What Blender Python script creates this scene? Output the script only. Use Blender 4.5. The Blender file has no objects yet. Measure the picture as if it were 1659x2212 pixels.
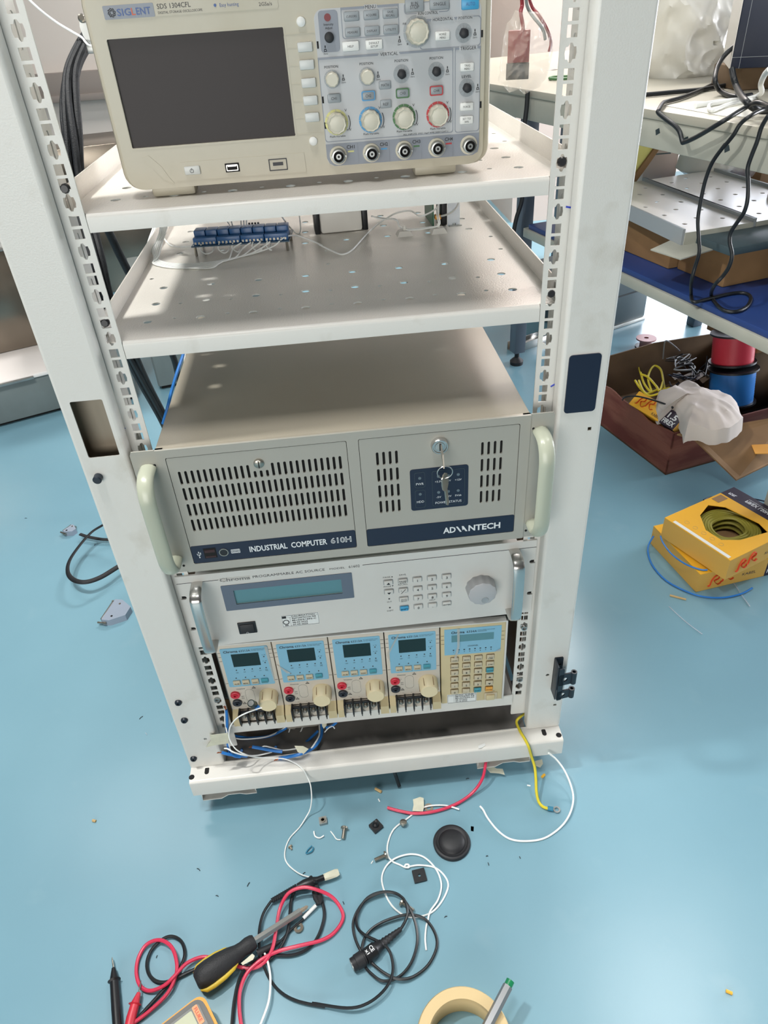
import bpy, bmesh, math, random
from math import sin, cos, pi, radians, atan2, sqrt
from mathutils import Vector, Matrix
random.seed(7)
SC = bpy.context.scene
COL = SC.collection

# ---------------------------------------------------------------- camera
F_PX = 1541.013
RX = Vector((0.99410596, -0.09226464, -0.05692599))
RY = Vector((-0.10021438, -0.5817458, -0.8071734))
RZ = Vector((0.04135711, 0.8081207, -0.58756321))
CP = Vector((0.0017846, -0.7317267, 1.0614306))
cam_d = bpy.data.cameras.new('camera')
cam_d.sensor_fit = 'HORIZONTAL'; cam_d.sensor_width = 36.0
cam_d.lens = 36.0 * F_PX / 1659.0
cam_d.clip_start = 0.01; cam_d.clip_end = 100
cam = bpy.data.objects.new('camera', cam_d); COL.objects.link(cam)
cam.matrix_world = Matrix(((RX.x, -RY.x, -RZ.x, CP.x), (RX.y, -RY.y, -RZ.y, CP.y), (RX.z, -RY.z, -RZ.z, CP.z), (0, 0, 0, 1)))
SC.camera = cam

def at(u, v, **k):
    """pixel of the 1659x2212 photograph -> point on the plane X=, Y= or Z="""
    d = RX * ((u - 829.5) / F_PX) + RY * ((v - 1106.0) / F_PX) + RZ
    a, val = list(k.items())[0]; i = 'XYZ'.index(a)
    return CP + d * ((val - CP[i]) / d[i])

# ---------------------------------------------------------------- world, lamps, exposure
SC.view_settings.view_transform = 'Standard'; SC.view_settings.look = 'None'
SC.view_settings.exposure = 0.0; SC.view_settings.gamma = 1.0
try: SC.view_settings.use_curve_mapping = False
except Exception: pass
W = bpy.data.worlds.new('world'); SC.world = W; W.use_nodes = True
W.node_tree.nodes['Background'].inputs[0].default_value = (0.93, 0.95, 1.0, 1)
W.node_tree.nodes['Background'].inputs[1].default_value = 0.02

def lamp(name, loc, to, sx, sy, power, color=(1, 1, 1)):
    l = bpy.data.lights.new(name, 'AREA'); l.shape = 'RECTANGLE'; l.size = sx; l.size_y = sy
    l.energy = power; l.color = color
    o = bpy.data.objects.new(name, l); COL.objects.link(o); o.location = loc
    o.rotation_euler = (Vector(to) - Vector(loc)).to_track_quat('-Z', 'Y').to_euler()
    return o
lamp('ceiling_lamp', (-0.72, -0.02, 2.10), (-0.72, -0.02, 0), 0.14, 0.07, 25, (1, 0.99, 0.95))
lamp('ceiling_lamp', (0.95, 0.12, 2.15), (0.95, 0.12, 0), 0.22, 0.08, 6, (1, 1.0, 0.97))
lamp('ceiling_lamp', (1.20, 0.60, 2.70), (1.20, 0.60, 0), 0.55, 0.14, 9, (1, 1.0, 0.98))
lamp('ceiling_lamp', (-1.25, 1.75, 2.9), (-1.25, 1.7, 0), 1.2, 0.3, 16, (0.98, 1.0, 1.0))
lamp('ceiling_lamp', (0.9, 3.0, 2.9), (0.9, 3.3, 0), 1.4, 0.5, 120, (1, 0.96, 0.92))
lamp('ceiling_lamp', (-0.30, -0.32, 2.7), (-0.25, -0.3, 0.0), 0.7, 0.14, 24, (1, 0.99, 0.97))
lamp('fill_light', (-0.9, -2.9, 1.05), (0.0, 0.0, 0.9), 2.4, 1.3, 62, (1, 0.99, 0.945))  # added low front fill for the rack faces, its source is unseen
lamp('fill_light', (4.3, 1.9, 1.2), (1.1, 1.5, 0.6), 2.4, 1.4, 110, (1, 0.98, 0.96))  # added side fill that brightens the space under the bench

# ---------------------------------------------------------------- materials
def lin(c):
    c = c / 255.0
    return c / 12.92 if c <= 0.04045 else ((c + 0.055) / 1.055) ** 2.4
def col(rgb): return (lin(rgb[0]), lin(rgb[1]), lin(rgb[2]), 1)
def mat(name, rgb, rough=0.5, metal=0.0, var=0.0, vscale=8, bump=0.0, bscale=400, rgb2=None, spec=0.5, thr=None, alpha=1.0, trans=0.0, coat=0.0, stretch=None, emit=None):
    m = bpy.data.materials.new(name); m.use_nodes = True
    nt = m.node_tree; b = nt.nodes['Principled BSDF']
    b.inputs['Base Color'].default_value = col(rgb); b.inputs['Roughness'].default_value = rough
    b.inputs['Metallic'].default_value = metal; b.inputs['Specular IOR Level'].default_value = spec
    b.inputs['Alpha'].default_value = alpha; b.inputs['Transmission Weight'].default_value = trans
    b.inputs['Coat Weight'].default_value = coat
    if emit: b.inputs['Emission Color'].default_value = col(rgb); b.inputs['Emission Strength'].default_value = emit
    tc = nt.nodes.new('ShaderNodeTexCoord'); src = tc.outputs['Object']
    if stretch:
        mp = nt.nodes.new('ShaderNodeMapping'); mp.inputs['Scale'].default_value = stretch
        nt.links.new(src, mp.inputs[0]); src = mp.outputs[0]
    if var > 0 or rgb2:
        n = nt.nodes.new('ShaderNodeTexNoise'); n.inputs['Scale'].default_value = vscale; n.inputs['Detail'].default_value = 6
        nt.links.new(src, n.inputs['Vector'])
        r = nt.nodes.new('ShaderNodeValToRGB')
        a, bb = thr if thr else (0.35, 0.7)
        r.color_ramp.elements[0].position = a; r.color_ramp.elements[1].position = bb
        c2 = rgb2 if rgb2 else tuple(max(0, x * (1 - var)) for x in rgb)
        r.color_ramp.elements[0].color = col(rgb); r.color_ramp.elements[1].color = col(c2)
        nt.links.new(n.outputs[0], r.inputs[0]); nt.links.new(r.outputs[0], b.inputs['Base Color'])
    if bump > 0:
        n2 = nt.nodes.new('ShaderNodeTexNoise'); n2.inputs['Scale'].default_value = bscale; n2.inputs['Detail'].default_value = 2
        nt.links.new(src, n2.inputs['Vector'])
        bp = nt.nodes.new('ShaderNodeBump'); bp.inputs['Strength'].default_value = bump; bp.inputs['Distance'].default_value = 0.001
        nt.links.new(n2.outputs[0], bp.inputs['Height']); nt.links.new(bp.outputs[0], b.inputs['Normal'])
    return m
M = {}
def dm(key, *a, **k): M[key] = mat(key, *a, **k)
dm('rack_paint', (218, 216, 210), 0.40, vscale=16, rgb2=(196, 191, 180), thr=(0.6, 0.8), bump=0.14, bscale=600)
dm('shelf_paint', (220, 215, 207), 0.24, var=0.06, vscale=6, bump=0.35, bscale=500)
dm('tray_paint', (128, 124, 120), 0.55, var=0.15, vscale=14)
dm('raw_steel', (172, 158, 138), 0.42, 0.25, var=0.3, vscale=9, stretch=(1, 1, 0.15))
dm('zinc', (170, 172, 170), 0.35, 0.85, var=0.1, vscale=20)
dm('chrome', (200, 198, 194), 0.24, 0.9)
dm('steel_screw', (165, 160, 150), 0.3, 0.9)
dm('black_plastic', (24, 25, 29), 0.4)
dm('black_rubber', (30, 31, 35), 0.55)
dm('dark_hole', (14, 13, 13), 0.8)
dm('navy', (22, 32, 54), 0.35)
dm('hinge_black', (28, 36, 46), 0.42)
dm('computer_paint', (166, 158, 142), 0.36, var=0.03, vscale=6, bump=0.15, bscale=900)
dm('bezel_paint', (168, 166, 157), 0.40, var=0.03, vscale=6)
dm('handle_cream', (176, 180, 162), 0.3)
dm('print_white', (225, 228, 230), 0.5)
dm('print_dark', (62, 62, 66), 0.6)
dm('print_black', (28, 30, 34), 0.6)
dm('led_grey', (98, 112, 120), 0.3)
dm('scope_body', (188, 182, 165), 0.42, var=0.08, vscale=7, rgb2=(172, 164, 140), thr=(0.45, 0.75))
dm('scope_panel', (186, 188, 190), 0.45)
dm('scope_strip', (136, 142, 152), 0.45)
dm('scope_screen', (48, 42, 42), 0.5, spec=0.35)
dm('key_grey', (152, 158, 162), 0.4)
dm('key_pale', (205, 207, 204), 0.35)
dm('key_white', (232, 232, 228), 0.35)
dm('key_blue', (70, 160, 205), 0.35)
dm('knob_cream', (206, 201, 184), 0.4)
dm('ring_blue', (84, 152, 200), 0.5); dm('ring_green', (74, 118, 74), 0.5); dm('ring_red', (186, 60, 64), 0.5); dm('ring_yellow', (206, 204, 140), 0.5)
dm('line_blue', (70, 96, 150), 0.5); dm('print_orange', (208, 90, 60), 0.5)
dm('ac_panel', (212, 210, 205), 0.45, var=0.03, vscale=10)
dm('lcd_frame', (98, 110, 126), 0.4)
dm('lcd_teal', (92, 138, 148), 0.25)
dm('knob_grey', (178, 178, 180), 0.4)
dm('sticker_white', (226, 228, 226), 0.5)
dm('load_cream', (208, 198, 184), 0.45, var=0.03, vscale=12)
dm('load_beige', (204, 188, 148), 0.45)
dm('label_blue', (132, 182, 206), 0.35)
dm('display_dark', (14, 44, 46), 0.3)
dm('jack_red', (205, 50, 68), 0.4); dm('jack_black', (44, 47, 56), 0.4)
dm('load_knob', (226, 210, 172), 0.4)
dm('key_teal', (70, 150, 165), 0.4); dm('key_orange', (226, 160, 66), 0.4); dm('key_beige', (196, 184, 158), 0.4)
dm('film', (205, 200, 190), 0.25, alpha=0.55)
dm('wire_white', (238, 240, 238), 0.4); dm('wire_blue', (40, 118, 196), 0.4); dm('wire_red', (206, 52, 84), 0.4)
dm('wire_black', (26, 30, 34), 0.4); dm('wire_yellow', (214, 196, 50), 0.4); dm('copper', (190, 110, 70), 0.4, 0.7)
dm('tape_paper', (216, 214, 192), 0.7, var=0.08, vscale=60)
dm('relay_blue', (24, 84, 140), 0.35); dm('pcb', (24, 66, 92), 0.4); dm('pcb_green', (30, 92, 66), 0.4)
dm('white_plastic', (214, 211, 205), 0.4)
dm('sleeve', (18, 22, 28), 0.6, var=0.4, vscale=500, bump=0.6, bscale=900)
dm('dsub_grey', (140, 152, 168), 0.45)
dm('cardboard', (150, 116, 78), 0.8, var=0.1, vscale=12)
dm('cardboard_in', (120, 98, 74), 0.85, var=0.15, vscale=9)
dm('carton_red', (122, 74, 60), 0.8, var=0.3, vscale=4, rgb2=(98, 46, 38), thr=(0.42, 0.55), stretch=(1, 1, 5))
dm('box_yellow', (236, 176, 44), 0.45); dm('box_yellow_side', (214, 168, 80), 0.5); dm('box_purple', (44, 34, 52), 0.45)
dm('rr_red', (206, 74, 40), 0.5)
dm('cloth', (206, 196, 188), 0.85, bump=0.3, bscale=60)
dm('plastic_wrap', (226, 224, 214), 0.3, alpha=0.95, bump=0.5, bscale=25)
dm('clear_bag', (228, 222, 210), 0.18, alpha=0.20, bump=0.9, bscale=60)
dm('battery_red', (118, 18, 30), 0.4); dm('battery_black', (38, 42, 48), 0.4)
dm('bench_grey', (178, 178, 166), 0.45, var=0.1, vscale=6); dm('bench_top', (176, 172, 158), 0.35)
dm('leg_blue_grey', (88, 98, 110), 0.45)
dm('board_blue', (40, 66, 126), 0.4, var=0.1, vscale=5)
dm('machine_grey', (112, 122, 122), 0.45, var=0.08, vscale=10); dm('machine_steel', (140, 130, 118), 0.22, 0.85)
dm('paper', (238, 236, 226), 0.7)
dm('yellow_board', (252, 246, 150), 0.6)
dm('meter_bezel', (104, 106, 104), 0.35)
dm('meter_plate', (226, 150, 98), 0.4)
dm('port_dark', (52, 24, 26), 0.5)
dm('teal_dark', (62, 78, 84), 0.5)
dm('multimeter_yellow', (236, 164, 46), 0.45); dm('multimeter_grey', (88, 88, 86), 0.45); dm('meter_lcd', (176, 180, 150), 0.3)
dm('grip_black', (34, 35, 38), 0.6, bump=0.6, bscale=500); dm('grip_yellow', (212, 182, 58), 0.45)
dm('pen_grey', (128, 130, 132), 0.3, 0.3); dm('pen_green', (30, 130, 84), 0.3)
dm('tape_tan', (216, 190, 140), 0.5); dm('terminal_blue', (40, 120, 150), 0.4)
dm('spool_pink', (176, 128, 128), 0.5)
dm('wall_paint', (212, 204, 196), 0.7, var=0.02, vscale=2); dm('wall_pink', (226, 204, 192), 0.7)
dm('trunking', (132, 124, 118), 0.5); dm('coil_olive', (150, 142, 56), 0.5)
dm('bronze_plate', (128, 102, 74), 0.3, 0.6, bump=1.0, bscale=350)
dm('panel_white', (238, 232, 228), 0.25)
dm('ceiling_paint', (84, 83, 82), 0.8)
dm('wall_grey', (158, 154, 150), 0.6)
dm('window_glow', (240, 244, 255), 0.5, emit=8.0)
dm('ink_blue', (40, 60, 170), 0.5); dm('bubble', (200, 210, 220), 0.25, alpha=0.5)
dm('capacitor', (30, 48, 44), 0.35); dm('debris_dark', (44, 56, 60), 0.7); dm('debris_tan', (190, 160, 110), 0.7)

# floor: blue epoxy, pale worn patches and fine scratches
def floor_material():
    m = bpy.data.materials.new('floor_epoxy'); m.use_nodes = True; nt = m.node_tree; b = nt.nodes['Principled BSDF']
    tc = nt.nodes.new('ShaderNodeTexCoord')
    n1 = nt.nodes.new('ShaderNodeTexNoise'); n1.inputs['Scale'].default_value = 1.6; n1.inputs['Detail'].default_value = 4
    n2 = nt.nodes.new('ShaderNodeTexNoise'); n2.inputs['Scale'].default_value = 9; n2.inputs['Detail'].default_value = 8
    for n in (n1, n2): nt.links.new(tc.outputs['Object'], n.inputs['Vector'])
    r1 = nt.nodes.new('ShaderNodeValToRGB'); r1.color_ramp.elements[0].color = col((114, 154, 170)); r1.color_ramp.elements[1].color = col((123, 163, 178))
    r1.color_ramp.elements[0].position = 0.35; r1.color_ramp.elements[1].position = 0.7
    mx = nt.nodes.new('ShaderNodeMix'); mx.data_type = 'RGBA'; mx.blend_type = 'MIX'
    r2 = nt.nodes.new('ShaderNodeValToRGB'); r2.color_ramp.elements[0].position = 0.62; r2.color_ramp.elements[1].position = 0.82
    r2.color_ramp.elements[1].color = (0.3, 0.3, 0.3, 1)
    nt.links.new(n1.outputs[0], r1.inputs[0]); nt.links.new(n2.outputs[0], r2.inputs[0])
    nt.links.new(r2.outputs[0], mx.inputs[0]); nt.links.new(r1.outputs[0], mx.inputs[6]); mx.inputs[7].default_value = col((152, 180, 190))
    nt.links.new(mx.outputs[2], b.inputs['Base Color'])
    b.inputs['Roughness'].default_value = 0.28
    n3 = nt.nodes.new('ShaderNodeTexNoise'); n3.inputs['Scale'].default_value = 5; n3.inputs['Detail'].default_value = 3
    nt.links.new(tc.outputs['Object'], n3.inputs['Vector'])
    bp = nt.nodes.new('ShaderNodeBump'); bp.inputs['Strength'].default_value = 0.25; bp.inputs['Distance'].default_value = 0.004
    nt.links.new(n3.outputs[0], bp.inputs['Height']); nt.links.new(bp.outputs[0], b.inputs['Normal'])
    return m
M['floor'] = floor_material()

# ---------------------------------------------------------------- mesh builder
class MB:
    def __init__(s): s.v = []; s.f = []; s.m = []
    def add(s, vs, fs, mi=0, T=None):
        o = len(s.v)
        s.v += [tuple(T @ Vector(p)) if T is not None else tuple(p) for p in vs]
        s.f += [tuple(i + o for i in f) for f in fs]; s.m += [mi] * len(fs)
        return s
    def box(s, x0, x1, y0, y1, z0, z1, bev=0.0, seg=2, mi=0, T=None):
        vs = [(x, y, z) for x in (x0, x1) for y in (y0, y1) for z in (z0, z1)]
        fs = [(0, 1, 3, 2), (4, 6, 7, 5), (0, 4, 5, 1), (2, 3, 7, 6), (0, 2, 6, 4), (1, 5, 7, 3)]
        if bev <= 0: return s.add(vs, fs, mi, T)
        bm = bmesh.new(); V = [bm.verts.new(p) for p in vs]
        for f in fs: bm.faces.new([V[i] for i in f])
        bmesh.ops.bevel(bm, geom=list(bm.edges), offset=bev, segments=seg, profile=0.5, affect='EDGES')
        s.bm(bm, mi, T); bm.free(); return s
    def bm(s, bm, mi=0, T=None):
        bm.verts.index_update()
        return s.add([v.co[:] for v in bm.verts], [[v.index for v in f.verts] for f in bm.faces], mi, T)
    def tube(s, pts, r, seg=8, mi=0, caps=True, closed=False, rs=None):
        P = [Vector(p) for p in pts]; n = len(P)
        if n < 2: return s
        T0 = (P[1] - P[0]).normalized()
        up = Vector((0, 0, 1)) if abs(T0.z) < 0.9 else Vector((1, 0, 0))
        N = T0.cross(up).normalized(); vs = []; fs = []
        for i in range(n):
            t = ((P[min(i + 1, n - 1)] - P[max(i - 1, 0)]) if not closed else (P[(i + 1) % n] - P[i - 1]))
            if t.length < 1e-9: t = T0
            t.normalize(); N = (N - t * N.dot(t))
            if N.length < 1e-6: N = t.orthogonal()
            N.normalize(); B = t.cross(N); rr = rs[i] if rs else r
            ra, rb = rr if isinstance(rr, tuple) else (rr, rr)
            for k in range(seg):
                a = 2 * pi * k / seg; vs.append(P[i] + N * cos(a) * ra + B * sin(a) * rb)
        m = n if closed else n - 1
        for i in range(m):
            for k in range(seg):
                j = (i + 1) % n
                fs.append((i * seg + k, i * seg + (k + 1) % seg, j * seg + (k + 1) % seg, j * seg + k))
        if caps and not closed: fs.append(tuple(range(seg))[::-1]); fs.append(tuple((n - 1) * seg + k for k in range(seg)))
        return s.add(vs, fs, mi)
    def lathe(s, prof, c, axis, seg=24, mi=0, flute=0, fd=0.0, cap0=True, cap1=True):
        """prof: (distance along axis, radius) pairs"""
        A = Vector(axis).normalized(); X = A.orthogonal().normalized(); Y = A.cross(X); c = Vector(c)
        vs = []; fs = []
        for h, r in prof:
            for k in range(seg):
                a = 2 * pi * k / seg; rr = r
                if flute: rr = r * (1 - fd * (0.5 + 0.5 * cos(a * flute)))
                vs.append(c + A * h + (X * cos(a) + Y * sin(a)) * rr)
        for i in range(len(prof) - 1):
            for k in range(seg): fs.append((i * seg + k, i * seg + (k + 1) % seg, (i + 1) * seg + (k + 1) % seg, (i + 1) * seg + k))
        if cap0: fs.append(tuple(range(seg))[::-1])
        if cap1: fs.append(tuple((len(prof) - 1) * seg + k for k in range(seg)))
        return s.add(vs, fs, mi)
    def plate(s, outer, holes=(), t=0.001, T=None, mi=0):
        """flat sheet with holes, outline in (a, b), thickness 0..t along the third axis"""
        cu = bpy.data.curves.new('tmp', 'CURVE'); cu.dimensions = '2D'; cu.fill_mode = 'BOTH'; cu.extrude = t / 2
        for pl in [outer] + list(holes):
            sp = cu.splines.new('POLY'); sp.points.add(len(pl) - 1)
            for i, p in enumerate(pl): sp.points[i].co = (p[0], p[1], 0, 1)
            sp.use_cyclic_u = True
        ob = bpy.data.objects.new('tmp', cu); me = ob.to_mesh()
        vs = [(v.co.x, v.co.y, v.co.z + t / 2) for v in me.vertices]; fs = [tuple(p.vertices) for p in me.polygons]
        ob.to_mesh_clear(); bpy.data.objects.remove(ob); bpy.data.curves.remove(cu)
        return s.add(vs, fs, mi, T)
    def text(s, txt, x, z, h, w=None, al='c', y=0.0, t=0.0002, mi=0, T=None, bold=0.0, res=2):
        """lettering standing on an XZ face, facing -Y; h = capital height, w = total width"""
        cu = bpy.data.curves.new('tmp', 'FONT'); cu.body = txt; cu.size = 1.0; cu.resolution_u = res; cu.offset = bold; cu.fill_mode = 'BOTH' if hasattr(cu, 'fill_mode') else 'FRONT'
        ob = bpy.data.objects.new('tmp', cu); me = ob.to_mesh()
        P = [v.co.copy() for v in me.vertices]; fs = [tuple(p.vertices) for p in me.polygons]
        ob.to_mesh_clear(); bpy.data.objects.remove(ob); bpy.data.curves.remove(cu)
        if not P: return s
        x0 = min(p.x for p in P); x1 = max(p.x for p in P); sz = h / 0.69
        sx = w / (x1 - x0) if w else sz; tw = (x1 - x0) * sx
        ox = x - (tw / 2 if al == 'c' else 0 if al == 'l' else tw)
        vs = [(ox + (p.x - x0) * sx, y - t, z + p.y * sz) for p in P]
        return s.add(vs, fs, mi, T)

TXZ = lambda y: Matrix(((1, 0, 0, 0), (0, 0, -1, y), (0, 1, 0, 0), (0, 0, 0, 1)))      # sheet in XZ, grows towards -Y
def TXY(z): return Matrix.Translation((0, 0, z))
def rr(x0, z0, x1, z1, r=0.0, n=4):
    if r <= 0: return [(x0, z0), (x1, z0), (x1, z1), (x0, z1)]
    o = []
    for cx, cz, a0 in ((x1 - r, z0 + r, -90), (x1 - r, z1 - r, 0), (x0 + r, z1 - r, 90), (x0 + r, z0 + r, 180)):
        for k in range(n + 1):
            a = radians(a0 + 90 * k / n); o.append((cx + r * cos(a), cz + r * sin(a)))
    return o
def circ(x, z, r, n=14): return [(x + r * cos(2 * pi * k / n), z + r * sin(2 * pi * k / n)) for k in range(n)]
def ring_outline(mb, poly, w, y, t=0.0003, mi=0):
    cx = sum(p[0] for p in poly) / len(poly); cz = sum(p[1] for p in poly) / len(poly)
    xs = [p[0] for p in poly]; zs = [p[1] for p in poly]; hx = (max(xs) - min(xs)) / 2; hz = (max(zs) - min(zs)) / 2
    cx = (max(xs) + min(xs)) / 2; cz = (max(zs) + min(zs)) / 2
    inner = [(cx + (p[0] - cx) * (hx - w) / hx, cz + (p[1] - cz) * (hz - w) / hz) for p in poly]
    mb.plate(poly, [inner], t, TXZ(y), mi)

def link_mesh(name, mb, mats):
    me = bpy.data.meshes.new(name); me.from_pydata(mb.v, [], mb.f); me.update()
    if not isinstance(mats, (list, tuple)): mats = [mats]
    for k in mats: me.materials.append(M[k])
    me.polygons.foreach_set('material_index', mb.m)
    bm = bmesh.new(); bm.from_mesh(me); bmesh.ops.remove_doubles(bm, verts=bm.verts, dist=1e-6)
    bmesh.ops.recalc_face_normals(bm, faces=bm.faces); bm.to_mesh(me); bm.free()
    me.polygons.foreach_set('use_smooth', [True] * len(me.polygons))
    try: me.set_sharp_from_angle(angle=radians(38))
    except Exception: pass
    o = bpy.data.objects.new(name, me); COL.objects.link(o); return o
def part(name, mb, mats, parent, label=None, kind=None):
    o = link_mesh(name, mb, mats); o.parent = parent
    if label: o['label'] = label
    if kind: o['kind'] = kind
    return o
def tag(o, label, cat, group=None):
    o['label'] = label; o['category'] = cat
    if group: o['group'] = group
    return o
def thing(name, label, cat, loc=(0, 0, 0), rotz=0.0, group=None, rot=None):
    o = bpy.data.objects.new(name, None); COL.objects.link(o); o.empty_display_size = 0.02
    o.location = loc; o.rotation_euler = rot if rot else (0, 0, rotz)
    return tag(o, label, cat, group)
def shift(mb, loc):
    L = Vector(loc); mb.v = [tuple(Vector(p) - L) for p in mb.v]; return mb
def solo(name, mb, mats, label, cat, group=None, loc=None):
    """a one-mesh thing; builder holds world coordinates"""
    if loc is None:
        xs, ys, zs = zip(*mb.v); loc = ((min(xs) + max(xs)) / 2, (min(ys) + max(ys)) / 2, min(zs))
    shift(mb, loc); o = link_mesh(name, mb, mats); o.location = loc
    return tag(o, label, cat, group)
def struct(name, mb, mats):
    o = link_mesh(name, mb, mats); o['kind'] = 'structure'; return o
def smooth(pts, n=6, closed=False):
    P = [Vector(p) for p in pts]; out = []; N = len(P)
    rng = range(N if closed else N - 1)
    for i in rng:
        if closed: a, b, c, d = P[i - 1], P[i], P[(i + 1) % N], P[(i + 2) % N]
        else: a, b, c, d = P[max(i - 1, 0)], P[i], P[i + 1], P[min(i + 2, N - 1)]
        for k in range(n):
            t = k / n
            out.append(0.5 * ((2 * b) + (c - a) * t + (2 * a - 5 * b + 4 * c - d) * t * t + (3 * b - a - 3 * c + d) * t ** 3))
    if not closed: out.append(P[-1])
    return out
def px(l, z=None):
    """list of (u, v[, z]) -> world points on height planes"""
    return [at(p[0], p[1], Z=(p[2] if len(p) > 2 else z)) for p in l]
def pxy(l, y=None): return [at(p[0], p[1], Y=(p[2] if len(p) > 2 else y)) for p in l]
def cable(name, pts, r, m, label, cat, group=None, n=6, seg=8, parent=None, clamp=True):
    P = smooth(pts, n)
    if clamp:
        for p in P:
            if p.z < r: p.z = r
    mb = MB().tube(P, r, seg)
    if parent is not None:
        return part(name, mb, m, parent, label)
    return solo(name, mb, m, label, cat, group)
# ================================================================ the room
fl = MB().box(-5, 6, -3, 6, -0.05, 0); struct('floor', fl, 'floor')
wl = MB().box(-5, 6, 4.2, 4.3, 0, 3.2); struct('wall_back', wl, 'wall_paint')
# wall pillar seen right of the rack and dado cable trunking on the wall
struct('trim_1', MB().box(1.02, 1.75, 3.3, 4.2, 0, 3.2), 'wall_pink')
struct('trim_2', MB().box(-5, 1.02, 4.15, 4.2, 0.655, 0.80, 0.004).box(-5, 1.02, 4.135, 4.2, 0.655, 0.69, 0.003), 'trunking')
struct('trim_3', MB().box(0.30, 0.80, 4.12, 4.2, 0, 2.3, 0.004), 'wall_grey')
struct('wall_left', MB().box(-5.1, -5, -3, 6, 0, 3.2), 'ceiling_paint')

# ================================================================ the rack
U = 0.04445; ZS = 0.92            # height of the first star-shaped rail hole
rack = thing('equipment_rack', 'white steel open 19 inch equipment rack holding the oscilloscope and instruments', 'equipment rack', (0, 0, 0))
ZT = 1.42
def front_post(s):
    mb = MB()
    hx0, hx1, hz0, hz1 = 0.2535, 0.288, 0.659, 0.729
    holes = [rr(hx0, hz0, hx1, hz1, 0.002)]
    if s > 0: holes += [circ(0.270, 0.207, 0.0028), rr(0.284, 0.632, 0.2885, 0.6365), rr(0.285, 0.132, 0.290, 0.136)]
    else: holes += [circ(0.262, 0.147, 0.0025)]
    face = MB().plate(rr(0.2495, 0.080, 0.2965, ZT, 0.0), holes, 0.0015, TXZ(-0.0185))
    # returns: rounded inner corner, side wall, back lip
    def prof(pl):
        n = len(pl); vs = [(x, y, z) for z in (0.080, ZT) for x, y in pl]
        fs = [(i, i + 1, n + i + 1, n + i) for i in range(n - 1)]
        face.add(vs, fs)
    arc = [(0.2495 - 0.0045 * sin(a), -0.0155 - 0.0045 * cos(a)) for a in [i * pi / 8 for i in range(5)]]
    prof(arc + [(0.245, -0.003), (0.2465, -0.003), (0.2465, -0.0155), (0.2495, -0.0185)])
    arc2 = [(0.2965 + 0.0035 * sin(a), -0.0165 - 0.0035 * cos(a)) for a in [i * pi / 8 for i in range(5)]]
    prof(arc2 + [(0.300, 0.062), (0.262, 0.062), (0.262, 0.060), (0.2985, 0.060), (0.2985, -0.0165), (0.2965, -0.0185)])
    for p in face.v: mb.v.append((p[0] * s, p[1], p[2]))
    mb.f = face.f; mb.m = face.m
    o = part('post', mb, 'rack_paint', rack)
    inner = MB().box(0.2495 * s, 0.2965 * s, 0.002, 0.0035, 0.62, 0.78)
    part('post_lining', inner, 'raw_steel', o, 'bare steel lining inside the post')
    return o
postL = front_post(-1); postR = front_post(1)
part('cover_plate', MB().plate(rr(0.2528, 0.6585, 0.289, 0.7295, 0.004), (), 0.0018, TXZ(-0.0198)), 'navy', postR, 'dark navy blue cover plate over the post slot')
for s in (-1, 1):
    mb = MB().box(s * 0.25, s * 0.30, 0.80, 0.802, 0.079, ZT).box(s * 0.298, s * 0.30, 0.76, 0.80, 0.079, ZT)
    part('rear_post', mb, 'rack_paint', rack)
    part('side_beam', MB().box(s * 0.262, s * 0.298, 0.045, 0.80, 0.046, 0.078, 0.002), 'rack_paint', rack)
    part('side_beam', MB().box(s * 0.262, s * 0.298, 0.045, 0.80, ZT - 0.04, ZT, 0.002), 'rack_paint', rack)
for s in (-1, 1):
    part('side_plate', MB().box(*sorted((s * 0.2500, s * 0.2515)), 0.065, 0.74, 0.079, 0.400), 'bronze_plate', rack, 'bronze-tinted lower side plate')
part('top_beam', MB().box(-0.30, 0.30, -0.018, 0.03, ZT, ZT + 0.04, 0.003), 'rack_paint', rack)
part('top_beam', MB().box(-0.30, 0.30, 0.76, 0.80, ZT, ZT + 0.04, 0.003), 'rack_paint', rack)
# mounting rails with square and star-shaped holes
def star(x, z, h=0.0047):
    b = 0.0030; w = 0.0026
    return [(x - h, z - h), (x - w, z - h), (x - 0.001, z - h - b), (x + 0.001, z - h - b), (x + w, z - h), (x + h, z - h), (x + h + 0.0008, z),
            (x + h, z + h), (x + w, z + h), (x + 0.001, z + h + b), (x - 0.001, z + h + b), (x - w, z + h), (x - h, z + h), (x - h - 0.0008, z)]
def rail(s):
    holes = []; k = -10
    for k in range(-11, 18):
        z = ZS - (k) * U
        for dz, st in ((0, 1), (-0.01625, 0), (0.01625, 0)):
            if 0.104 < z + dz < ZT - 0.01:
                holes.append(star(s * 0.2330, z + dz) if st else rr(s * 0.2330 - 0.0048, z + dz - 0.0047, s * 0.2330 + 0.0048, z + dz + 0.0047))
    a, b = sorted((s * 0.2228, s * 0.2485))
    mb = MB().plate(rr(a, 0.0965, b, ZT - 0.002, 0.002), holes, 0.0018, TXZ(0.0018))
    mb.box(*sorted((s * 0.2467, s * 0.2485)), 0.0018, 0.040, 0.0965, ZT - 0.002)
    # inner stiffening return with long slots, seen through the holes
    h2 = []
    for k in range(-11, 18):
        z = ZS - k * U
        if 0.13 < z < ZT - 0.02: h2.append(rr(0.009, z - 0.014, 0.019, z + 0.014, 0.003))
    Tside = Matrix(((0, 0, 1, s * 0.2405), (1, 0, 0, 0), (0, 1, 0, 0), (0, 0, 0, 1)))
    mb.plate(rr(0.0018, 0.0965, 0.028, ZT - 0.002), h2, 0.0012, Tside)
    return part('mounting_rail', mb, 'rack_paint', rack)
railL = rail(-1); railR = rail(1)
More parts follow.
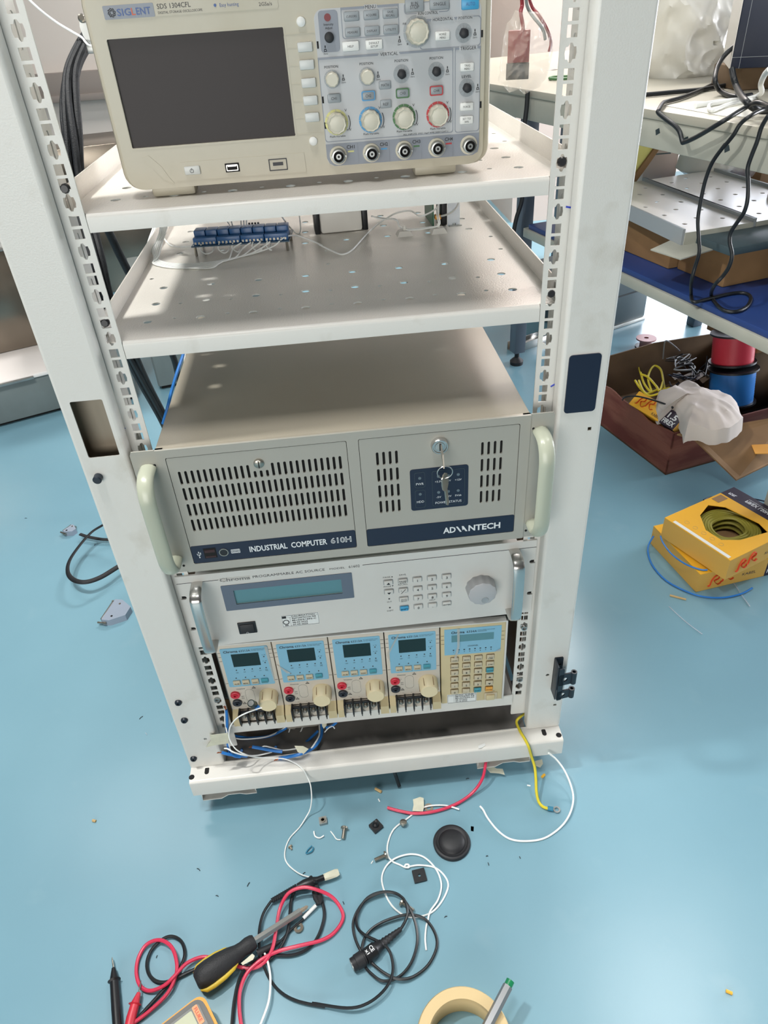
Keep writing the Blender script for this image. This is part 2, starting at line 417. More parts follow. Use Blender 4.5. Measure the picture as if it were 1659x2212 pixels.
for s, k2 in ((1, 0.295), (1, 0.182), (-1, 0.213)):
    mb = MB().box(s * 0.233 - 0.0062, s * 0.233 + 0.0062, 0.0005, 0.007, k2 - 0.0044, k2 + 0.0044, 0.001)
    mb.lathe([(0, 0.0042), (0.004, 0.0042), (0.004, 0.0026), (0.001, 0.0026)], (s * 0.233, 0.0005, k2), (0, -1, 0), 12)
    part('cage_nut', mb, 'zinc', railR if s > 0 else railL)
for s, k2 in ((1, ZS + 0.0005), (1, ZS - 2.55 * U - 0.014), (-1, ZS + 0.012), (-1, ZS - 2.62 * U)):
    mb = MB().lathe([(0, 0.0045), (0.003, 0.0045), (0.0055, 0.0032), (0.0055, 0.002)], (s * 0.2335, 0.0035, k2), (0, -1, 0.1), 10)
    part('rail_bolt', mb, 'black_plastic', railR if s > 0 else railL, 'black bolt head behind a rail hole')
for (u, v, du, dv, p) in ((1229, 448, 6, 1, postR), (1195, 833, 5, -3, railR), (147, 545, 3, 2, postL), (267, 925, 3, 2, postL)):
    a = at(u - du, v - dv, Y=-0.0012); b = at(u + du, v + dv, Y=-0.0012)
    if p in (postL, postR): yy = -0.0004
    part('ink_mark', MB().tube([(a.x, -0.0004, a.z), (b.x, -0.0004, b.z)], 0.0009, 6), 'ink_blue', railR if u > 800 else railL, 'blue pen mark')
# bolts in the left post
for (u, v) in ((212, 1032), (385, 1519), (398, 1557), (418, 1640)):
    c = at(u, v, Y=-0.022)
    mb = MB().lathe([(0, 0.0052), (0.0025, 0.0052), (0.0045, 0.004), (0.0045, 0.002), (0.0025, 0.0018)] if u > 300 else [(0, 0.005), (0.008, 0.005), (0.009, 0.004)], (c.x, -0.0195, c.z), (0, -1, 0), 16)
    part('bolt', mb, 'hinge_black', postL, 'dark bolt head')
# base beam
def base_beam():
    mb = MB(); R = 0.0045
    arc = [(-0.0475 + R - R * cos(a), 0.079 - R + R * sin(a)) for a in [i * pi / 8 for i in range(5)]]
    pl = [(-0.0475, 0.0445)] + arc + [(-0.0185, 0.0795), (-0.0185, 0.0815), (-0.0165, 0.0815), (-0.0165, 0.0775)]
    pl = pl + [(-0.0430, 0.0765), (-0.0450, 0.0740), (-0.0455, 0.0445)]
    n = len(pl); X = (-0.2985, 0.2985)
    vs = [(x, y, z) for x in X for y, z in pl]
    mb.add(vs, [(i, (i + 1) % n, n + (i + 1) % n, n + i) for i in range(n)] + [tuple(range(n)), tuple(range(n, 2 * n))])
    return mb
bb = part('base_beam', base_beam(), 'rack_paint', rack)
for x, y in [at(u, v, Z=0.079)[:2] for u, v in ((414, 1679), (1207, 1588))]:
    part('hole', MB().lathe([(0, 0.0045), (0.0004, 0.0045)], (x, y, 0.0790), (0, 0, 1), 14), 'dark_hole', bb)
for s, (u, v) in ((-1, (447, 1665)), (1, (1175, 1582))):
    c = at(u, v, Z=0.079)
    part('hole', MB().plate(rr(c.x - 0.0035, c.y - 0.0065, c.x + 0.0035, c.y + 0.0065, 0.0034), (), 0.0004, TXY(0.0790)), 'dark_hole', bb)
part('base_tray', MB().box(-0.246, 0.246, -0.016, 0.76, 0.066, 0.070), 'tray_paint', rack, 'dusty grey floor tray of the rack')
for s, u0, u1 in ((-1, -0.287, -0.200), (1, 0.160, 0.247)):
    pl = [(u0, 0.0445), (u0, 0.026), (u0 + 0.03, 0.026), (u0 + 0.042, 0.034), (u0 + 0.06, 0.034), (u0 + 0.07, 0.030), (u1, 0.030), (u1, 0.0445)]
    n = len(pl); mb = MB()
    q = [(x, z + 0.0016) for x, z in pl[1:-1]]
    vs = [(x, y, z) for y in (-0.046, 0.06) for x, z in pl]
    mb.add(vs, [(i, i + 1, n + i + 1, n + i) for i in range(n - 1)])
    n2 = len(pl)
    q = [(x + (0.0016 if i == 0 else -0.0016 if i == n2 - 1 else 0), z + (0 if i in (0, n2 - 1) else 0.0016)) for i, (x, z) in enumerate(pl)]
    vs = [(x, y, z) for y in (-0.046, 0.06) for x, z in q]; mb.add(vs, [(i, i + 1, n + i + 1, n + i) for i in range(n - 1)])
    vs = [(x, -0.046, z) for x, z in pl] + [(x, -0.046, z) for x, z in q]; mb.add(vs, [(i, i + 1, n + i + 1, n + i) for i in range(n - 1)])
    part('foot_bracket', mb, 'rack_paint', rack)
for s in (-1, 1):
    for y in (0.12, 0.70):
        part('levelling_foot', MB().lathe([(0, 0.022), (0.010, 0.022), (0.014, 0.008), (0.046, 0.008)], (s * 0.27, y, 0.0), (0, 0, 1), 20), 'black_rubber', rack)
# door hinge on the right post
hg = MB()
c0 = at(1195, 1421, Y=-0.0225); zt = 0.245; zb = 0.172
hg.box(0.2775, 0.2795, -0.040, -0.020, zb, zt, 0.0006)
hg.plate(rr(0.2775, zb, 0.291, zt, 0.002), [circ(0.286, zt - 0.014, 0.0022)], 0.002, TXZ(-0.020))
Th = Matrix.Translation((0.2795, -0.040, 0)) @ Matrix.Rotation(radians(8), 4, 'Z')
for z0, z1 in ((zt - 0.040, zt - 0.016), (zb + 0.002, zb + 0.020)):
    hg.plate(rr(0.0, z0, 0.021, z1, 0.003), [circ(0.010, (z0 + z1) / 2, 0.0042)] if z0 > 0.19 else [circ(0.009, (z0 + z1) / 2, 0.0042)], 0.0022, Th @ TXZ(0))
    hg.lathe([(0, 0.0046), (z1 - z0, 0.0046), (z1 - z0, 0.0026), (z1 - z0 - 0.004, 0.0026)], (0.3035, -0.0375, z0), (0, 0, 1), 16)
hg.plate(rr(0.0, zb, 0.008, zt - 0.004, 0.002), (), 0.0022, Th @ TXZ(0))
part('hinge', hg, 'hinge_black', postR, 'black door hinge on the right post')

# ---------------------------------------------------------------- perforated shelves
def shelf(zt, th, label):
    t = thing('perforated_shelf', label, 'shelf', (0, 0, zt), 0, 'perforated shelves in the rack')
    holes = []
    for i in range(8):
        x = (i - 3.5) * 0.0587
        for y in (0.0555, 0.1125, 0.1705, 0.3185, 0.3765, 0.4345): holes.append(circ(x, y, 0.0051, 14))
    for i in range(7):
        x = (i - 3) * 0.0587
        for y in (0.0600, 0.1075): holes.append(circ(x, y, 0.0026, 10))
    for y in (0.211, 0.2715):
        for x in (-0.227, 0, 0.227): holes.append(circ(x, y, 0.003, 10))
    mb = MB().plate([(-0.2435, 0.03), (-0.2395, 0.03), (-0.2395, 0.0040), (0.2395, 0.0040), (0.2395, 0.03), (0.2435, 0.03), (0.2435, 0.56), (-0.2435, 0.56)], holes, 0.0015, TXY(-0.0015))
    part('deck', mb, 'shelf_paint', t)
    R = 0.004
    arc = [(R - R * cos(a), -R + R * sin(a)) for a in [i * pi / 8 for i in range(5)]]
    pl = [(0.0, -th)] + arc + [(0.0045, -0.0012), (0.0016, -0.0045), (0.0016, -th)]
    n = len(pl); vs = [(x, y, z) for x in (-0.2222, 0.2222) for y, z in pl]
    lip = MB().add(vs, [(i, (i + 1) % n, n + (i + 1) % n, n + i) for i in range(n)] + [tuple(range(n)), tuple(range(n, 2 * n))])
    part('front_lip', lip, 'rack_paint', t)
    for s in (-1, 1):
        side = MB().box(*sorted((s * 0.2435, s * 0.2450)), 0.006, 0.56, -0.0015, 0.0205)
        part('side_flange', side, 'shelf_paint', t)
    return t
shelf(0.9085, 0.0165, 'upper perforated steel shelf of the rack, under the oscilloscope')
shelf(0.7815, 0.0185, 'lower perforated steel shelf of the rack, carrying the blue relay board')
t = thing('support_shelf', 'plain grey steel shelf at the rack bottom under the four load modules', 'shelf', (0, 0, 0.147))
part('deck', MB().box(-0.2225, 0.2225, 0.0, 0.50, -0.0018, 0.0), 'rack_paint', t)
part('front_lip', MB().add([(x, y, z) for x, a, b in ((-0.2225, 0.0065, -0.0125), (0.2225, 0.0020, -0.0205)) for y in (-0.0045, -0.0025) for z in (a, b)], [(0, 1, 3, 2), (4, 6, 7, 5), (0, 4, 5, 1), (2, 3, 7, 6), (0, 2, 6, 4), (1, 5, 7, 3)]), 'rack_paint', t)
# ================================================================ oscilloscope
sc = thing('oscilloscope', 'cream benchtop oscilloscope with dark screen on the upper rack shelf', 'oscilloscope', (-0.009, 0.045, 0.913))
body = MB()
def rounded_slab(mb, x0, x1, z0, z1, y0, y1, r, ins0=0.0, ins1=0.0, mi=0, e=0.004):
    """box with rounded XZ outline; front and back edges eased"""
    st = [(y0, e + ins0), (y0 + e * 0.3, e * 0.35 + ins0), (y0 + e, ins0), (y1, ins1)]
    rings = []
    for y, ins in st: rings.append([(x, y, z) for x, z in rr(x0 + ins, z0 + ins, x1 - ins, z1 - ins, max(r - ins * 0.5, 0.001), 5)])
    n = len(rings[0]); vs = [p for r_ in rings for p in r_]; fs = []
    for i in range(len(rings) - 1):
        for k in range(n): fs.append((i * n + k, i * n + (k + 1) % n, (i + 1) * n + (k + 1) % n, (i + 1) * n + k))
    fs += [tuple(range(n)), tuple(range((len(rings) - 1) * n, len(rings) * n))]
    return mb.add(vs, fs, mi)
rounded_slab(body, -0.1815, 0.1815, 0.0035, 0.170, 0.004, 0.034, 0.016)
rounded_slab(body, -0.1750, 0.1750, 0.008, 0.166, 0.034, 0.128, 0.012)
# raised bezel with window for the screen and a cut for the keypad panel
bz = rr(-0.1765, 0.0045, 0.1745, 0.168, 0.014, 6)
body.plate(bz, [rr(-0.1655, 0.0415, -0.0093, 0.1288, 0.001)], 0.0045, TXZ(0.0045))
part('housing', body, 'scope_body', sc)
part('screen', MB().box(-0.1655, -0.0093, 0.0025, 0.004, 0.0415, 0.1288), 'scope_screen', sc, 'dark blank screen')
pr = MB()
ring_outline(pr, rr(-0.1670, 0.0400, -0.0078, 0.1303, 0.002), 0.0012, 0.0)
part('screen_rim', pr, 'scope_body', sc)
# lower panel with power key and sockets
lo = MB()
lo.plate([(-0.1310, 0.0105), (-0.1235, 0.0265), (-0.003, 0.0265), (-0.0025, 0.0095)], (), 0.0006, TXZ(0.0))
part('socket_panel', lo, 'scope_body', sc)
lp = MB().plate([(-0.159, 0.033), (-0.150, 0.0225), (-0.1425, 0.0125), (-0.133, 0.0085), (-0.1365, 0.0135), (-0.142, 0.0240), (-0.152, 0.0345)], (), 0.0005, TXZ(0.0))
part('contour', lp, 'scope_body', sc)
pw = part('power_button', MB().box(-0.1208, -0.1055, -0.003, 0, 0.0150, 0.0228, 0.0012), 'key_pale', sc)
pm = MB(); ring_outline(pm, circ(-0.1135, 0.0187, 0.0019, 16), 0.0004, -0.003); pm.box(-0.1137, -0.1133, -0.0032, -0.003, 0.0187, 0.0212)
part('power_mark', pm, 'print_dark', pw)
us = part('usb_socket', MB().box(-0.0812, -0.0674, -0.0016, -0.0006, 0.0145, 0.0225, 0.0004), 'dark_hole', sc)
ring = MB(); ring_outline(ring, rr(-0.0800, 0.0157, -0.0686, 0.0213, 0.0008), 0.0008, -0.0018); ring.box(-0.0785, -0.0700, -0.0020, -0.0016, 0.0195, 0.0205)
part('usb_shell', ring, 'chrome', us)
pc = MB(); ring_outline(pc, rr(-0.0385, 0.0125, -0.0205, 0.0232, 0.0004), 0.0009, -0.0008); pc.box(-0.0345, -0.0245, -0.0012, -0.0006, 0.0170, 0.0200)
part('probe_terminal', pc, 'print_dark', sc)
for x0 in (-0.158, 0.106):
    part('foot', MB().box(x0, x0 + 0.043, 0.006, 0.030, -0.0045, 0.0065, 0.003), 'scope_body', sc)
# name plate
nb = MB().plate(rr(-0.1625, 0.1430, -0.0110, 0.1530, 0.0015), (), 0.0005, TXZ(0.0)); npl = part('name_plate', nb, 'scope_body', sc)
part('logo_field', MB().plate(rr(-0.1625, 0.1430, -0.1190, 0.1530, 0.001), (), 0.0004, TXZ(-0.0005)), 'scope_strip', npl)
tx = MB().text('SIG', -0.1510, 0.1452, 0.0050, 0.0120, 'l', -0.0010, bold=0.012)
tx.text('ENT', -0.1345, 0.1452, 0.0050, 0.0125, 'l', -0.0010, bold=0.012)
part('brand_lettering', tx, 'line_blue', npl)
part('brand_letter', MB().text('L', -0.1385, 0.1452, 0.0050, 0.0032, 'l', -0.0010, bold=0.012), 'print_orange', npl)
sw = MB()
for k in range(8):
    a = k * pi / 4; sw.tube([(-0.1555 + 0.0012 * cos(a), -0.0011, 0.1478 + 0.0012 * sin(a)), (-0.1555 + 0.0027 * cos(a + 0.5), -0.0011, 0.1478 + 0.0027 * sin(a + 0.5)), (-0.1555 + 0.0034 * cos(a + 1.1), -0.0011, 0.1478 + 0.0034 * sin(a + 1.1))], 0.00035, 4)
part('brand_emblem', sw, 'print_dark', npl)
tx = MB().text('SDS 1304CFL', -0.1160, 0.1482, 0.0036, 0.0290, 'l', -0.0006)
tx.text('300MHz', -0.0165, 0.1500, 0.0028, 0.0150, 'r', -0.0006).text('2GSa/s', -0.0165, 0.1452, 0.0026, 0.0115, 'r', -0.0006)
tx.text('DIGITAL STORAGE OSCILLOSCOPE', -0.1160, 0.1446, 0.0018, 0.0385, 'l', -0.0006)
part('model_lettering', tx, 'print_dark', npl)
part('slogan_lettering', MB().text('Easy hunting', -0.0620, 0.1466, 0.0026, 0.0165, 'l', -0.0006).lathe([(0, 0.0012), (0.0003, 0.0012)], (-0.0660, -0.0006, 0.1480), (0, -1, 0), 12), 'line_blue', npl)
# soft keys
for i in range(5):
    z = (0.11275, 0.0990, 0.0847, 0.0704, 0.0564)[i]
    part('soft_key', MB().box(0.0017, 0.0153, -0.0035, 0.0, z - 0.0039, z + 0.0039, 0.0012), 'key_pale', sc)
    part('key_mark', MB().box(-0.0075, 0.001, -0.0003, 0, z - 0.0003, z + 0.0001), 'scope_body', sc)
for z in (0.1318, 0.0360):
    part('round_key', MB().lathe([(0, 0.0039), (0.002, 0.0039), (0.0026, 0.0030)], (0.0072, 0, z), (0, -1, 0), 18), 'key_white', sc)
part('rim_line', MB().plate(rr(-0.0095, 0.0425, 0.0195, 0.1235, 0.002), [rr(-0.0090, 0.0430, 0.0190, 0.1230, 0.002)], 0.0004, TXZ(0)), 'scope_body', sc)
# keypad panel
pa = MB().plate(rr(0.0190, 0.0125, 0.1702, 0.1400, 0.008, 6), (), 0.0008, TXZ(0.0)); pan = part('keypad_panel', pa, 'scope_panel', sc)
st = MB().plate([(0.0190, 0.0322), (0.0190, 0.020), (0.0215, 0.0150), (0.0260, 0.0125), (0.1640, 0.0125), (0.1690, 0.0150), (0.1702, 0.020), (0.1702, 0.0322)], (), 0.0004, TXZ(-0.0008))
part('input_strip', st, 'scope_strip', pan)
part('intensity_field', MB().plate(rr(0.0228, 0.1073, 0.0403, 0.1388, 0.003), (), 0.0004, TXZ(-0.0008)), 'scope_strip', pan)
g = MB()      # grey group outlines
for (a, b, c, d) in ((0.0432, 0.1165, 0.0953, 0.1397), (0.0190, 0.0340, 0.1445, 0.1035), (0.1460, 0.0335, 0.1702, 0.1035), (0.1000, 0.1315, 0.1412, 0.1400), (0.1135, 0.1040, 0.1700, 0.1270)):
    ring_outline(g, rr(a, b, c, d, 0.0025), 0.0006, -0.0008)
for (a, b, z) in ((0.0432, 0.0645, 0.1391), (0.0765, 0.0953, 0.1391), (0.0190, 0.0745, 0.1029), (0.0950, 0.1445, 0.1029), (0.1460, 0.1500, 0.1029), (0.1670, 0.1702, 0.1029), (0.1205, 0.1240, 0.1262), (0.1460, 0.1475, 0.1262)):
    g.box(a, b, -0.0014, -0.0010, z - 0.001, z + 0.0008)
for x in (0.0495, 0.0805, 0.1125, 0.1440):
    g.box(x - 0.0004, x + 0.0004, -0.0016, -0.0012, 0.0135, 0.0315)
part('outline_print', g, 'scope_strip', pan)
tx = MB(); gp = MB()
for s_, x, z, h, w in (('MENU', 0.0700, 0.1378, 0.0026, 0.0095), ('VERTICAL', 0.0848, 0.1015, 0.0026, 0.0165), ('TRIGGER', 0.1585, 0.1014, 0.0026, 0.0150), ('HORIZONTAL', 0.1350, 0.1250, 0.0024, 0.0185),
                       ('POSITION', 0.1555, 0.1250, 0.0020, 0.0125), ('RUN CONTROL', 0.1215, 0.1304, 0.0022, 0.0180), ('POSITION', 0.0306, 0.0950, 0.0020, 0.0125), ('POSITION', 0.0632, 0.0955, 0.0020, 0.0125),
                       ('POSITION', 0.0958, 0.0958, 0.0020, 0.0125), ('POSITION', 0.1285, 0.0958, 0.0020, 0.0125), ('LEVEL', 0.1572, 0.0792, 0.0022, 0.0090), ('Intensity', 0.0315, 0.1275, 0.0018, 0.0085), ('Adjust', 0.0315, 0.1248, 0.0018, 0.0065),
                       ('ns', 0.1000, 0.1240, 0.0022, 0.0030), ('s', 0.1020, 0.1085, 0.0022, 0.0014), ('ALL INPUTS 1M\u03a9 16pF RMS 300V CAT I', 0.1170, 0.0348, 0.0012, 0.0440)):
    tx.text(s_, x, z, h, w, 'c', -0.0016)
    if s_ in ('MENU', 'VERTICAL', 'TRIGGER', 'RUN CONTROL', 'HORIZONTAL') or (s_ == 'POSITION' and z > 0.12): gp.box(x - w / 2 - 0.001, x + w / 2 + 0.001, -0.0014, -0.0008, z - 0.0006, z + h + 0.0004)
part('label_gap', gp, 'scope_panel', pan)
for i, x in enumerate((0.0314, 0.0640, 0.0966, 0.1294)):
    tx.text('V', x + 0.0095, 0.0590, 0.0022, 0.0022, 'c', -0.001).text('mV', x + 0.0115, 0.0425, 0.0022, 0.0045, 'c', -0.001).text('Push-Variable', x, 0.0377, 0.0017, 0.0150, 'c', -0.001)
    arc = [(x + 0.0130 * cos(a), -0.0011, 0.0500 + 0.0130 * sin(a)) for a in [radians(-28 + 9 * k) for k in range(7)]]; tx.tube(arc, 0.0003, 4)
for i, x in enumerate((0.0430, 0.0757, 0.1079, 0.1400)): tx.text('CH%d' % (i + 1), x, 0.0270, 0.0030, 0.0078, 'c', -0.0014, bold=0.01)
def zero_mark(x, z):
    tx.plate([(x - 0.0014, z - 0.0010), (x + 0.0014, z - 0.0010), (x + 0.0009, z + 0.0012), (x - 0.0009, z + 0.0012)], [[(x - 0.0008, z - 0.0005), (x + 0.0008, z - 0.0005), (x + 0.0005, z + 0.0006), (x - 0.0005, z + 0.0006)]], 0.0002, TXZ(-0.0010))
    tx.box(x - 0.0004, x + 0.0004, -0.0012, -0.001, z + 0.0018, z + 0.0038); tx.text('Zero', x, z - 0.0032, 0.0012, 0.0040, 'c', -0.001)
for x, z in ((0.0306, 0.0865), (0.0632, 0.0868), (0.0955, 0.0870), (0.1285, 0.0868), (0.1541, 0.1141), (0.1575, 0.0707)): zero_mark(x + 0.0105, z - 0.001)
zero_mark(0.0268, 0.1090); zero_mark(0.0950, 0.1120)
part('lettering', tx, 'print_black', pan)
def key(x, z, w, h, m, txt=None, tm='print_dark', d=0.003, th=0.0017, edge=None):
    k = part('key', MB().box(x - w / 2, x + w / 2, -0.0008 - d, -0.0008, z - h / 2, z + h / 2, 0.0011), m, pan)
    if edge:
        e = MB(); ring_outline(e, rr(x - w / 2 - 0.0003, z - h / 2 - 0.0003, x + w / 2 + 0.0003, z + h / 2 + 0.0003, 0.0016), 0.0010, -0.0008 - d - 0.0001, 0.0003); part('key_border', e, edge, k)
    if txt:
        L = txt.split('\n'); t_ = MB()
        for i, q in enumerate(L):
            t_.text(q, x, z - th / 2 + (len(L) - 1) * 0.0013 - i * 0.0026, th, min(w * 0.8, 0.00125 * len(q) * th / 0.0016), 'c', -0.0009 - d)
        part('key_lettering', t_, tm, k)
    return k
for i, (x, z, q) in enumerate(((0.0524, 0.1331, 'CURSORS'), (0.0701, 0.1331, 'ACQUIRE'), (0.0873, 0.1331, 'SAVE\nRECALL'), (0.0525, 0.1213, 'MEASURE'), (0.0701, 0.1213, 'DISPLAY'), (0.0872, 0.1213, 'UTILITY'))):
    key(x, z, 0.0136, 0.0072, 'key_grey', q)
key(0.0499, 0.1108, 0.0154, 0.0076, 'key_white', 'HELP', 'print_black'); key(0.0713, 0.1108, 0.0154, 0.0076, 'key_white', 'DEFAULT\nSETUP', 'print_black')
key(0.1092, 0.1378, 0.0168, 0.0100, 'key_grey', 'RUN\nSTOP', th=0.0026); key(0.1318, 0.1376, 0.0178, 0.0086, 'key_grey', 'SINGLE', th=0.0024); key(0.1596, 0.1360, 0.0158, 0.0086, 'key_blue', 'AUTO', 'line_blue', th=0.0026)
key(0.1343, 0.1136, 0.0135, 0.0070, 'key_white', 'HORIZ\nMENU', 'print_black')
key(0.0794, 0.0785, 0.0112, 0.0070, 'key_grey', 'MATH', th=0.0023); key(0.0794, 0.0629, 0.0106, 0.0070, 'key_grey', 'REF', th=0.0023)
for q, z in (('TRIG\nMENU', 0.0879), ('FORCE', 0.0555), ('SET TO\n50%', 0.0440)): key(0.1572, z, 0.0130, 0.0070, 'key_white', q, 'print_black')
for i, x in enumerate((0.0308, 0.0632, 0.0957, 0.1279)):
    key(x, 0.0708, 0.0122, 0.0076, 'key_grey', 'CH%d' % (i + 1), th=0.0023, edge=(None, 'ring_blue', 'ring_green', 'ring_red')[i])
def seg_ring(x, z, r0, r1, m, y=-0.0009, n=12):
    mb = MB(); gap = radians(1.3)
    for k in range(n):
        a0 = 2 * pi * k / n + gap; a1 = 2 * pi * (k + 1) / n - gap
        A = [a0 + (a1 - a0) * j / 4 for j in range(5)]
        mb.plate([(x + r1 * cos(a), z + r1 * sin(a)) for a in A] + [(x + r0 * cos(a), z + r0 * sin(a)) for a in A[::-1]], (), 0.0003, TXZ(y))
    return part('dial_ring', mb, m, pan)
for i, x in enumerate((0.0306, 0.0633, 0.0957, 0.1285)):
    seg_ring(x, 0.0862, 0.0035, 0.0076, 'key_grey')
    if i < 2: part('position_knob', MB().lathe([(0, 0.0064), (0.009, 0.0060), (0.0098, 0.0050)], (x, -0.0008, 0.0862), (0, -1, 0), 36, flute=9, fd=0.06), 'knob_cream', pan)
    else: part('knob_shaft', MB().lathe([(0, 0.0042), (0.007, 0.0038), (0.0075, 0.003)], (x, -0.0008, 0.0862), (0, -1, 0), 20, flute=5, fd=0.1), 'black_rubber', pan, 'bare black knob shaft')
for x, z in ((0.1541, 0.1145), (0.1575, 0.0710)):
    seg_ring(x, z, 0.0035, 0.0076, 'key_grey'); part('knob_shaft', MB().lathe([(0, 0.0042), (0.007, 0.0038), (0.0075, 0.003)], (x, -0.0008, z), (0, -1, 0), 20, flute=5, fd=0.1), 'black_rubber', pan, 'bare black knob shaft')
part('knob_shaft', MB().lathe([(0, 0.0043), (0.004, 0.004), (0.0045, 0.003)], (0.0312, -0.0012, 0.1186), (0, -1, 0), 20), 'black_rubber', pan)
part('indicator', MB().lathe([(0, 0.0030), (0.0005, 0.0030)], (0.0311, -0.0012, 0.1335), (0, -1, 0), 16), 'battery_red', pan)
for i, x in enumerate((0.0314, 0.0640, 0.0966, 0.1294)):
    seg_ring(x, 0.0505, 0.0090, 0.0111, ('ring_yellow', 'ring_blue', 'ring_green', 'ring_red')[i])
    part('volts_knob', MB().lathe([(0, 0.0096), (0.0095, 0.0090), (0.0106, 0.0082), (0.0102, 0.0070), (0.0106, 0.006)], (x, -0.0008, 0.0500), (0, -1, 0), 60, flute=10, fd=0.06), 'knob_cream', pan)
seg_ring(0.1112, 0.1182, 0.0102, 0.0125, 'key_grey')
part('timebase_knob', MB().lathe([(0, 0.0106), (0.0105, 0.0100), (0.0116, 0.0090), (0.0110, 0.0076), (0.0116, 0.006)], (0.1112, -0.0008, 0.1180), (0, -1, 0), 60, flute=12, fd=0.06), 'knob_cream', pan)
for i, x in enumerate((0.0304, 0.0630, 0.0954, 0.1280, 0.1600)):
    b = part('input_socket', MB().lathe([(0, 0.0086), (0.001, 0.0084)], (x, -0.0012, 0.0218), (0, -1, 0), 28), 'knob_cream', pan)
    part('bnc_shell', MB().lathe([(0, 0.0066), (0.0075, 0.0063), (0.0078, 0.0050), (0.0030, 0.0048)], (x, -0.0022, 0.0218), (0, -1, 0), 24, cap1=False).lathe([(0, 0.0026), (0.0075, 0.0026)], (x, -0.0022, 0.0218), (0, -1, 0), 14).box(x - 0.0076, x - 0.0058, -0.0085, -0.0065, 0.0210, 0.0226).box(x + 0.0058, x + 0.0076, -0.0085, -0.0065, 0.0210, 0.0226), 'zinc', b, 'metal connector shell')
    part('bnc_bore', MB().lathe([(0, 0.0046), (0.0015, 0.0046)], (x, -0.0030, 0.0218), (0, -1, 0), 20).lathe([(0, 0.0011), (0.0079, 0.0011)], (x, -0.0022, 0.0218), (0, -1, 0), 10), 'dark_hole', b)
for x, m in ((0.0430, 'ring_yellow'), (0.0757, 'ring_blue'), (0.1079, 'ring_green'), (0.1400, 'ring_red')):
    part('channel_colour_bar', MB().box(x - 0.003, x + 0.003, -0.0015, -0.0012, 0.0238, 0.0252), m, pan)
for x, z in ((0.0203, 0.0700), (0.0203, 0.1135), (0.0203, 0.0485), (0.1712, 0.113), (0.1712, 0.0560)):
    part('clip_slot', MB().box(x - 0.0008, x + 0.0008, -0.0011, -0.0007, z - 0.0028, z + 0.0028), 'dark_hole', pan)

# ================================================================ industrial computer
pcx = thing('rack_computer', 'beige rack mount industrial computer with two vented doors and a key in the right lock', 'computer', (0, -0.030, 0.4885))
part('case', MB().box(-0.2125, 0.2125, 0.0065, 0.450, 0.001, 0.1765, 0.0012).box(-0.2125, 0.2125, 0.003, 0.0070, 0.169, 0.1765).box(-0.2125, 0.2125, 0.003, 0.0070, 0.001, 0.0100).box(-0.2125, -0.2040, 0.003, 0.0070, 0.001, 0.1765).box(0.2040, 0.2125, 0.003, 0.0070, 0.001, 0.1765), 'computer_paint', pcx)
fr = MB().plate([(-0.2125, 0.0), (0.2125, 0.0), (0.2125, 0.1770), (-0.2125, 0.1770)], [rr(-0.2028, 0.0122, 0.0008, 0.1668, 0.002), rr(0.0140, 0.0115, 0.2003, 0.1672, 0.002)], 0.003, TXZ(0.003))
part('front_frame', fr, 'bezel_paint', pcx)
for s in (-1, 1):
    e = part('rack_ear', MB().plate([(s * 0.2130, 0.0), (s * 0.2370, 0.0), (s * 0.2405, 0.0045), (s * 0.2405, 0.1730), (s * 0.2385, 0.1770), (s * 0.2130, 0.1770)], (), 0.002, TXZ(0.004)), 'bezel_paint', pcx)
    P = [(s * 0.2245, 0.004, 0.1545), (s * 0.2245, -0.014, 0.1545), (s * 0.2245, -0.025, 0.1500), (s * 0.2245, -0.032, 0.1380), (s * 0.2245, -0.034, 0.1200), (s * 0.2245, -0.034, 0.0580), (s * 0.2245, -0.032, 0.0400), (s * 0.2245, -0.025, 0.0270), (s * 0.2245, -0.014, 0.0220), (s * 0.2245, 0.004, 0.0220)]
    sm = smooth(P, 5); part('handle', MB().tube(sm, 0.01, 14, rs=[(0.0094, 0.0060)] * len(sm)), 'handle_cream', e)
    for z in (0.158, 0.010): part('ear_screw', MB().lathe([(0, 0.0016), (0.0005, 0.0016)], (s * 0.2165, 0.002, z), (0, -1, 0), 10), 'dark_hole', e)
def slotrr(x, z, w=0.0031, h=0.0180): return rr(x - w / 2, z - h / 2, x + w / 2, z + h / 2, w * 0.48, 3)
holes = []
for r_ in range(4):
    for c_ in range(27):
        x = -0.1916 + c_ * 0.00704; z = 0.1384 - r_ * 0.02263
        if r_ == 0 and 12 <= c_ <= 14: holes.append(slotrr(x, z - 0.0045, h=0.0092))
        else: holes.append(slotrr(x, z))
dl = part('left_door', MB().plate(rr(-0.2022, 0.0130, 0.0002, 0.1660, 0.002), holes, 0.0025, TXZ(0.003)), 'bezel_paint', pcx, 'left door with rows of vent slots')
holes = [slotrr(x0 + i * 0.0074, 0.1384 - r_ * 0.0228) for x0 in (0.0345, 0.1572) for i in range(4) for r_ in range(4)]
dr = part('right_door', MB().plate(rr(0.0146, 0.0122, 0.1997, 0.1664, 0.002), holes, 0.0025, TXZ(0.003)), 'bezel_paint', pcx, 'right door with a lock and status panel')
part('grille_backing', MB().box(-0.2038, 0.2038, 0.0040, 0.0062, 0.0102, 0.1688), 'dark_hole', pcx)
n1 = part('model_strip', MB().plate(rr(-0.2022, 0.0130, 0.0002, 0.0398, 0.002), (), 0.0004, TXZ(0.0005)), 'navy', dl, 'navy blue strip with white lettering')
tx = MB().text('INDUSTRIAL  COMPUTER', -0.1318, 0.0225, 0.0082, 0.0962, 'l', 0.0, bold=0.022)
cu = MB().text('610H', -0.0310, 0.0228, 0.0080, 0.0258, 'l', 0.0, bold=0.035)
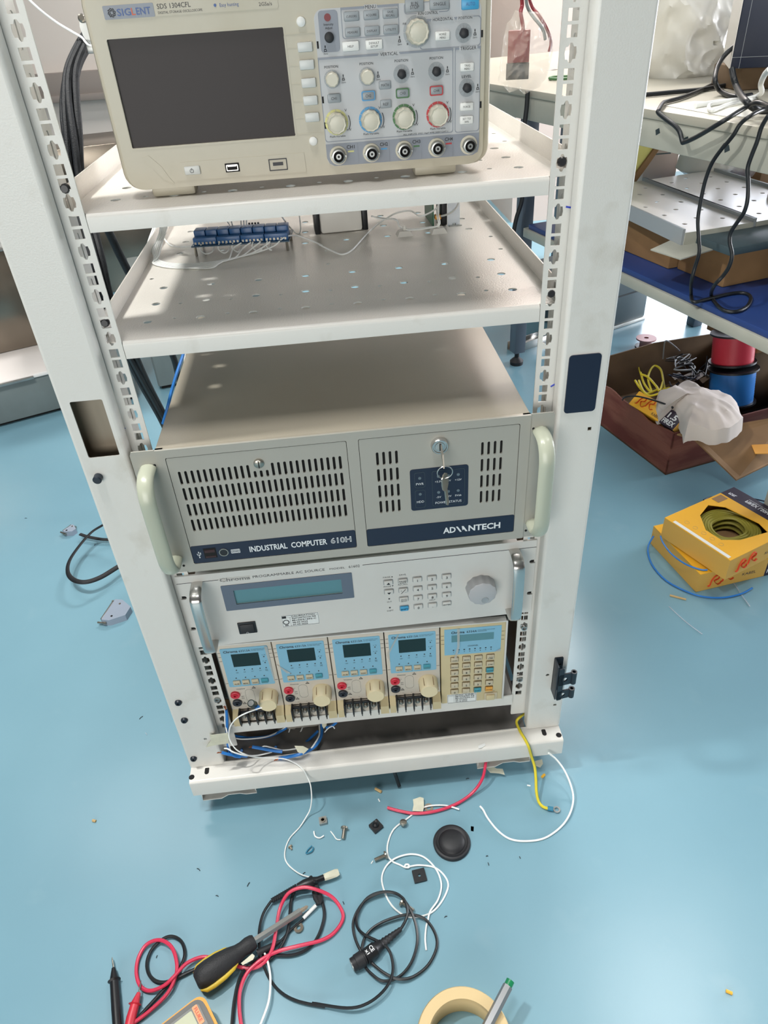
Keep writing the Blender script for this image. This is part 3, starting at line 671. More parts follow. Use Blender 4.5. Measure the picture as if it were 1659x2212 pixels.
# usb symbol
def usb(mb, x, z, k=1.0, y=0.0):
    mb.tube([(x, y, z - 0.0065 * k), (x, y, z + 0.0065 * k)], 0.0005 * k, 4)
    mb.plate([(x - 0.0014 * k, z + 0.0052 * k), (x + 0.0014 * k, z + 0.0052 * k), (x, z + 0.0082 * k)], (), 0.0004, TXZ(y))
    mb.tube([(x, y, z - 0.004 * k), (x - 0.0032 * k, y, z - 0.001 * k), (x - 0.0032 * k, y, z + 0.0012 * k)], 0.0005 * k, 4)
    mb.tube([(x, y, z - 0.003 * k), (x + 0.0032 * k, y, z), (x + 0.0032 * k, y, z + 0.0032 * k)], 0.0005 * k, 4)
    mb.lathe([(0, 0.0014 * k), (0.0004, 0.0014 * k)], (x, y, z - 0.007 * k), (0, -1, 0), 10)
    mb.box(x + 0.0022 * k, x + 0.0042 * k, y - 0.0003, y, z + 0.0025 * k, z + 0.0045 * k); mb.lathe([(0, 0.001 * k), (0.0004, 0.001 * k)], (x - 0.0032 * k, y, z + 0.002 * k), (0, -1, 0), 8)
usb(tx, -0.1938, 0.0262, 0.62)
ring_outline(tx, rr(-0.1545, 0.0232, -0.1435, 0.0290, 0.0005), 0.0006, 0.0)
for i in range(5):
    for j in range(3): tx.box(-0.1532 + i * 0.0018, -0.1520 + i * 0.0018, -0.0003, 0, 0.0243 + j * 0.0014, 0.0251 + j * 0.0014)
part('lettering', tx, 'print_white', n1); part('outline_lettering', cu, 'print_white', n1)
part('lettering_core', MB().text('610H', -0.0303, 0.0232, 0.0072, 0.0244, 'l', -0.0003, bold=-0.018), 'navy', n1)
uo = part('usb_opening', MB().box(-0.1875, -0.1725, -0.0006, 0.0005, 0.0195, 0.0345), 'dark_hole', n1)
part('usb_connector', MB().box(-0.1862, -0.1738, -0.0012, -0.0006, 0.0285, 0.0325).box(-0.1862, -0.1738, -0.0010, -0.0006, 0.0205, 0.0230), 'port_dark', uo)
ps = MB(); ps.lathe([(0, 0.0058), (0.0012, 0.0058), (0.0012, 0.0048), (0.0004, 0.0046)], (-0.1635, 0.0003, 0.0262), (0, -1, 0), 24); pso = part('keyboard_socket', ps, 'steel_screw', n1)
part('socket_face', MB().lathe([(0, 0.0047), (0.0009, 0.0047)], (-0.1635, 0.0003, 0.0262), (0, -1, 0), 20), 'black_plastic', pso)
n2 = part('brand_strip', MB().plate(rr(0.0146, 0.0122, 0.1997, 0.0385, 0.002), (), 0.0004, TXZ(0.0005)), 'navy', dr, 'navy blue strip with the maker name')
tx = MB().text('AD', 0.1100, 0.0205, 0.0085, 0.0160, 'l', 0.0, bold=0.03)
tx.plate([(0.1262, 0.0290), (0.1285, 0.0290), (0.1335, 0.0205), (0.1312, 0.0205)], (), 0.0004, TXZ(0.0)); tx.plate([(0.1335, 0.0290), (0.1358, 0.0290), (0.1408, 0.0205), (0.1385, 0.0205), (0.1367, 0.0235), (0.1350, 0.0235), (0.1345, 0.0225)], (), 0.0004, TXZ(0.0))
tx.text('NTECH', 0.1420, 0.0205, 0.0085, 0.0405, 'l', 0.0, bold=0.03)
part('brand_lettering', tx, 'print_white', n2)
sp = part('status_panel', MB().plate(rr(0.0712, 0.0600, 0.1410, 0.1195, 0.0035), (), 0.0005, TXZ(0.0005)), 'navy', dr, 'navy status panel with round indicator lamps')
led = MB(); tx = MB(); X0, Z1, Wd, Hg = 0.0712, 0.1195, 0.0698, 0.0595
for uu, vv in ((.165, .215), (.165, .60), (.485, .215), (.655, .215), (.825, .215), (.485, .60), (.655, .60), (.825, .60)):
    part('indicator', MB().lathe([(0, 0.0019), (0.0006, 0.0018)], (X0 + uu * Wd, 0.0, Z1 - vv * Hg), (0, -1, 0), 16), 'led_grey', sp)
for q, uu, vv, h, w in (('PWR', .165, .355, .0032, .0092), ('HDD', .165, .79, .0032, .0088), ('+3.3V', .485, .335, .0026, .0085), ('+5V', .655, .335, .0026, .0062), ('+12V', .825, .335, .0026, .0080), ('-5V', .485, .715, .0026, .0058), ('-12V', .655, .715, .0026, .0075), ('5Vsb', .825, .715, .0026, .0078), ('POWER STATUS', .655, .86, .0032, .0320)):
    tx.text(q, X0 + uu * Wd, Z1 - vv * Hg - 0.0014, h, w, 'c', -0.0001)
part('lettering', tx, 'print_white', sp)
g = MB()
for a in ((.075, .08, .255, .44), (.075, .50, .255, .93), (.375, .08, .935, .93)): ring_outline(g, rr(X0 + a[0] * Wd, Z1 - a[3] * Hg, X0 + a[2] * Wd, Z1 - a[1] * Hg, 0.0025), 0.0003, -0.0001)
part('outline_print', g, 'teal_dark', sp)
sc1 = part('door_screw', MB().lathe([(0, 0.0060), (0.002, 0.0058), (0.003, 0.0045)], (-0.1008, 0.0005, 0.1485), (0, -1, 0), 24), 'steel_screw', dl)
part('screw_slot', MB().box(-0.1014, -0.1002, -0.0029, -0.0024, 0.1435, 0.1530), 'dark_hole', sc1)
lk = part('door_lock', MB().lathe([(0, 0.0102), (0.005, 0.0100), (0.0062, 0.0090), (0.0062, 0.0078), (0.0048, 0.0074), (0.0048, 0.006), (0.0056, 0.0056)], (0.1067, 0.0005, 0.1498), (0, -1, 0), 32), 'chrome', dr, 'round chrome lock')
part('keyhole', MB().box(0.1060, 0.1074, -0.0056, -0.0050, 0.1450, 0.1540), 'dark_hole', lk)
# keys on a ring
kr = thing('key_ring', 'two small steel keys on a thin ring hanging from the computer door lock', 'keys', (0.1067, -0.036, 0.638))
def key_mesh(T, blade=0.021):
    mb = MB().plate([(-0.004, 0.0), (-0.0075, 0.004), (-0.0085, 0.010), (-0.007, 0.018), (-0.002, 0.021), (0.003, 0.021), (0.0075, 0.018), (0.0085, 0.010), (0.0075, 0.004), (0.004, 0.0), (0.003, 0.0), (0.003, -blade + 0.002), (0.0, -blade), (-0.003, -blade + 0.003), (-0.003, 0)], [circ(0, 0.0165, 0.0022)], 0.0016, T)
    return mb
T1 = Matrix.Translation((0.0012, -0.020, -0.0060)) @ Matrix.Rotation(radians(25), 4, 'X') @ Matrix.Rotation(radians(85), 4, 'Z') @ Matrix.Rotation(radians(-65), 4, 'X')
mb = MB().plate(rr(-0.0010, -0.008, 0.0016, 0.006, 0.0008), (), 0.020, Matrix.Translation((0, -0.002, 0)) @ TXZ(0))
part('key_in_lock', MB().add([(0.0002, 0, 0.004), (0.0018, 0, 0.004), (0.0018, 0, -0.004), (0.0002, 0, -0.004), (0.0002, -0.014, -0.001), (0.0018, -0.014, -0.001), (0.0018, -0.020, -0.016), (0.0002, -0.020, -0.016)],
     [(0, 1, 2, 3), (4, 5, 6, 7), (0, 1, 5, 4), (3, 2, 6, 7), (0, 3, 7, 4), (1, 2, 6, 5)]), 'steel_screw', kr)
rg = [(0.0025 + 0.0088 * cos(a), -0.0170 - 0.001 * sin(a), -0.0230 + 0.0088 * sin(a)) for a in [2 * pi * k / 36 for k in range(36)]]
part('ring', MB().tube(rg, 0.0006, 8, closed=True), 'chrome', kr)
T2 = Matrix.Translation((0.0030, -0.0150, -0.0480)) @ Matrix.Rotation(radians(58), 4, 'Z') @ Matrix.Rotation(radians(90), 4, 'X') @ Matrix.Rotation(radians(-6), 4, 'X')
part('hanging_key', key_mesh(T2, 0.022), 'steel_screw', kr)

# ================================================================ AC source
ac = thing('ac_power_source', 'white rack mount AC source with long teal display, keypad and round knob', 'power source', (0, 0, 0.328))
def notch(s, z):   # half-round slot open to the panel edge
    r = 0.0031; pts = [(s * 0.2405, z - r)] + [(s * (0.2355 - r * sin(a)), z - r * cos(a)) for a in [pi * k / 6 for k in range(7)]] + [(s * 0.2405, z + r)]
    return pts
R_ = notch(1, 0.0372) + notch(1, 0.0954); L_ = notch(-1, 0.0372) + notch(-1, 0.0954)
out = [(-0.2405, 0.0005), (0.2405, 0.0005)] + R_ + [(0.2405, 0.1325), (-0.2405, 0.1325)] + L_[::-1]
front = MB().plate(out, [rr(-0.1700, 0.0742, -0.0250, 0.1002, 0.0005)], 0.003, TXZ(-0.0002))
part('front_panel', front, 'ac_panel', ac)
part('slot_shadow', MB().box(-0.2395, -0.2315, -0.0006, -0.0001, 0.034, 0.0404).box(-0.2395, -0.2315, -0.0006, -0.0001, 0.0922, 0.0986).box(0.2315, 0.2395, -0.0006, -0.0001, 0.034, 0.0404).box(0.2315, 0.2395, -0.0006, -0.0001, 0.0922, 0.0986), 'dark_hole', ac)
part('case', MB().box(-0.215, 0.215, 0.0, 0.42, 0.003, 0.130), 'ac_panel', ac)
part('panel_seam', MB().box(-0.2405, -0.1855, -0.0036, -0.0032, 0.1203, 0.1209).box(0.0055, 0.2405, -0.0036, -0.0032, 0.1203, 0.1209), 'print_dark', ac)
lf = part('display_frame', MB().plate(rr(-0.1850, 0.0645, -0.0100, 0.1098, 0.0012), [rr(-0.1698, 0.0745, -0.0252, 0.1000)], 0.0008, TXZ(-0.0032)), 'lcd_frame', ac)
part('display', MB().box(-0.1700, -0.0250, -0.0012, -0.0004, 0.0742, 0.1002), 'lcd_teal', lf, 'blank teal display')
tx = MB().text('PROGRAMMABLE AC SOURCE', -0.1405, 0.1177, 0.0040, 0.0955, 'l', -0.0032).text('MODEL', -0.0385, 0.1180, 0.0028, 0.0205, 'l', -0.0032).text('61602', -0.0130, 0.1178, 0.0042, 0.0148, 'l', -0.0032)
part('lettering', tx, 'print_dark', ac)
part('brand_lettering', MB().text('Chroma', -0.1840, 0.1165, 0.0062, 0.0400, 'l', -0.0032, bold=0.012), 'print_dark', ac)
sl = MB()
for k in range(4): sl.box(-0.1842, -0.1438, -0.0036, -0.0034, 0.1172 + k * 0.0016, 0.1176 + k * 0.0016)
part('brand_stripes', sl, 'ac_panel', ac)
swb = part('power_switch', MB().box(-0.1752, -0.1502, -0.0050, -0.003, 0.0188, 0.0402, 0.0008), 'black_plastic', ac)
T = Matrix.Translation((-0.1627, -0.0055, 0.0295)) @ Matrix.Rotation(radians(-10), 4, 'X'); part('rocker', MB().box(-0.0095, 0.0095, -0.002, 0.003, -0.0075, 0.0075, 0.0008, T=T), 'black_rubber', swb)
rm = MB(); ring_outline(rm, circ(-0.1627, 0.0245, 0.0016, 14), 0.0003, -0.0092); part('rocker_mark', rm, 'print_white', swb)
def sticker(parent, x0, x1, z0, z1, y, head, lines, m='print_black'):
    s = part('calibration_sticker', MB().plate(rr(x0, z0, x1, z1, 0.0004), (), 0.0003, TXZ(y)), 'sticker_white', parent, 'white calibration sticker with handwriting')
    t_ = MB(); yy = y - 0.0003
    ring_outline(t_, rr(x0 + 0.0008, z0 + 0.0008, x1 - 0.0008, z1 - 0.0008), 0.0003, yy)
    n = len(lines) + 1; hh = (z1 - z0 - 0.002) / n
    t_.text(head, x0 + (x1 - x0) * 0.58, z1 - hh * 0.95, hh * 0.5, (x1 - x0) * 0.62, 'c', yy, bold=0.01)
    for i, q in enumerate(lines): t_.text(q, x0 + (x1 - x0) * 0.28, z1 - hh * (i + 1.95), hh * 0.6, (x1 - x0) * (0.64 if i < 2 else 0.40), 'l', yy, bold=0.02)
    t_.box(x0 + (x1 - x0) * 0.23, x0 + (x1 - x0) * 0.235, yy - 0.0002, yy, z0 + 0.001, z1 - hh); t_.box(x0 + 0.001, x1 - 0.001, yy - 0.0002, yy, z1 - hh * 1.1, z1 - hh * 1.07)
    part('lettering', t_, m, s); return s, yy
s_, yy = sticker(ac, -0.1142, -0.0618, 0.0222, 0.0446, -0.0032, 'CALIBRATION', ['Sai/cal/2nos-26', 'Model/61602-C', '08-03-2024', '07-03-2025'])
e = MB().lathe([(0, 0.0045), (0.0003, 0.0045), (0.0003, 0.0034), (0.0001, 0.0034)], (-0.1082, yy, 0.0315), (0, -1, 0), 18, cap0=False, cap1=False).box(-0.1128, -0.1072, yy - 0.0002, yy, 0.0388, 0.0428).box(-0.1105, -0.1055, yy - 0.0002, yy, 0.0248, 0.0262)
part('emblem', e, 'print_black', s_)
def ackey(x, z, q, m='ac_panel', w=0.0120, h=0.0086, th=0.0034):
    k = part('key', MB().box(x - w / 2, x + w / 2, -0.0062, -0.0030, z - h / 2 , z + h / 2, 0.0014), m, ac)
    surround = MB(); ring_outline(surround, rr(x - w / 2 - 0.0008, z - h / 2 - 0.0008, x + w / 2 + 0.0008, z + h / 2 + 0.0008, 0.0016), 0.0008, -0.0030, 0.0003); part('key_gap', surround, 'key_grey', k)
    t_ = MB()
    if q in ('^', 'v'):
        d = 0.0022 if q == '^' else -0.0022; t_.plate([(x - 0.0026, z - 0.001 - d * 0.5), (x + 0.0026, z - 0.001 - d * 0.5), (x, z - 0.001 + d)], (), 0.0003, TXZ(-0.0062))
    elif q == '/':
        t_.tube([(x - 0.003, -0.0064, z - 0.004), (x + 0.003, -0.0064, z + 0.003)], 0.0004, 4).text('+', x - 0.003, z, 0.002, 0.0025, 'c', -0.0063).text('-', x + 0.003, z - 0.003, 0.002, 0.0025, 'c', -0.0063)
    else:
        L = q.split('\n')
        for i, l_ in enumerate(L): t_.text(l_, x, z - th * 0.60 + (len(L) - 1) * 0.0014 - i * 0.0028, th, (min(w * 0.85, 0.0022 * len(l_)) if len(l_) > 1 else None), 'c', -0.0063, bold=0.012)
    part('key_lettering', t_, 'print_black', k)
C_ = (0.0381, 0.0580, 0.0779, 0.0979, 0.1181); Zr = (0.0857, 0.0688, 0.0520, 0.0350)
ackey(C_[0], Zr[0], '^'); ackey(C_[0], Zr[1], 'v')
ackey(C_[1], Zr[0], 'PAGE/\nEXIT', th=0.0020); ackey(C_[1], Zr[1], '/'); ackey(C_[1], Zr[2], 'OUT/\nQUIT', th=0.0020); ackey(C_[1], Zr[3], 'SHIFT', 'key_blue', th=0.0024)
for r_, row in enumerate(('123', '456', '789', '0.E')):
    for c_, q in enumerate(row): ackey(C_[2 + c_], Zr[r_], 'ENTER' if q == 'E' else q, th=0.0020 if q == 'E' else 0.0040)
tx = MB().text('PAGE', 0.0365, 0.0935, 0.0024, 0.0100, 'c', -0.0032).text('PAGE', 0.0365, 0.0767, 0.0024, 0.0100, 'c', -0.0032).text('SAVE', 0.0580, 0.0950, 0.0024, 0.0092, 'c', -0.0032).text('RECALL', 0.0580, 0.0775, 0.0026, 0.0135, 'c', -0.0032)
tx.text('OUT', 0.0378, 0.0480, 0.0024, 0.0066, 'c', -0.0032).text('SHIFT', 0.0380, 0.0310, 0.0024, 0.0090, 'c', -0.0032).text('HELP', 0.0979, 0.0432, 0.0022, 0.0082, 'c', -0.0032)
for z in (0.0549, 0.0382): tx.lathe([(0, 0.0012), (0.0004, 0.0012)], (0.0378, -0.0032, z), (0, -1, 0), 12)
tx.plate([(0.0425, 0.0937), (0.0450, 0.0937), (0.04375, 0.0958)], (), 0.0002, TXZ(-0.0032)); tx.plate([(0.0425, 0.0790), (0.0450, 0.0790), (0.04375, 0.0769)], (), 0.0002, TXZ(-0.0032))
part('keypad_lettering', tx, 'print_dark', ac)
kb = part('dial_knob', MB().lathe([(0, 0.0212), (0.010, 0.0206), (0.0160, 0.0198), (0.0168, 0.0185)], (0.1655, -0.0032, 0.0600), (0, -1, 0), 96, flute=12, fd=0.05), 'knob_grey', ac)
part('finger_dimple', MB().lathe([(0, 0.0052), (0.0006, 0.0050), (0.0002, 0.0034)], (0.1690, -0.0200, 0.0490), (0, -1, 0), 24), 'key_grey', kb)
for s in (-1, 1):
    hx = 0.2135 if s < 0 else 0.2100
    P = smooth([(s * hx, -0.003, 0.1205), (s * hx, -0.018, 0.1205), (s * hx, -0.030, 0.1165), (s * hx, -0.0345, 0.1050), (s * hx, -0.0355, 0.065), (s * hx, -0.0345, 0.0270), (s * hx, -0.030, 0.0150), (s * hx, -0.018, 0.0110), (s * hx, -0.003, 0.0110)], 5)
    part('handle', MB().tube(P, 0.005, 12, rs=[(0.0076, 0.0016)] * len(P)), 'chrome', ac, 'polished flat metal handle')

# ================================================================ electronic load mainframe and its modules
YAW = atan2(-0.013, 0.417); MFO = Vector((-0.2125, 0.005, 0.1475))
TM = Matrix.Translation(MFO) @ Matrix.Rotation(YAW, 4, 'Z')
mf = thing('load_mainframe', 'long instrument mainframe with beige control keypad at its right, holding four load modules', 'electronic load', MFO, YAW)
b = MB().box(-0.0060, 0.4200, 0.010, 0.40, 0.0002, 0.0035).box(-0.0060, 0.4200, 0.010, 0.40, 0.1690, 0.1735).box(-0.0065, -0.0045, 0.004, 0.40, 0.0002, 0.1735).box(0.4180, 0.4205, 0.003, 0.40, 0.0002, 0.1735).box(-0.006, 0.42, 0.39, 0.40, 0.0, 0.17)
part('case', b, 'machine_grey', mf)
part('trim_edge', MB().box(0.4165, 0.4195, -0.001, 0.02, 0.0, 0.1735, 0.0008).box(-0.006, 0.4195, -0.0008, 0.02, 0.1710, 0.1735, 0.0008), 'ac_panel', mf)
cp = part('control_panel', MB().box(0.3212, 0.4165, 0.0, 0.012, 0.0008, 0.1708, 0.0012), 'load_beige', mf, 'beige control panel with keypad')
lb = part('display_label', MB().plate([(0.3266, 0.1118), (0.4085, 0.1110), (0.4103, 0.1130), (0.4103, 0.1653), (0.3266, 0.1653)], [rr(0.3371, 0.1384, 0.3994, 0.1528)], 0.0006, TXZ(0.0)), 'label_blue', cp)
part('display', MB().box(0.3371, 0.3994, -0.0003, 0.0, 0.1384, 0.1528), 'lcd_teal', lb)
tx = MB().text('Chroma', 0.3366, 0.1560, 0.0045, 0.0195, 'l', -0.0007, bold=0.02).text('6334A', 0.3592, 0.1560, 0.0042, 0.0150, 'l', -0.0007).text('HIGH SPEED DC LOAD', 0.3755, 0.1590, 0.0013, 0.0250, 'l', -0.0007).text('MAINFRAME', 0.3755, 0.1565, 0.0013, 0.0130, 'l', -0.0007).text('CHANNEL', 0.3690, 0.1272, 0.0026, 0.0155, 'c', -0.0007)
for i in range(8):
    x = 0.3400 + i * 0.0080; tx.box(x - 0.0011, x + 0.0011, -0.0009, -0.0006, 0.1208, 0.1224).text(str(i + 1), x, 0.1162, 0.0024, None, 'c', -0.0007)
part('lettering', tx, 'print_black', lb)
def bkey(x, z, q, m='key_beige', w=0.0112, h=0.0098):
    k = part('key', MB().box(x - w / 2, x + w / 2, -0.0030, 0.0, z - h / 2, z + h / 2, 0.0012), m, cp)
    g_ = MB(); ring_outline(g_, rr(x - w / 2 - 0.0006, z - h / 2 - 0.0006, x + w / 2 + 0.0006, z + h / 2 + 0.0006, 0.001), 0.0006, 0.0); part('key_gap', g_, 'cardboard_in', k)
    t_ = MB()
    if q in '^v': d = 0.002 if q == '^' else -0.002; t_.plate([(x - 0.0022, z - 0.0006 - d * 0.5), (x + 0.0022, z - 0.0006 - d * 0.5), (x, z - 0.0006 + d)], (), 0.0003, TXZ(-0.003))
    else:
        L = q.split('\n'); th = 0.0036 if len(q) == 1 else 0.0018
        for i, l_ in enumerate(L): t_.text(l_, x, z - th * 0.6 + (len(L) - 1) * 0.0013 - i * 0.0026, th, min(w * 0.85, 0.0018 * len(l_)) if len(l_) > 1 else None, 'c', -0.0031, bold=0.01)
    part('key_lettering', t_, 'print_black', k)
KX = (0.3416, 0.3596, 0.3776, 0.3956); KZ = (0.1012, 0.0868, 0.0726, 0.0582, 0.0438, 0.0292)
for r_, row in enumerate((('CHAN', 'MODE', 'PROG', 'OCP\nJUMP'), ('RECALL', 'SAVE', 'SPEC', 'COMP'), ('7', '8', '9', 'ON/OFF'), ('4', '5', '6', '^'), ('1', '2', '3', 'v'), ('0', '.', 'SHIFT', 'ENTER'))):
    for c_, q in enumerate(row): bkey(KX[c_], KZ[r_], q, 'key_teal' if q in ('ON/OFF', 'SHIFT') else 'key_orange' if q == 'ENTER' else 'key_beige')
tx = MB().text('SYS', 0.3412, 0.0362, 0.0013, 0.004, 'c', -0.0002).text('LOCAL', 0.3592, 0.0362, 0.0013, 0.006, 'c', -0.0002).text('LCL', 0.3772, 0.0362, 0.0013, 0.004, 'c', -0.0002).text('CLEAR', 0.3776, 0.0505, 0.0013, 0.0065, 'c', -0.0002).text('POWER', 0.4010, 0.0212, 0.0016, 0.0080, 'c', -0.0002)
for z in (0.1525, 0.1440, 0.1355): tx.box(0.3218, 0.3262, -0.0003, 0, z, z + 0.0004).box(0.4108, 0.4150, -0.0003, 0, z, z + 0.0004)
part('panel_lettering', tx, 'print_dark', cp)
sticker(cp, 0.3302, 0.3766, 0.0008, 0.0215, 0.0, 'CAL LAB', ['Mcs/sd/23-24', 'Model/63A-63', '08-10-2023', '15-10-2024'])
pwk = part('power_switch', MB().box(0.3885, 0.4090, -0.0020, 0.0, 0.0038, 0.0192, 0.001), 'key_beige', cp)
part('rocker', MB().box(0.3910, 0.4045, -0.0050, -0.002, 0.0055, 0.0170, 0.001), 'load_beige', pwk, 'translucent cover over the power rocker')
part('peeling_film', MB().add([(0.3450, -0.0022, 0.1665), (0.3490, -0.0022, 0.1665), (0.3450, -0.0045, 0.1330), (0.3485, -0.0045, 0.1330), (0.3402, -0.0040, 0.1060), (0.3438, -0.0040, 0.1060)], [(0, 1, 3, 2), (2, 3, 5, 4)]), 'film', lb, 'strip of peeling clear protective film')
part('peeling_film', MB().add([(0.4010, -0.0009, 0.1112), (0.4103, -0.0020, 0.1185), (0.4108, -0.0009, 0.1112)], [(0, 1, 2)]), 'film', lb)

NM = ('leftmost load module, next to the left rail, a small capacitor wired to it',
      'second load module from the left, clear film lifting at its left edge',
      'third load module from the left, in the middle of the row, with a blue label',
      'fourth load module, directly left of the beige control keypad')
def module(i):
    x0 = -0.0045 + 0.0813 * i; x1 = x0 + 0.0807
    P = TM @ Vector((x0, 0, 0.0040))
    t = thing('load_module', NM[i], 'electronic load', P, YAW, 'electronic load modules in the mainframe')
    W_ = 0.0802; dz = -0.0040
    part('front_panel', MB().box(0.0002, W_, 0.0, 0.012, 0.030 + dz, 0.1708 + dz, 0.0010).box(0.0002, W_, 0.006, 0.012, 0.0008, 0.031 + dz), 'load_cream', t)
    part('body', MB().box(0.002, W_ - 0.002, 0.012, 0.36, 0.002, 0.162), 'zinc', t)
    lb = part('label', MB().plate(rr(0.0056, 0.0826 + dz, 0.0745, 0.1648 + dz, 0.0022), [rr(0.0198, 0.1254 + dz, 0.0598, 0.1524 + dz)], 0.0006, TXZ(0)), 'label_blue', t, 'pale blue label with indicator dots')
    part('display', MB().box(0.0198, 0.0598, -0.0003, 0.0, 0.1254 + dz, 0.1524 + dz), 'display_dark', lb, 'dark green blank display')
    tx = MB().text('Chroma', 0.0100, 0.1560 + dz, 0.0044, 0.0208, 'l', -0.0007, bold=0.02).text('63313A', 0.0325, 0.1560 + dz, 0.0040, 0.0165, 'l', -0.0007).text('DC ELECTRONIC LOAD', 0.0505, 0.1590 + dz, 0.0012, 0.0210, 'l', -0.0007).text('60V/60A 300W MAX', 0.0505, 0.1565 + dz, 0.0012, 0.0180, 'l', -0.0007)
    for x, z in ((0.0223, 0.1187), (0.0342, 0.1187), (0.0457, 0.1187), (0.0573, 0.1187), (0.0662, 0.1189), (0.0189, 0.1018), (0.0329, 0.1019), (0.0468, 0.1021), (0.0608, 0.1023), (0.0665, 0.1427), (0.0664, 0.1299)):
        tx.lathe([(0, 0.0010), (0.0004, 0.0010)], (x, -0.0006, z + dz), (0, -1, 0), 10)
    for q, x, z in (('LED', 0.0227, 0.1125), ('CR', 0.0337, 0.1128), ('CV', 0.0453, 0.1130), ('CC', 0.0570, 0.1132), ('GO', 0.0662, 0.1142), ('NG', 0.0664, 0.1120), ('V  /%', 0.0665, 0.1456), ('A  /W', 0.0664, 0.1328)):
        tx.text(q, x, z + dz, 0.0017, None, 'c', -0.0007)
    tx.text('STATIC/DYNA', 0.0330, 0.0852 + dz, 0.0015, 0.0115, 'c', -0.0007).text('OCP/OPP', 0.0472, 0.0852 + dz, 0.0015, 0.0110, 'c', -0.0007)
    part('lettering', tx, 'print_dark', lb)
    for x, q, m in ((0.0184, 'A/B', 'key_beige'), (0.0320, 'MEAS.', 'key_beige'), (0.0460, 'SHORT', 'key_beige'), (0.0602, 'LOAD', 'key_teal')):
        k = part('key', MB().box(x - 0.0054, x + 0.0054, -0.0032, -0.0006, 0.0880 + dz, 0.0972 + dz, 0.0010), m, lb)
        part('key_lettering', MB().text(q, x, 0.0905 + dz, 0.0020, 0.0078, 'c', -0.0033, bold=0.01), 'print_dark' if m != 'key_teal' else 'lcd_frame', k)
    tx = MB()
    for z in (0.1560, 0.1475, 0.1390, 0.0905): tx.box(0.0010, 0.0052, -0.0003, 0, z + dz, z + dz + 0.0004).box(0.0750, 0.0795, -0.0003, 0, z + dz, z + dz + 0.0004)
    tx.text('Vsense', 0.0210, 0.0758 + dz, 0.0022, 0.0130, 'c', -0.0003)
    def warn(x, z, k=1.0, y=-0.0003):
        tx.plate([(x - 0.0030 * k, z), (x + 0.0030 * k, z), (x, z + 0.0048 * k)], [[(x - 0.0021 * k, z + 0.0006 * k), (x + 0.0021 * k, z + 0.0006 * k), (x, z + 0.0038 * k)]], 0.0002, TXZ(y)); tx.box(x - 0.0002, x + 0.0002, y - 0.0002, y, z + 0.0011 * k, z + 0.0027 * k)
    warn(0.0408, 0.0755 + dz); warn(0.0216, 0.0418 + dz)
    tx.text('+', 0.0205, 0.0665 + dz, 0.002, None, 'c', -0.0003).text('60V', 0.0215, 0.0585 + dz, 0.0020, 0.0045, 'c', -0.0003).text('MAX', 0.0215, 0.0545 + dz, 0.0018, 0.0045, 'c', -0.0003).text('-', 0.0205, 0.0480 + dz, 0.0016, None, 'c', -0.0003)
    for x in (0.022, 0.035): tx.text('-', x, 0.0350 + dz, 0.0025, 0.0016, 'c', -0.0003)
    tx.text('+', 0.048, 0.0350 + dz, 0.0025, None, 'c', -0.0003)
    ring_outline(tx, rr(0.0262, 0.0450 + dz, 0.0395, 0.0740 + dz, 0.0060), 0.0002, -0.0001, 0.0001)
    part('panel_lettering', tx, 'print_dark', t)
    for z, m in ((0.0650, 'jack_red'), (0.0470, 'jack_black')):
        part('sense_jack', MB().lathe([(0, 0.0073), (0.0030, 0.0071), (0.0036, 0.0060), (0.0030, 0.0046), (0.0030, 0.0036), (0.0042, 0.0034), (0.0042, 0.0022), (0.0005, 0.0020)], (0.0110, 0.0, z + dz), (0, -1, 0), 28), m, t)
    kb = part('dial_knob', MB().lathe([(0, 0.0150), (0.002, 0.0148), (0.0205, 0.0134), (0.0215, 0.0125)], (0.0612, 0.0, 0.0580 + dz), (0, -1, 0), 60, flute=5, fd=0.02), 'load_knob', t)
    gm = MB()
    for a in (60, 120, 180, 240, 300, 0): gm.box(-0.0004, 0.0004, -0.019, -0.002, 0.0140, 0.0146, T=Matrix.Translation((0.0612, 0, 0.0580 + dz)) @ Matrix.Rotation(radians(a + 30), 4, 'Y'))
    part('knob_groove', gm, 'cardboard', kb)
    # binding post block
    tb = part('terminal_block', MB().box(0.0100, 0.0655, -0.004, 0.004, 0.0010, 0.0280 + dz, 0.0008), 'load_cream', t)
    for s, a, c in ((0, 0.0004, 0.0098), (1, 0.0668, 0.0798)):
        part('block_cheek', MB().add([(a, 0.004, 0.0290), (c, 0.004, 0.0290), (a, -0.012, 0.0175), (c, -0.012, 0.0175), (a, -0.012, 0.0006), (c, -0.012, 0.0006), (a, 0.004, 0.0006), (c, 0.004, 0.0006)], [(0, 1, 3, 2), (2, 3, 5, 4), (4, 5, 7, 6), (0, 2, 4, 6), (1, 3, 5, 7), (0, 1, 7, 6)]), 'load_beige', tb)
    for k in range(5):
        x = 0.0115 + k * 0.0130
        part('barrier', MB().box(x - 0.0013, x + 0.0013, -0.0145, 0.0, 0.0060, 0.0285, 0.0008).box(x - 0.0007, x + 0.0007, -0.0130, -0.004, 0.0005, 0.0070), 'black_plastic', tb)
    part('barrier_bar', MB().box(0.0105, 0.0645, -0.0065, -0.003, 0.0225, 0.0265, 0.0008), 'black_plastic', tb)
    for k in range(4):
        x = 0.0180 + k * 0.0130
        part('terminal_screw', MB().lathe([(0, 0.0034), (0.0035, 0.0034), (0.0045, 0.0022)], (x, -0.0050, 0.0170), (0, -1, 0.15), 14).box(x - 0.0042, x + 0.0042, -0.0050, -0.0040, 0.0125, 0.0215), 'steel_screw', tb)
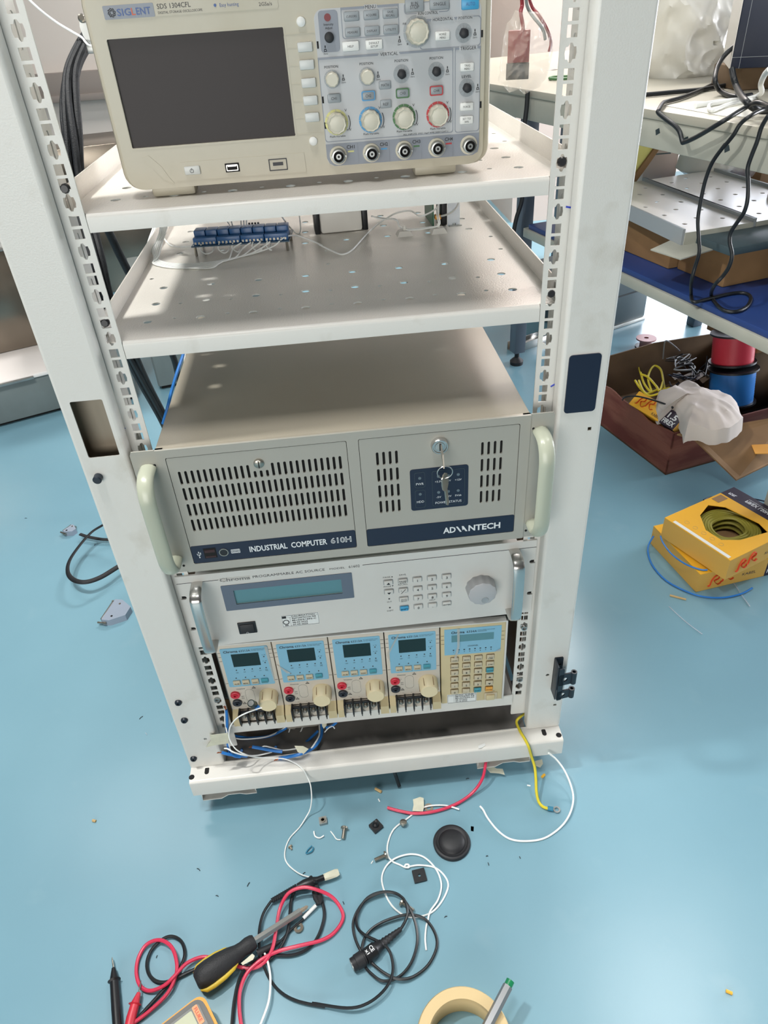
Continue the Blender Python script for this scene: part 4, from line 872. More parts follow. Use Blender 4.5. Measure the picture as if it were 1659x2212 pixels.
    wt = MB(); x = 0.040; wt.plate([(x - 0.0028, 0.0012), (x + 0.0028, 0.0012), (x, 0.0058)], [[(x - 0.0019, 0.0018), (x + 0.0019, 0.0018), (x, 0.0048)]], 0.0002, TXZ(-0.0041))
    wt.tube([(0.018, -0.0042, 0.0110), (0.019, -0.0042, 0.0060), (0.024, -0.0042, 0.0060)], 0.0002, 4).tube([(0.057, -0.0042, 0.0110), (0.056, -0.0042, 0.0060), (0.050, -0.0042, 0.0060)], 0.0002, 4)
    part('block_lettering', wt, 'print_dark', tb)
    if i == 1: part('peeling_film', MB().add([(0.0010, -0.0005, 0.1180), (0.0010, -0.0012, 0.1205), (0.0150, -0.0030, 0.1015), (0.0210, -0.0022, 0.0985), (0.0140, -0.0015, 0.0985)], [(0, 1, 3, 2), (0, 2, 4)]), 'film', t)
    if i == 3: part('peeling_film', MB().add([(0.0190, -0.0010, 0.1600), (0.0215, -0.0010, 0.1600), (0.0010, -0.0040, 0.1220), (0.0040, -0.0030, 0.1210), (0.0060, -0.0010, 0.1030)], [(0, 1, 3, 2), (2, 3, 4)]), 'film', t)
    if i == 0: part('peeling_film', MB().add([(0.0700, -0.0009, 0.1600), (0.0745, -0.0020, 0.1600), (0.0750, -0.0009, 0.0850), (0.0735, -0.0015, 0.0850)], [(0, 1, 2, 3)]), 'film', t)
    return t
for i in range(4): module(i)
# ================================================================ things on the lower perforated shelf
ZD = 0.7815
pL = at(425, 553, Z=ZD); pR = at(622, 541, Z=ZD); ra = atan2(pR.y - pL.y, pR.x - pL.x); rl = (pR - pL).length
rb = thing('relay_board', 'blue relay board on four standoffs with rows of screw terminals, on the lower perforated shelf', 'relay board', pL, ra)
part('circuit_board', MB().box(-0.004, rl + 0.004, -0.004, 0.052, 0.0125, 0.0141), 'pcb', rb)
for x in (0, rl):
    for y in (0, 0.047): part('standoff', MB().lathe([(0, 0.0020), (0.0125, 0.0020)], (x, y, 0), (0, 0, 1), 8), 'steel_screw', rb)
bw = (rl + 0.004) / 8
for i in range(8):
    x = -0.002 + i * bw
    part('relay', MB().box(x + 0.0004, x + bw - 0.0006, 0.014, 0.033, 0.0141, 0.0295, 0.0008), 'relay_blue', rb)
for i in range(4):
    x = -0.001 + i * 2 * bw
    tb = part('screw_terminal', MB().box(x, x + 2 * bw - 0.0008, 0.0, 0.010, 0.0141, 0.0232, 0.0006), 'relay_blue', rb)
    e = MB()
    for k in range(6): e.box(x + 0.0014 + k * (2 * bw - 0.002) / 6, x + 0.0042 + k * (2 * bw - 0.002) / 6, -0.0005, 0.0, 0.0150, 0.0180)
    part('wire_clamp', e, 'steel_screw', tb)
hd = MB()
for k in range(4): hd.box(rl * 0.56 + k * 0.0042, rl * 0.56 + k * 0.0042 + 0.0025, 0.038, 0.041, 0.0141, 0.030)
part('pin_header', hd, 'black_plastic', rb)

wb = at(694.5, 507.6, Z=ZD); wr = at(784.3, 498.7, Z=ZD); wa = atan2(wr.y - wb.y, wr.x - wb.x); ww = (wr - wb).length
w_ = thing('power_adapter', 'white plastic power box with clear top rim held between black brackets on the lower shelf', 'power supply', wb, wa)
part('housing', MB().box(0, ww, 0.0, 0.045, 0.0005, 0.040, 0.004), 'white_plastic', w_)
part('rim', MB().box(0.002, ww - 0.002, -0.0006, 0.04, 0.031, 0.0325, 0.0005), 'key_pale', w_)
for a, b in ((-0.0085, -0.0006), (ww + 0.0006, ww + 0.0085)): part('bracket', MB().box(a, b, 0.004, 0.04, 0.0, 0.046, 0.001), 'black_plastic', w_)
cmts = []
for (u, v, nm) in ((874, 508, 'translucent adhesive cable tie mount, the left of two behind the white wire'), (947, 502, 'translucent adhesive cable tie mount beside the green circuit module')):
    p = at(u, v, Z=ZD)
    t = thing('cable_tie_mount', nm, 'cable mount', p, 0.05, 'cable tie mounts on the shelf')
    part('base', MB().add([(-0.0115, -0.009, 0), (0.0115, -0.009, 0), (0.0115, 0.011, 0), (-0.0115, 0.011, 0), (-0.0075, -0.005, 0.0065), (0.0075, -0.005, 0.0065), (0.0075, 0.008, 0.0065), (-0.0075, 0.008, 0.0065)], [(0, 1, 2, 3), (4, 5, 6, 7), (0, 1, 5, 4), (1, 2, 6, 5), (2, 3, 7, 6), (3, 0, 4, 7)]), 'white_plastic', t)
    part('tie_head', MB().box(-0.002, 0.002, -0.002, 0.003, 0.0065, 0.0125, 0.001), 'white_plastic', t)
p = at(935, 492, Z=ZD)
t = thing('circuit_module', 'upright green circuit board with an orange component on a clear plate, on the lower shelf', 'circuit board', p, 0.03)
part('board', MB().box(0, 0.0018, 0, 0.07, 0.001, 0.075), 'pcb_green', t)
part('terminal_strip', MB().box(0.004, 0.013, 0.002, 0.012, 0.010, 0.016, 0.001), 'key_orange', t)
part('terminal_strip', MB().box(0.014, 0.022, 0.004, 0.05, 0.001, 0.060, 0.001), 'black_plastic', t)
part('clear_plate', MB().box(0.022, 0.040, 0.001, 0.0022, 0.0, 0.06), 'bubble', t)
part('bracket', MB().box(0.024, 0.042, -0.004, 0.012, 0.0, 0.0015).lathe([(0, 0.003), (0.002, 0.003)], (0.032, 0.003, 0.0015), (0, 0, 1), 10), 'zinc', t)
def zp(s, ox, oy, l): return [(ox + p[0] / s, oy + p[1] / s) + tuple(p[2:]) for p in l]
# long single wire
l1 = zp(4.366, 320, 420, [(1245, 430, .797), (1310, 395, .799), (1400, 388, .792), (1530, 432, .785), (1640, 482, .7835)]) + zp(3.95, 640, 400, [(200, 510, .7835), (330, 572, .7835), (400, 590, .7835), (480, 550, .7835), (580, 440, .784), (680, 345, .786), (760, 290, .79), (850, 240, .795), (970, 218, .80), (1050, 262, .80), (1120, 245, .805), (1200, 192, .82), (1225, 120, .84)])
cable('wire', px(l1), 0.0011, 'wire_white', 'long single white wire curving across the lower shelf from relay board to circuit module', 'wire')
random.seed(3)
for i in range(5):
    j = i * 10
    l = [(1240 - i * 90, 440 + i * 4, .797), (1180 - i * 95, 490 + i * 6, .790), (1000 - i * 60, 555 + i * 14, .784), (800 - i * 30, 600 + j, .7832), (600, 640 + j * 1.3, .7832), (400, 655 + j, .7832), (200, 650 + j, .7832), (85 - i * 10, 610 + j, .784), (40 + i * 14, 540 + i * 12, .787), (70 + i * 16, 450, .795), (105 + i * 14, 370, .808), (120 + i * 16, 270, .83)]
    cable('wire', px(zp(4.366, 320, 420, l)), 0.0010, 'wire_white', 'one of the bundled white wires sweeping left from the relay board', 'wire', 'bundled white wires on the lower shelf')
lp = zp(4.366, 320, 420, [(430, 490, .795), (300, 495, .786), (210, 480, .784), (150, 410, .790), (135, 330, .806), (140, 260, .83)])
cable('wire', px(lp), 0.0011, 'wire_white', 'white wire leaving the left end of the relay board towards the shelf corner', 'wire')
for i, (a, b) in enumerate(((500, 610), (670, 760), (800, 870), (990, 1080), (1125, 1150))):
    l = [(a, 470 - i * 8, .797), (a - 8, 520 - i * 8, .790), (a + 40, 560 - i * 9, .7855), (b - 10, 545 - i * 8, .787), (b + 8, 500 - i * 10, .791), (b - 30, 462 - i * 8, .797)]
    cable('wire', px(zp(4.366, 320, 420, l)), 0.0009, 'wire_white', ('first', 'second', 'third', 'fourth', 'fifth')[i] + ' looped jumper wire from the left on the relay board terminals', 'wire', 'looped jumper wires on the relay board')
for i in range(3):
    l = [(880 + i * 24, 300, .812), (875 + i * 26, 250, .825), (890 + i * 22, 215, .845)]
    cable('wire', px(zp(4.366, 320, 420, l)), 0.0009, 'wire_white', 'one of three short white wires rising from the relay board pin header', 'wire', 'white wires on the pin header')
cable('wire', px(zp(4.366, 320, 420, [(730, 230, .83), (770, 290, .80), (800, 325, .80), (790, 270, .81), (775, 230, .83)])), 0.0009, 'wire_white', 'thin white wire loop behind the relay board', 'wire')
cable('wire', px(zp(4.366, 320, 420, [(1255, 200, .83), (1320, 290, .795), (1400, 370, .783), (1435, 350, .784), (1435, 280, .80), (1425, 190, .84)])), 0.001, 'wire_white', 'white wire drooping in a V behind the right end of the relay board', 'wire')
for i in range(2):
    cable('wire', px(zp(3.95, 640, 400, [(1215, 150, .85), (1200 + i * 14, 250, .81), (1210 + i * 10, 340, .792), (1120, 360 + i * 8, .789), (960, 375 + i * 8, .789), (880, 350, .79), (850, 290 + i * 10, .80), (720, 290 - i * 12, .795), (640, 260 + i * 6, .80)])), 0.0009, 'wire_white', ('upper', 'lower')[i] + ' of two white wires strapped to the cable tie mounts', 'wire', 'white wires on the tie mounts')
cable('wire', px(zp(3.95, 640, 400, [(1235, 265, .80), (1300, 245, .81), (1360, 200, .825), (1390, 140, .84)])), 0.0013, 'key_pale', 'pale grey wire curving up right of the green circuit board', 'wire')

# ================================================================ sleeved looms, clamp and bag beside the shelves
def ycable(name, l, r, m, label, cat, group=None, n=6, seg=8): return cable(name, [at(u, v, Y=y) for u, v, y in l], r, m, label, cat, group, n, seg)
lm = [(205, 60, .34), (178, 100, .32), (156, 150, .30), (152, 210, .28), (158, 290, .26), (164, 370, .25), (176, 440, .24), (196, 500, .22), (208, 560, .20), (224, 640, .20), (250, 700, .22), (284, 765, .28), (312, 825, .36), (345, 890, .46), (380, 960, .55)]
P = smooth([at(u, v, Y=y) for u, v, y in lm], 6); o0 = P[-1].copy()
ct = thing('cable_loom', 'thick black sleeved cable loom running down inside the left rack side', 'cable', o0)
for i in range(5):
    a0 = i * 2 * pi / 5; Q = [p - o0 + Vector((cos(a0 + .05 * k), sin(a0 + .05 * k) * .9, 0.25 * sin(a0 + .05 * k))) * (0.0068 + .0012 * sin(.21 * k + i)) for k, p in enumerate(P)]
    part('cable_strand', MB().tube(Q, 0.0042, 8), 'sleeve', ct)
ycable('cable_loom', [(200, 70, .35), (166, 110, .33), (146, 160, .31), (137, 220, .29), (140, 280, .27), (152, 340, .26), (170, 420, .26), (196, 480, .27)], 0.0045, 'sleeve', 'thinner black sleeved cable bowed left of the thick loom', 'cable', seg=10)
ycable('cable_loom', [(205, 440, .34), (232, 494, .36), (256, 545, .38), (279, 590, .40), (310, 650, .44), (345, 710, .5), (374, 770, .55), (386, 815, .60), (400, 870, .62)], 0.006, 'sleeve', 'narrow black cable slanting behind the left flange of the lower shelf', 'cable', seg=10)
ycable('wire', [(402, 740, .42), (396, 765, .40), (384, 800, .36), (372, 840, .32), (362, 880, .30), (352, 915, .30)], 0.0026, 'wire_blue', 'single blue wire running down left of the beige computer case', 'wire')
for i in range(3): ycable('wire', [(398 + i * 5, 745, .50), (399 + i * 4, 775, .47), (396 + i * 2, 800, .44), (388, 830, .42)], 0.0016, 'wire_white', 'one of three white wires just behind the blue wire by the computer case', 'wire', 'white wires behind the computer')
for i in range(4): ycable('wire', [(340 + i * 5, 470, .50), (328 + i * 4, 500, .45), (318 + i * 4, 530, .40), (314 + i * 4, 560, .38)], 0.0012, 'wire_white', 'one of the white wires hanging outside the lower shelf flange', 'wire', 'white wires outside the shelf flange')
cl = thing('cable_clamp', 'galvanised metal cable clamp with a bolt, holding the black loom left of the oscilloscope', 'clamp', at(196, 75, Y=0.30))
c = at(196, 75, Y=0.30)
def L3(u, v, y, o): q = at(u, v, Y=y); return (q.x - o.x, q.y - o.y, q.z - o.z)
pts = [(171, 40), (176, 34), (183, 34), (187, 52), (196, 54), (215, 60), (215, 102), (200, 98), (188, 90), (180, 78), (172, 58)]
mb = MB(); vs = [L3(u, v, 0.292, c) for u, v in pts] + [L3(u, v, 0.296, c) for u, v in pts]; n = len(pts)
mb.add(vs, [tuple(range(n)), tuple(range(n, 2 * n))] + [(i, (i + 1) % n, n + (i + 1) % n, n + i) for i in range(n)])
part('strap', mb, 'zinc', cl)
q = L3(177, 40, 0.29, c); part('bolt', MB().lathe([(0, 0.0045), (0.004, 0.0042), (0.005, 0.003)], q, (0.2, -1, 0.2), 14), 'steel_screw', cl)
q = L3(199, 107, 0.30, c); part('bracket', MB().box(q[0] - 0.006, q[0] + 0.010, q[1], q[1] + 0.01, q[2] - 0.004, q[2] + 0.005, 0.001), 'zinc', cl)
ycable('cable_tie', [(55, -8, .33), (90, 24, .33), (122, 48, .33), (155, 68, .32), (177, 81, .31), (184, 90, .285), (193, 98, .28), (206, 99, .285)], 0.0013, 'wire_white', 'long white cable tie tail running from the black loom to the top left', 'cable tie')
# bag with battery pack
by = 0.22
from mathutils import noise as NZ
def crumple(pts2, y, thick, seed, res=26, amp=0.0025, K=9, rings=28):
    """pillow-like crumpled sheet inside a 2D outline given in (x, z)"""
    cx = sum(p[0] for p in pts2) / len(pts2); cz = sum(p[1] for p in pts2) / len(pts2)
    size = max(max(p[0] for p in pts2) - min(p[0] for p in pts2), 1e-3); n = len(pts2); fine = []
    P = [Vector((a, 0, b)) for a, b in pts2]
    for i in range(n):
        for k in range(K): fine.append(P[i].lerp(P[(i + 1) % n], k / K))
    N = len(fine); vs = []; fs = []
    def rn(v, s_):
        q = Vector(v) * (s_ / size) + Vector((seed * 3.1, seed * 1.7, 0))
        return 1 - 2 * abs(NZ.noise(q))
    for side in (-1, 1):
        for r_ in range(rings):
            f = 1 - r_ / rings
            for p_ in fine:
                h = thick * (1 - f ** 2.2) ** 0.5 if f < 1 else 0
                x, z = cx + (p_.x - cx) * f, cz + (p_.z - cz) * f
                j = (rn((x, side * 9, z), 3.5) * 0.7 + rn((x, side * 9 + 5, z), 8) * 0.35) * amp * 2.4 if f < 1 else 0
                vs.append((x, y + side * (h + j), z))
        vs.append((cx, y + side * thick, cz))
    per = rings * N + 1
    for s_ in (0, 1):
        b_ = s_ * per
        for r_ in range(rings - 1):
            for k in range(N): fs.append((b_ + r_ * N + k, b_ + r_ * N + (k + 1) % N, b_ + (r_ + 1) * N + (k + 1) % N, b_ + (r_ + 1) * N + k))
        for k in range(N): fs.append((b_ + (rings - 1) * N + k, b_ + (rings - 1) * N + (k + 1) % N, b_ + per - 1))
    return vs, fs
ol = [(1113, 22), (1128, 26), (1152, 24), (1168, 28), (1180, 62), (1191, 84), (1194, 110), (1186, 140), (1178, 170), (1160, 190), (1142, 198), (1132, 204), (1120, 192), (1100, 200), (1084, 182), (1078, 178), (1082, 150), (1086, 118), (1090, 84), (1098, 48), (1108, 36)]
o2 = [(at(u, v, Y=by).x, at(u, v, Y=by).z) for u, v in ol]
vs, fs = crumple(o2, by, 0.019, 5, amp=0.0024)
solo('plastic_bag', MB().add(vs, fs), 'clear_bag', 'crinkled clear plastic bag hanging right of the oscilloscope with a red and black pack inside', 'plastic bag')
bp0 = at(1116, 172, Y=by - 0.006)
bp = thing('battery_pack', 'red and black battery block inside the clear hanging bag', 'battery', bp0, radians(-14))
k = 0.00052
part('wrap', MB().box(-0.0115, 0.013, 0.000, 0.016, 0.0165, 0.0475, 0.0006), 'battery_red', bp)
part('base', MB().box(-0.0125, 0.0135, -0.001, 0.017, 0.0, 0.0160, 0.0008), 'battery_black', bp)
t_ = MB().text('Power', 0, 0.034, 0.004, 0.014, 'c', -0.0012).text('Battery', 0, 0.026, 0.004, 0.018, 'c', -0.0012)
ycable('wire', [(1127, -6, .225), (1128, 12, .225), (1125, 28, .22), (1130, 60, .215), (1128, 84, .215)], 0.0022, 'battery_red', 'dark red wire entering the top of the hanging bag', 'wire')
ycable('wire', [(1142, -6, .235), (1150, 16, .235), (1163, 32, .225), (1180, 60, .22), (1190, 90, .22), (1186, 112, .22)], 0.0018, 'battery_red', 'thin red wire curling down the right side inside the bag', 'wire')
ycable('wire', [(1136, -6, .23), (1139, 14, .23), (1150, 34, .225), (1172, 62, .215), (1178, 86, .215)], 0.0018, 'machine_grey', 'grey wire between the two red wires above the bag', 'wire')

# ================================================================ wires and tape at the rack bottom
def mix(l): return [at(p[0], p[1], **{p[2]: p[3]}) for p in l]
S1 = lambda l: [(380 + p[0] / 3.95, 1480 + p[1] / 3.95) + tuple(p[2:]) for p in l]
def mcable(l, r, m, label, copper=None, name='wire', group=None, cat='wire'):
    o = cable(name, mix(S1(l)), r, m, label, cat, group)
    if copper:
        c0 = mix(S1([copper[0]]))[0]; c1 = mix(S1([copper[1]]))[0]; mb = MB()
        for k in range(3):
            d = Vector(((k - 1) * 0.0016, 0, (k % 2) * 0.0014)); mb.tube([c0 - o.location, (c0 + c1) / 2 + d * 0.4 - o.location, c1 + d - o.location], 0.0007, 5)
        part('bare_end', mb, 'copper', o, 'frayed copper end')
    return o
mcable([(430, 210, 'Y', -.006), (437, 300, 'Y', -.012), (436, 400, 'Y', -.018), (442, 500, 'Y', -.02), (460, 575, 'Y', -.024), (500, 605, 'Y', -.028), (550, 613, 'Y', -.026)], 0.0022, 'wire_blue', 'blue wire standing upright at the left rail bottom, passing behind the masking tape', ((430, 210, 'Y', -.006), (415, 182, 'Y', -.008)))
mcable([(420, 230, 'Y', -.004), (418, 320, 'Y', -.010), (436, 400, 'Y', -.022), (452, 500, 'Y', -.022), (478, 580, 'Y', -.024), (540, 618, 'Y', -.026)], 0.0011, 'wire_white', 'thin white wire beside the upright blue wire at the left rail')
mcable([(390, 574, 'Y', -.030), (450, 590, 'Y', -.030), (520, 600, 'Y', -.026), (605, 606, 'Y', -.018)], 0.0024, 'wire_blue', 'blue wire with frayed copper end, lowest at the left post foot', ((390, 574, 'Y', -.030), (358, 578, 'Y', -.032)))
mcable([(650, 525, 'Y', -.010), (740, 542, 'Y', -.012), (830, 558, 'Y', -.014), (908, 568, 'Y', -.016)], 0.0027, 'wire_blue', 'blue wire with copper tip pointing left, behind the base beam', ((650, 525, 'Y', -.010), (633, 530, 'Y', -.008)))
mcable([(880, 626, 'Z', .083), (960, 612, 'Z', .087), (1070, 585, 'Z', .092), (1150, 548, 'Y', -.014), (1205, 500, 'Y', -.006), (1240, 430, 'Y', .01), (1247, 335, 'Y', .03)], 0.0027, 'wire_blue', 'blue wire through a paper tag, its copper tip resting on the base beam', ((880, 626, 'Z', .083), (846, 642, 'Z', .081)))
mcable([(1285, 360, 'Y', .010), (1320, 352, 'Y', .006), (1350, 335, 'Y', .002), (1372, 314, 'Y', -.002)], 0.0022, 'wire_blue', 'short blue wire end poking right under the load modules', ((1372, 314, 'Y', -.002), (1388, 316, 'Y', -.004)))
mcable([(490, 430, 'Y', .03), (560, 442, 'Y', .03), (640, 450, 'Y', .03), (760, 442, 'Y', .03), (860, 410, 'Y', .03), (945, 362, 'Y', .03)], 0.0024, 'wire_blue', 'blue wire curving under the support shelf at left')
mcable([(938, 365, 'Y', .05), (925, 430, 'Y', .045), (890, 500, 'Y', .04), (850, 530, 'Z', .075)], 0.0024, 'wire_blue', 'blue wire dropping vertically under the second load module')
mcable([(1215, 390, 'Y', .02), (1140, 460, 'Y', .015), (1080, 510, 'Y', .01)], 0.0022, 'wire_blue', 'blue wire slanting left under the third load module')
mcable([(590, 400, 'Y', .06), (575, 470, 'Y', .06), (560, 560, 'Z', .075)], 0.0024, 'wire_blue', 'short upright blue wire before the brown cardboard')
mcable([(495, 450, 'Y', .025), (560, 460, 'Y', .025), (660, 456, 'Y', .025), (770, 440, 'Y', .025), (860, 405, 'Y', .03), (935, 360, 'Y', .03)], 0.0012, 'wire_white', 'white wire following the curved blue wire under the support shelf')
mcable([(735, 530, 'Y', .0), (760, 520, 'Y', .0), (830, 535, 'Y', -.004), (910, 555, 'Y', -.008), (1010, 545, 'Y', -.012), (1060, 530, 'Y', -.014)], 0.0012, 'wire_white', 'white wire running into the paper tag from the left')
mcable([(1225, 340, 'Y', .03), (1225, 420, 'Y', .01), (1190, 490, 'Y', -.006), (1150, 545, 'Y', -.014)], 0.0013, 'wire_white', 'white wire following the tagged blue wire up to the modules')
mcable([(975, 360, 'Y', .04), (950, 440, 'Y', .03), (900, 510, 'Y', .02), (860, 535, 'Y', .01)], 0.0011, 'wire_white', 'white wire hanging under the second load module')
mcable([(1085, 350, 'Y', .04), (1050, 420, 'Y', .03), (980, 480, 'Y', .02), (890, 540, 'Y', .01)], 0.0011, 'wire_white', 'white wire slanting down left under the third load module')
mcable([(1355, 370, 'Y', .0), (1335, 350, 'Y', .002), (1300, 368, 'Y', .006), (1270, 400, 'Y', .012)], 0.0010, 'wire_white', 'short curled white wire beside the blue end under the modules')
mcable([(410, 541, 'Y', -.026), (440, 543, 'Y', -.026), (500, 575, 'Y', -.030), (600, 600, 'Y', -.028), (700, 598, 'Y', -.018), (820, 570, 'Y', -.012)], 0.0012, 'wire_white', 'white wire crossing low behind the base beam')
w0 = [(735, 192, 'Y', -.034), (680, 208, 'Y', -.035), (600, 238, 'Y', -.034), (530, 275, 'Y', -.032), (480, 325, 'Y', -.030), (455, 385, 'Y', -.030), (458, 460, 'Y', -.034), (510, 545, 'Y', -.040), (590, 590, 'Y', -.042), (680, 614, 'Y', -.034), (800, 620, 'Z', .090), (930, 630, 'Z', .086), (1020, 668, 'Z', .082), (1085, 720, 'Z', .0815), (1120, 780, 'Y', -.0515), (1145, 840, 'Y', -.058), (1155, 900, 'Y', -.064), (1158, 980, 'Z', .032), (1145, 1060, 'Z', .014)]
P = mix(S1(w0)) + px([(663, 1762, .006), (648, 1786, .002), (625, 1812, .002), (615, 1842, .002), (621, 1866, .003), (648, 1888, .004), (678, 1897, .006)])
cable('wire', P, 0.0010, 'wire_white', 'long white wire from the small capacitor over the base beam to the probe', 'wire')
# masking tape, tags
def sheet(name, pts, m, label, cat, t=0.0004, group=None, extra=None):
    P = [Vector(p) for p in pts]; n = len(P); nn = (P[1] - P[0]).cross(P[2] - P[0]).normalized() * t
    mb = MB().add(P + [p + nn for p in P], [tuple(range(n)), tuple(range(n, 2 * n))] + [(i, (i + 1) % n, n + (i + 1) % n, n + i) for i in range(n)])
    return solo(name, mb, m, label, cat, group)
sheet('masking_tape', [at(*S1([(a, b)])[0], Y=-.0235) for a, b in ((285, 415), (300, 424), (440, 408), (452, 450), (448, 495), (330, 512), (255, 530), (300, 470))], 'tape_paper', 'piece of pale masking tape stuck on the left post foot', 'tape')
tg = [mix(S1([q]))[0] for q in ((1012, 518, 'Y', -.020), (1085, 520, 'Y', -.022), (1132, 545, 'Y', -.024), (1085, 592, 'Y', -.028), (1040, 572, 'Y', -.026))]
sheet('paper_tag', tg, 'tape_paper', 'crumpled paper tag folded around the blue and white wires', 'tag')
sheet('paper_tag', [at(*S1([(a, b)])[0], Y=.016) for a, b in ((1245, 322), (1290, 318), (1285, 345), (1262, 372), (1248, 350))], 'tape_paper', 'small pale tag under the third load module', 'tag')
sheet('paper_scrap', [at(1033, 1611, Z=.0802), at(1047, 1605, Z=.0802), at(1049, 1610, Z=.0802), at(1041, 1615, Z=.0802), at(1034, 1617, Z=.0802)], 'sticker_white', 'small white paper scrap on the base beam', 'scrap')
# capacitor
ca = at(541, 1509, Y=-.030); cb = at(549, 1523, Y=-.022)
cp_ = thing('capacitor', 'small black electrolytic capacitor with silver top hanging at the leftmost load module', 'capacitor', cb)
ax = (ca - cb); Ln = ax.length
part('can', MB().lathe([(0, 0.0052), (0.001, 0.0058), (0.0015, 0.0054), (0.017, 0.0055)], (0, 0, 0), (ax.x - 0.002, ax.y - 0.006, ax.z), 20), 'capacitor', cp_)
d = Vector((ax.x - 0.002, ax.y - 0.006, ax.z)).normalized()
part('top_vent', MB().lathe([(0, 0.0042), (0.0006, 0.0042)], tuple(d * 0.017), tuple(d), 18), 'zinc', cp_)
q = at(555, 1527, Y=-.024)
solo('wire_lug', MB().tube([at(551, 1524, Y=-.022), at(558, 1531, Y=-.026)], 0.0042, 10), 'wire_blue', 'light blue insulated lug at the capacitor leads', 'lug')
# yellow-green earth wire with lug
yl = [(1140, 1538, 'Y', .012), (1123, 1549, 'Y', .000), (1116, 1560, 'Y', -.006), (1124, 1580, 'Z', .083), (1134, 1597, 'Z', .0825), (1141.5, 1612, 'Y', -.0515), (1148.5, 1635, 'Y', -.054), (1155, 1657, 'Y', -.062), (1157.5, 1682, 'Z', .025), (1158.5, 1708, 'Z', .016), (1163, 1730, 'Z', .006), (1172, 1742, 'Z', .004), (1184, 1746.5, 'Z', .004)]
yw = cable('earth_wire', mix(yl), 0.0023, 'wire_yellow', 'yellow-green earth wire with ring lug draped over the base beam', 'wire')
P = smooth(mix(yl), 6); part('green_stripe', MB().tube([p + Vector((0.0012, 0, 0.0002)) for p in P], 0.0014, 6, rs=[0.0014] * len(P)) if True else None, 'ring_green', yw).location = -yw.location
a = at(1183, 1746, Z=.004); b = at(1195, 1748, Z=.004)
part('lug_sleeve', MB().tube([a, b], 0.0036, 12), 'terminal_blue', yw).location = -yw.location
c = at(1202.5, 1749, Z=.003); ro = circ(c.x, c.y, 0.0056, 20); part('ring_lug', MB().plate(ro, [circ(c.x, c.y, 0.0033, 16)], 0.001, TXY(0.003)), 'zinc', yw).location = -yw.location
# brown cardboard and dark scraps standing on the tray
a = at(505, 1625, Z=.071); sheet('cardboard_piece', [(a.x - .012, .05, .071), (a.x + .030, .05, .071), (a.x + .028, .056, .145), (a.x - .016, .056, .145)], 'cardboard', 'brown cardboard piece standing in the rack bottom left', 'cardboard', 0.002)
vs, fs = crumple([(-.165, .0715), (-.085, .0715), (-.080, .100), (-.095, .118), (-.120, .122), (-.158, .108)], .05, .014, 9, amp=.003)
solo('plastic_wrapper', MB().add(vs, fs), 'film', 'crumpled clear wrapper lying on the rack tray behind the wires', 'wrapper')
# ================================================================ things on the floor in front of the rack
def fl(s, ox, oy, l, z=None): return px([(ox + p[0] / s, oy + p[1] / s) + tuple(p[2:]) for p in l], z)
A5 = lambda l, z=None: fl(2.304, 560, 1600, l, z)
A6 = lambda l, z=None: fl(2.676, 160, 1860, l, z)
A7 = lambda l, z=None: fl(2.676, 600, 1860, l, z)
cable('wire', A5([(1130, 70, .050), (1128, 105, .040), (1110, 190, .022), (1060, 260, .008), (980, 315, .004), (880, 350, .004), (780, 362, .004), (700, 350, .004), (638, 333, .004)]), 0.0024, 'wire_red', 'crimson wire curving out from under the rack base beam', 'wire')
cable('wire', A5([(1440, 62, .060), (1480, 95, .045), (1520, 150, .03), (1550, 220, .018), (1563, 290, .010), (1545, 365, .006), (1500, 430, .003), (1420, 485, .002), (1330, 500, .002), (1250, 490, .002), (1190, 450, .002), (1140, 390, .003), (1115, 345, .008), (1098, 325, .012)]), 0.0015, 'wire_white', 'white wire in a wide open arc right of the black rubber disc', 'wire')
wk = A5([(995, 342, .004), (960, 330, .004), (920, 322, .003), (870, 322, .003), (825, 330, .003), (785, 350, .0015), (740, 385, .002), (670, 440, .002), (640, 510, .002), (640, 570, .002), (665, 602, .002), (700, 618, .002), (725, 630, .002), (745, 630, .004), (742, 617, .005), (728, 617, .005), (727, 631, .004), (760, 624, .002), (800, 620, .002), (870, 630, .002), (920, 670, .002), (940, 725, .002), (905, 805, .002), (845, 862, .002), (755, 878, .003), (690, 850, .003), (640, 790, .002), (610, 700, .002), (625, 635, .002), (672, 588, .004), (750, 565, .003), (820, 580, .003), (880, 640, .004), (906, 715, .003), (890, 790, .003), (850, 850, .004), (838, 900, .003)]) + A7([(858, 380, .003), (852, 450, .002), (858, 515, .002)])
cable('wire', wk, 0.0013, 'wire_white', 'white wire with a small knot lying in a big loop on the floor', 'wire', n=5)
sheet('paper_tag', [p for p in A5([(765, 292, .005), (800, 280, .006), (818, 285, .006), (820, 330, .006), (815, 352, .006), (762, 350, .005), (768, 320, .005)])], 'tape_paper', 'pale paper tag with handwriting on the knotted white wire', 'tag')
sheet('paper_tag', A5([(1128, 135, .012), (1160, 125, .012), (1180, 138, .010), (1212, 140, .008), (1222, 170, .008), (1195, 163, .008), (1150, 160, .010)]), 'tape_paper', 'pale paper tag with handwriting beside the crimson wire', 'tag')
sheet('paper_tag', A5([(1362, 104, .012), (1408, 92, .012), (1412, 115, .010), (1398, 134, .008), (1372, 122, .010)]), 'tape_paper', 'pale paper tag half hidden behind the yellow earth wire', 'tag')
def handwriting(txt, p, ang, h, w, z):
    pass
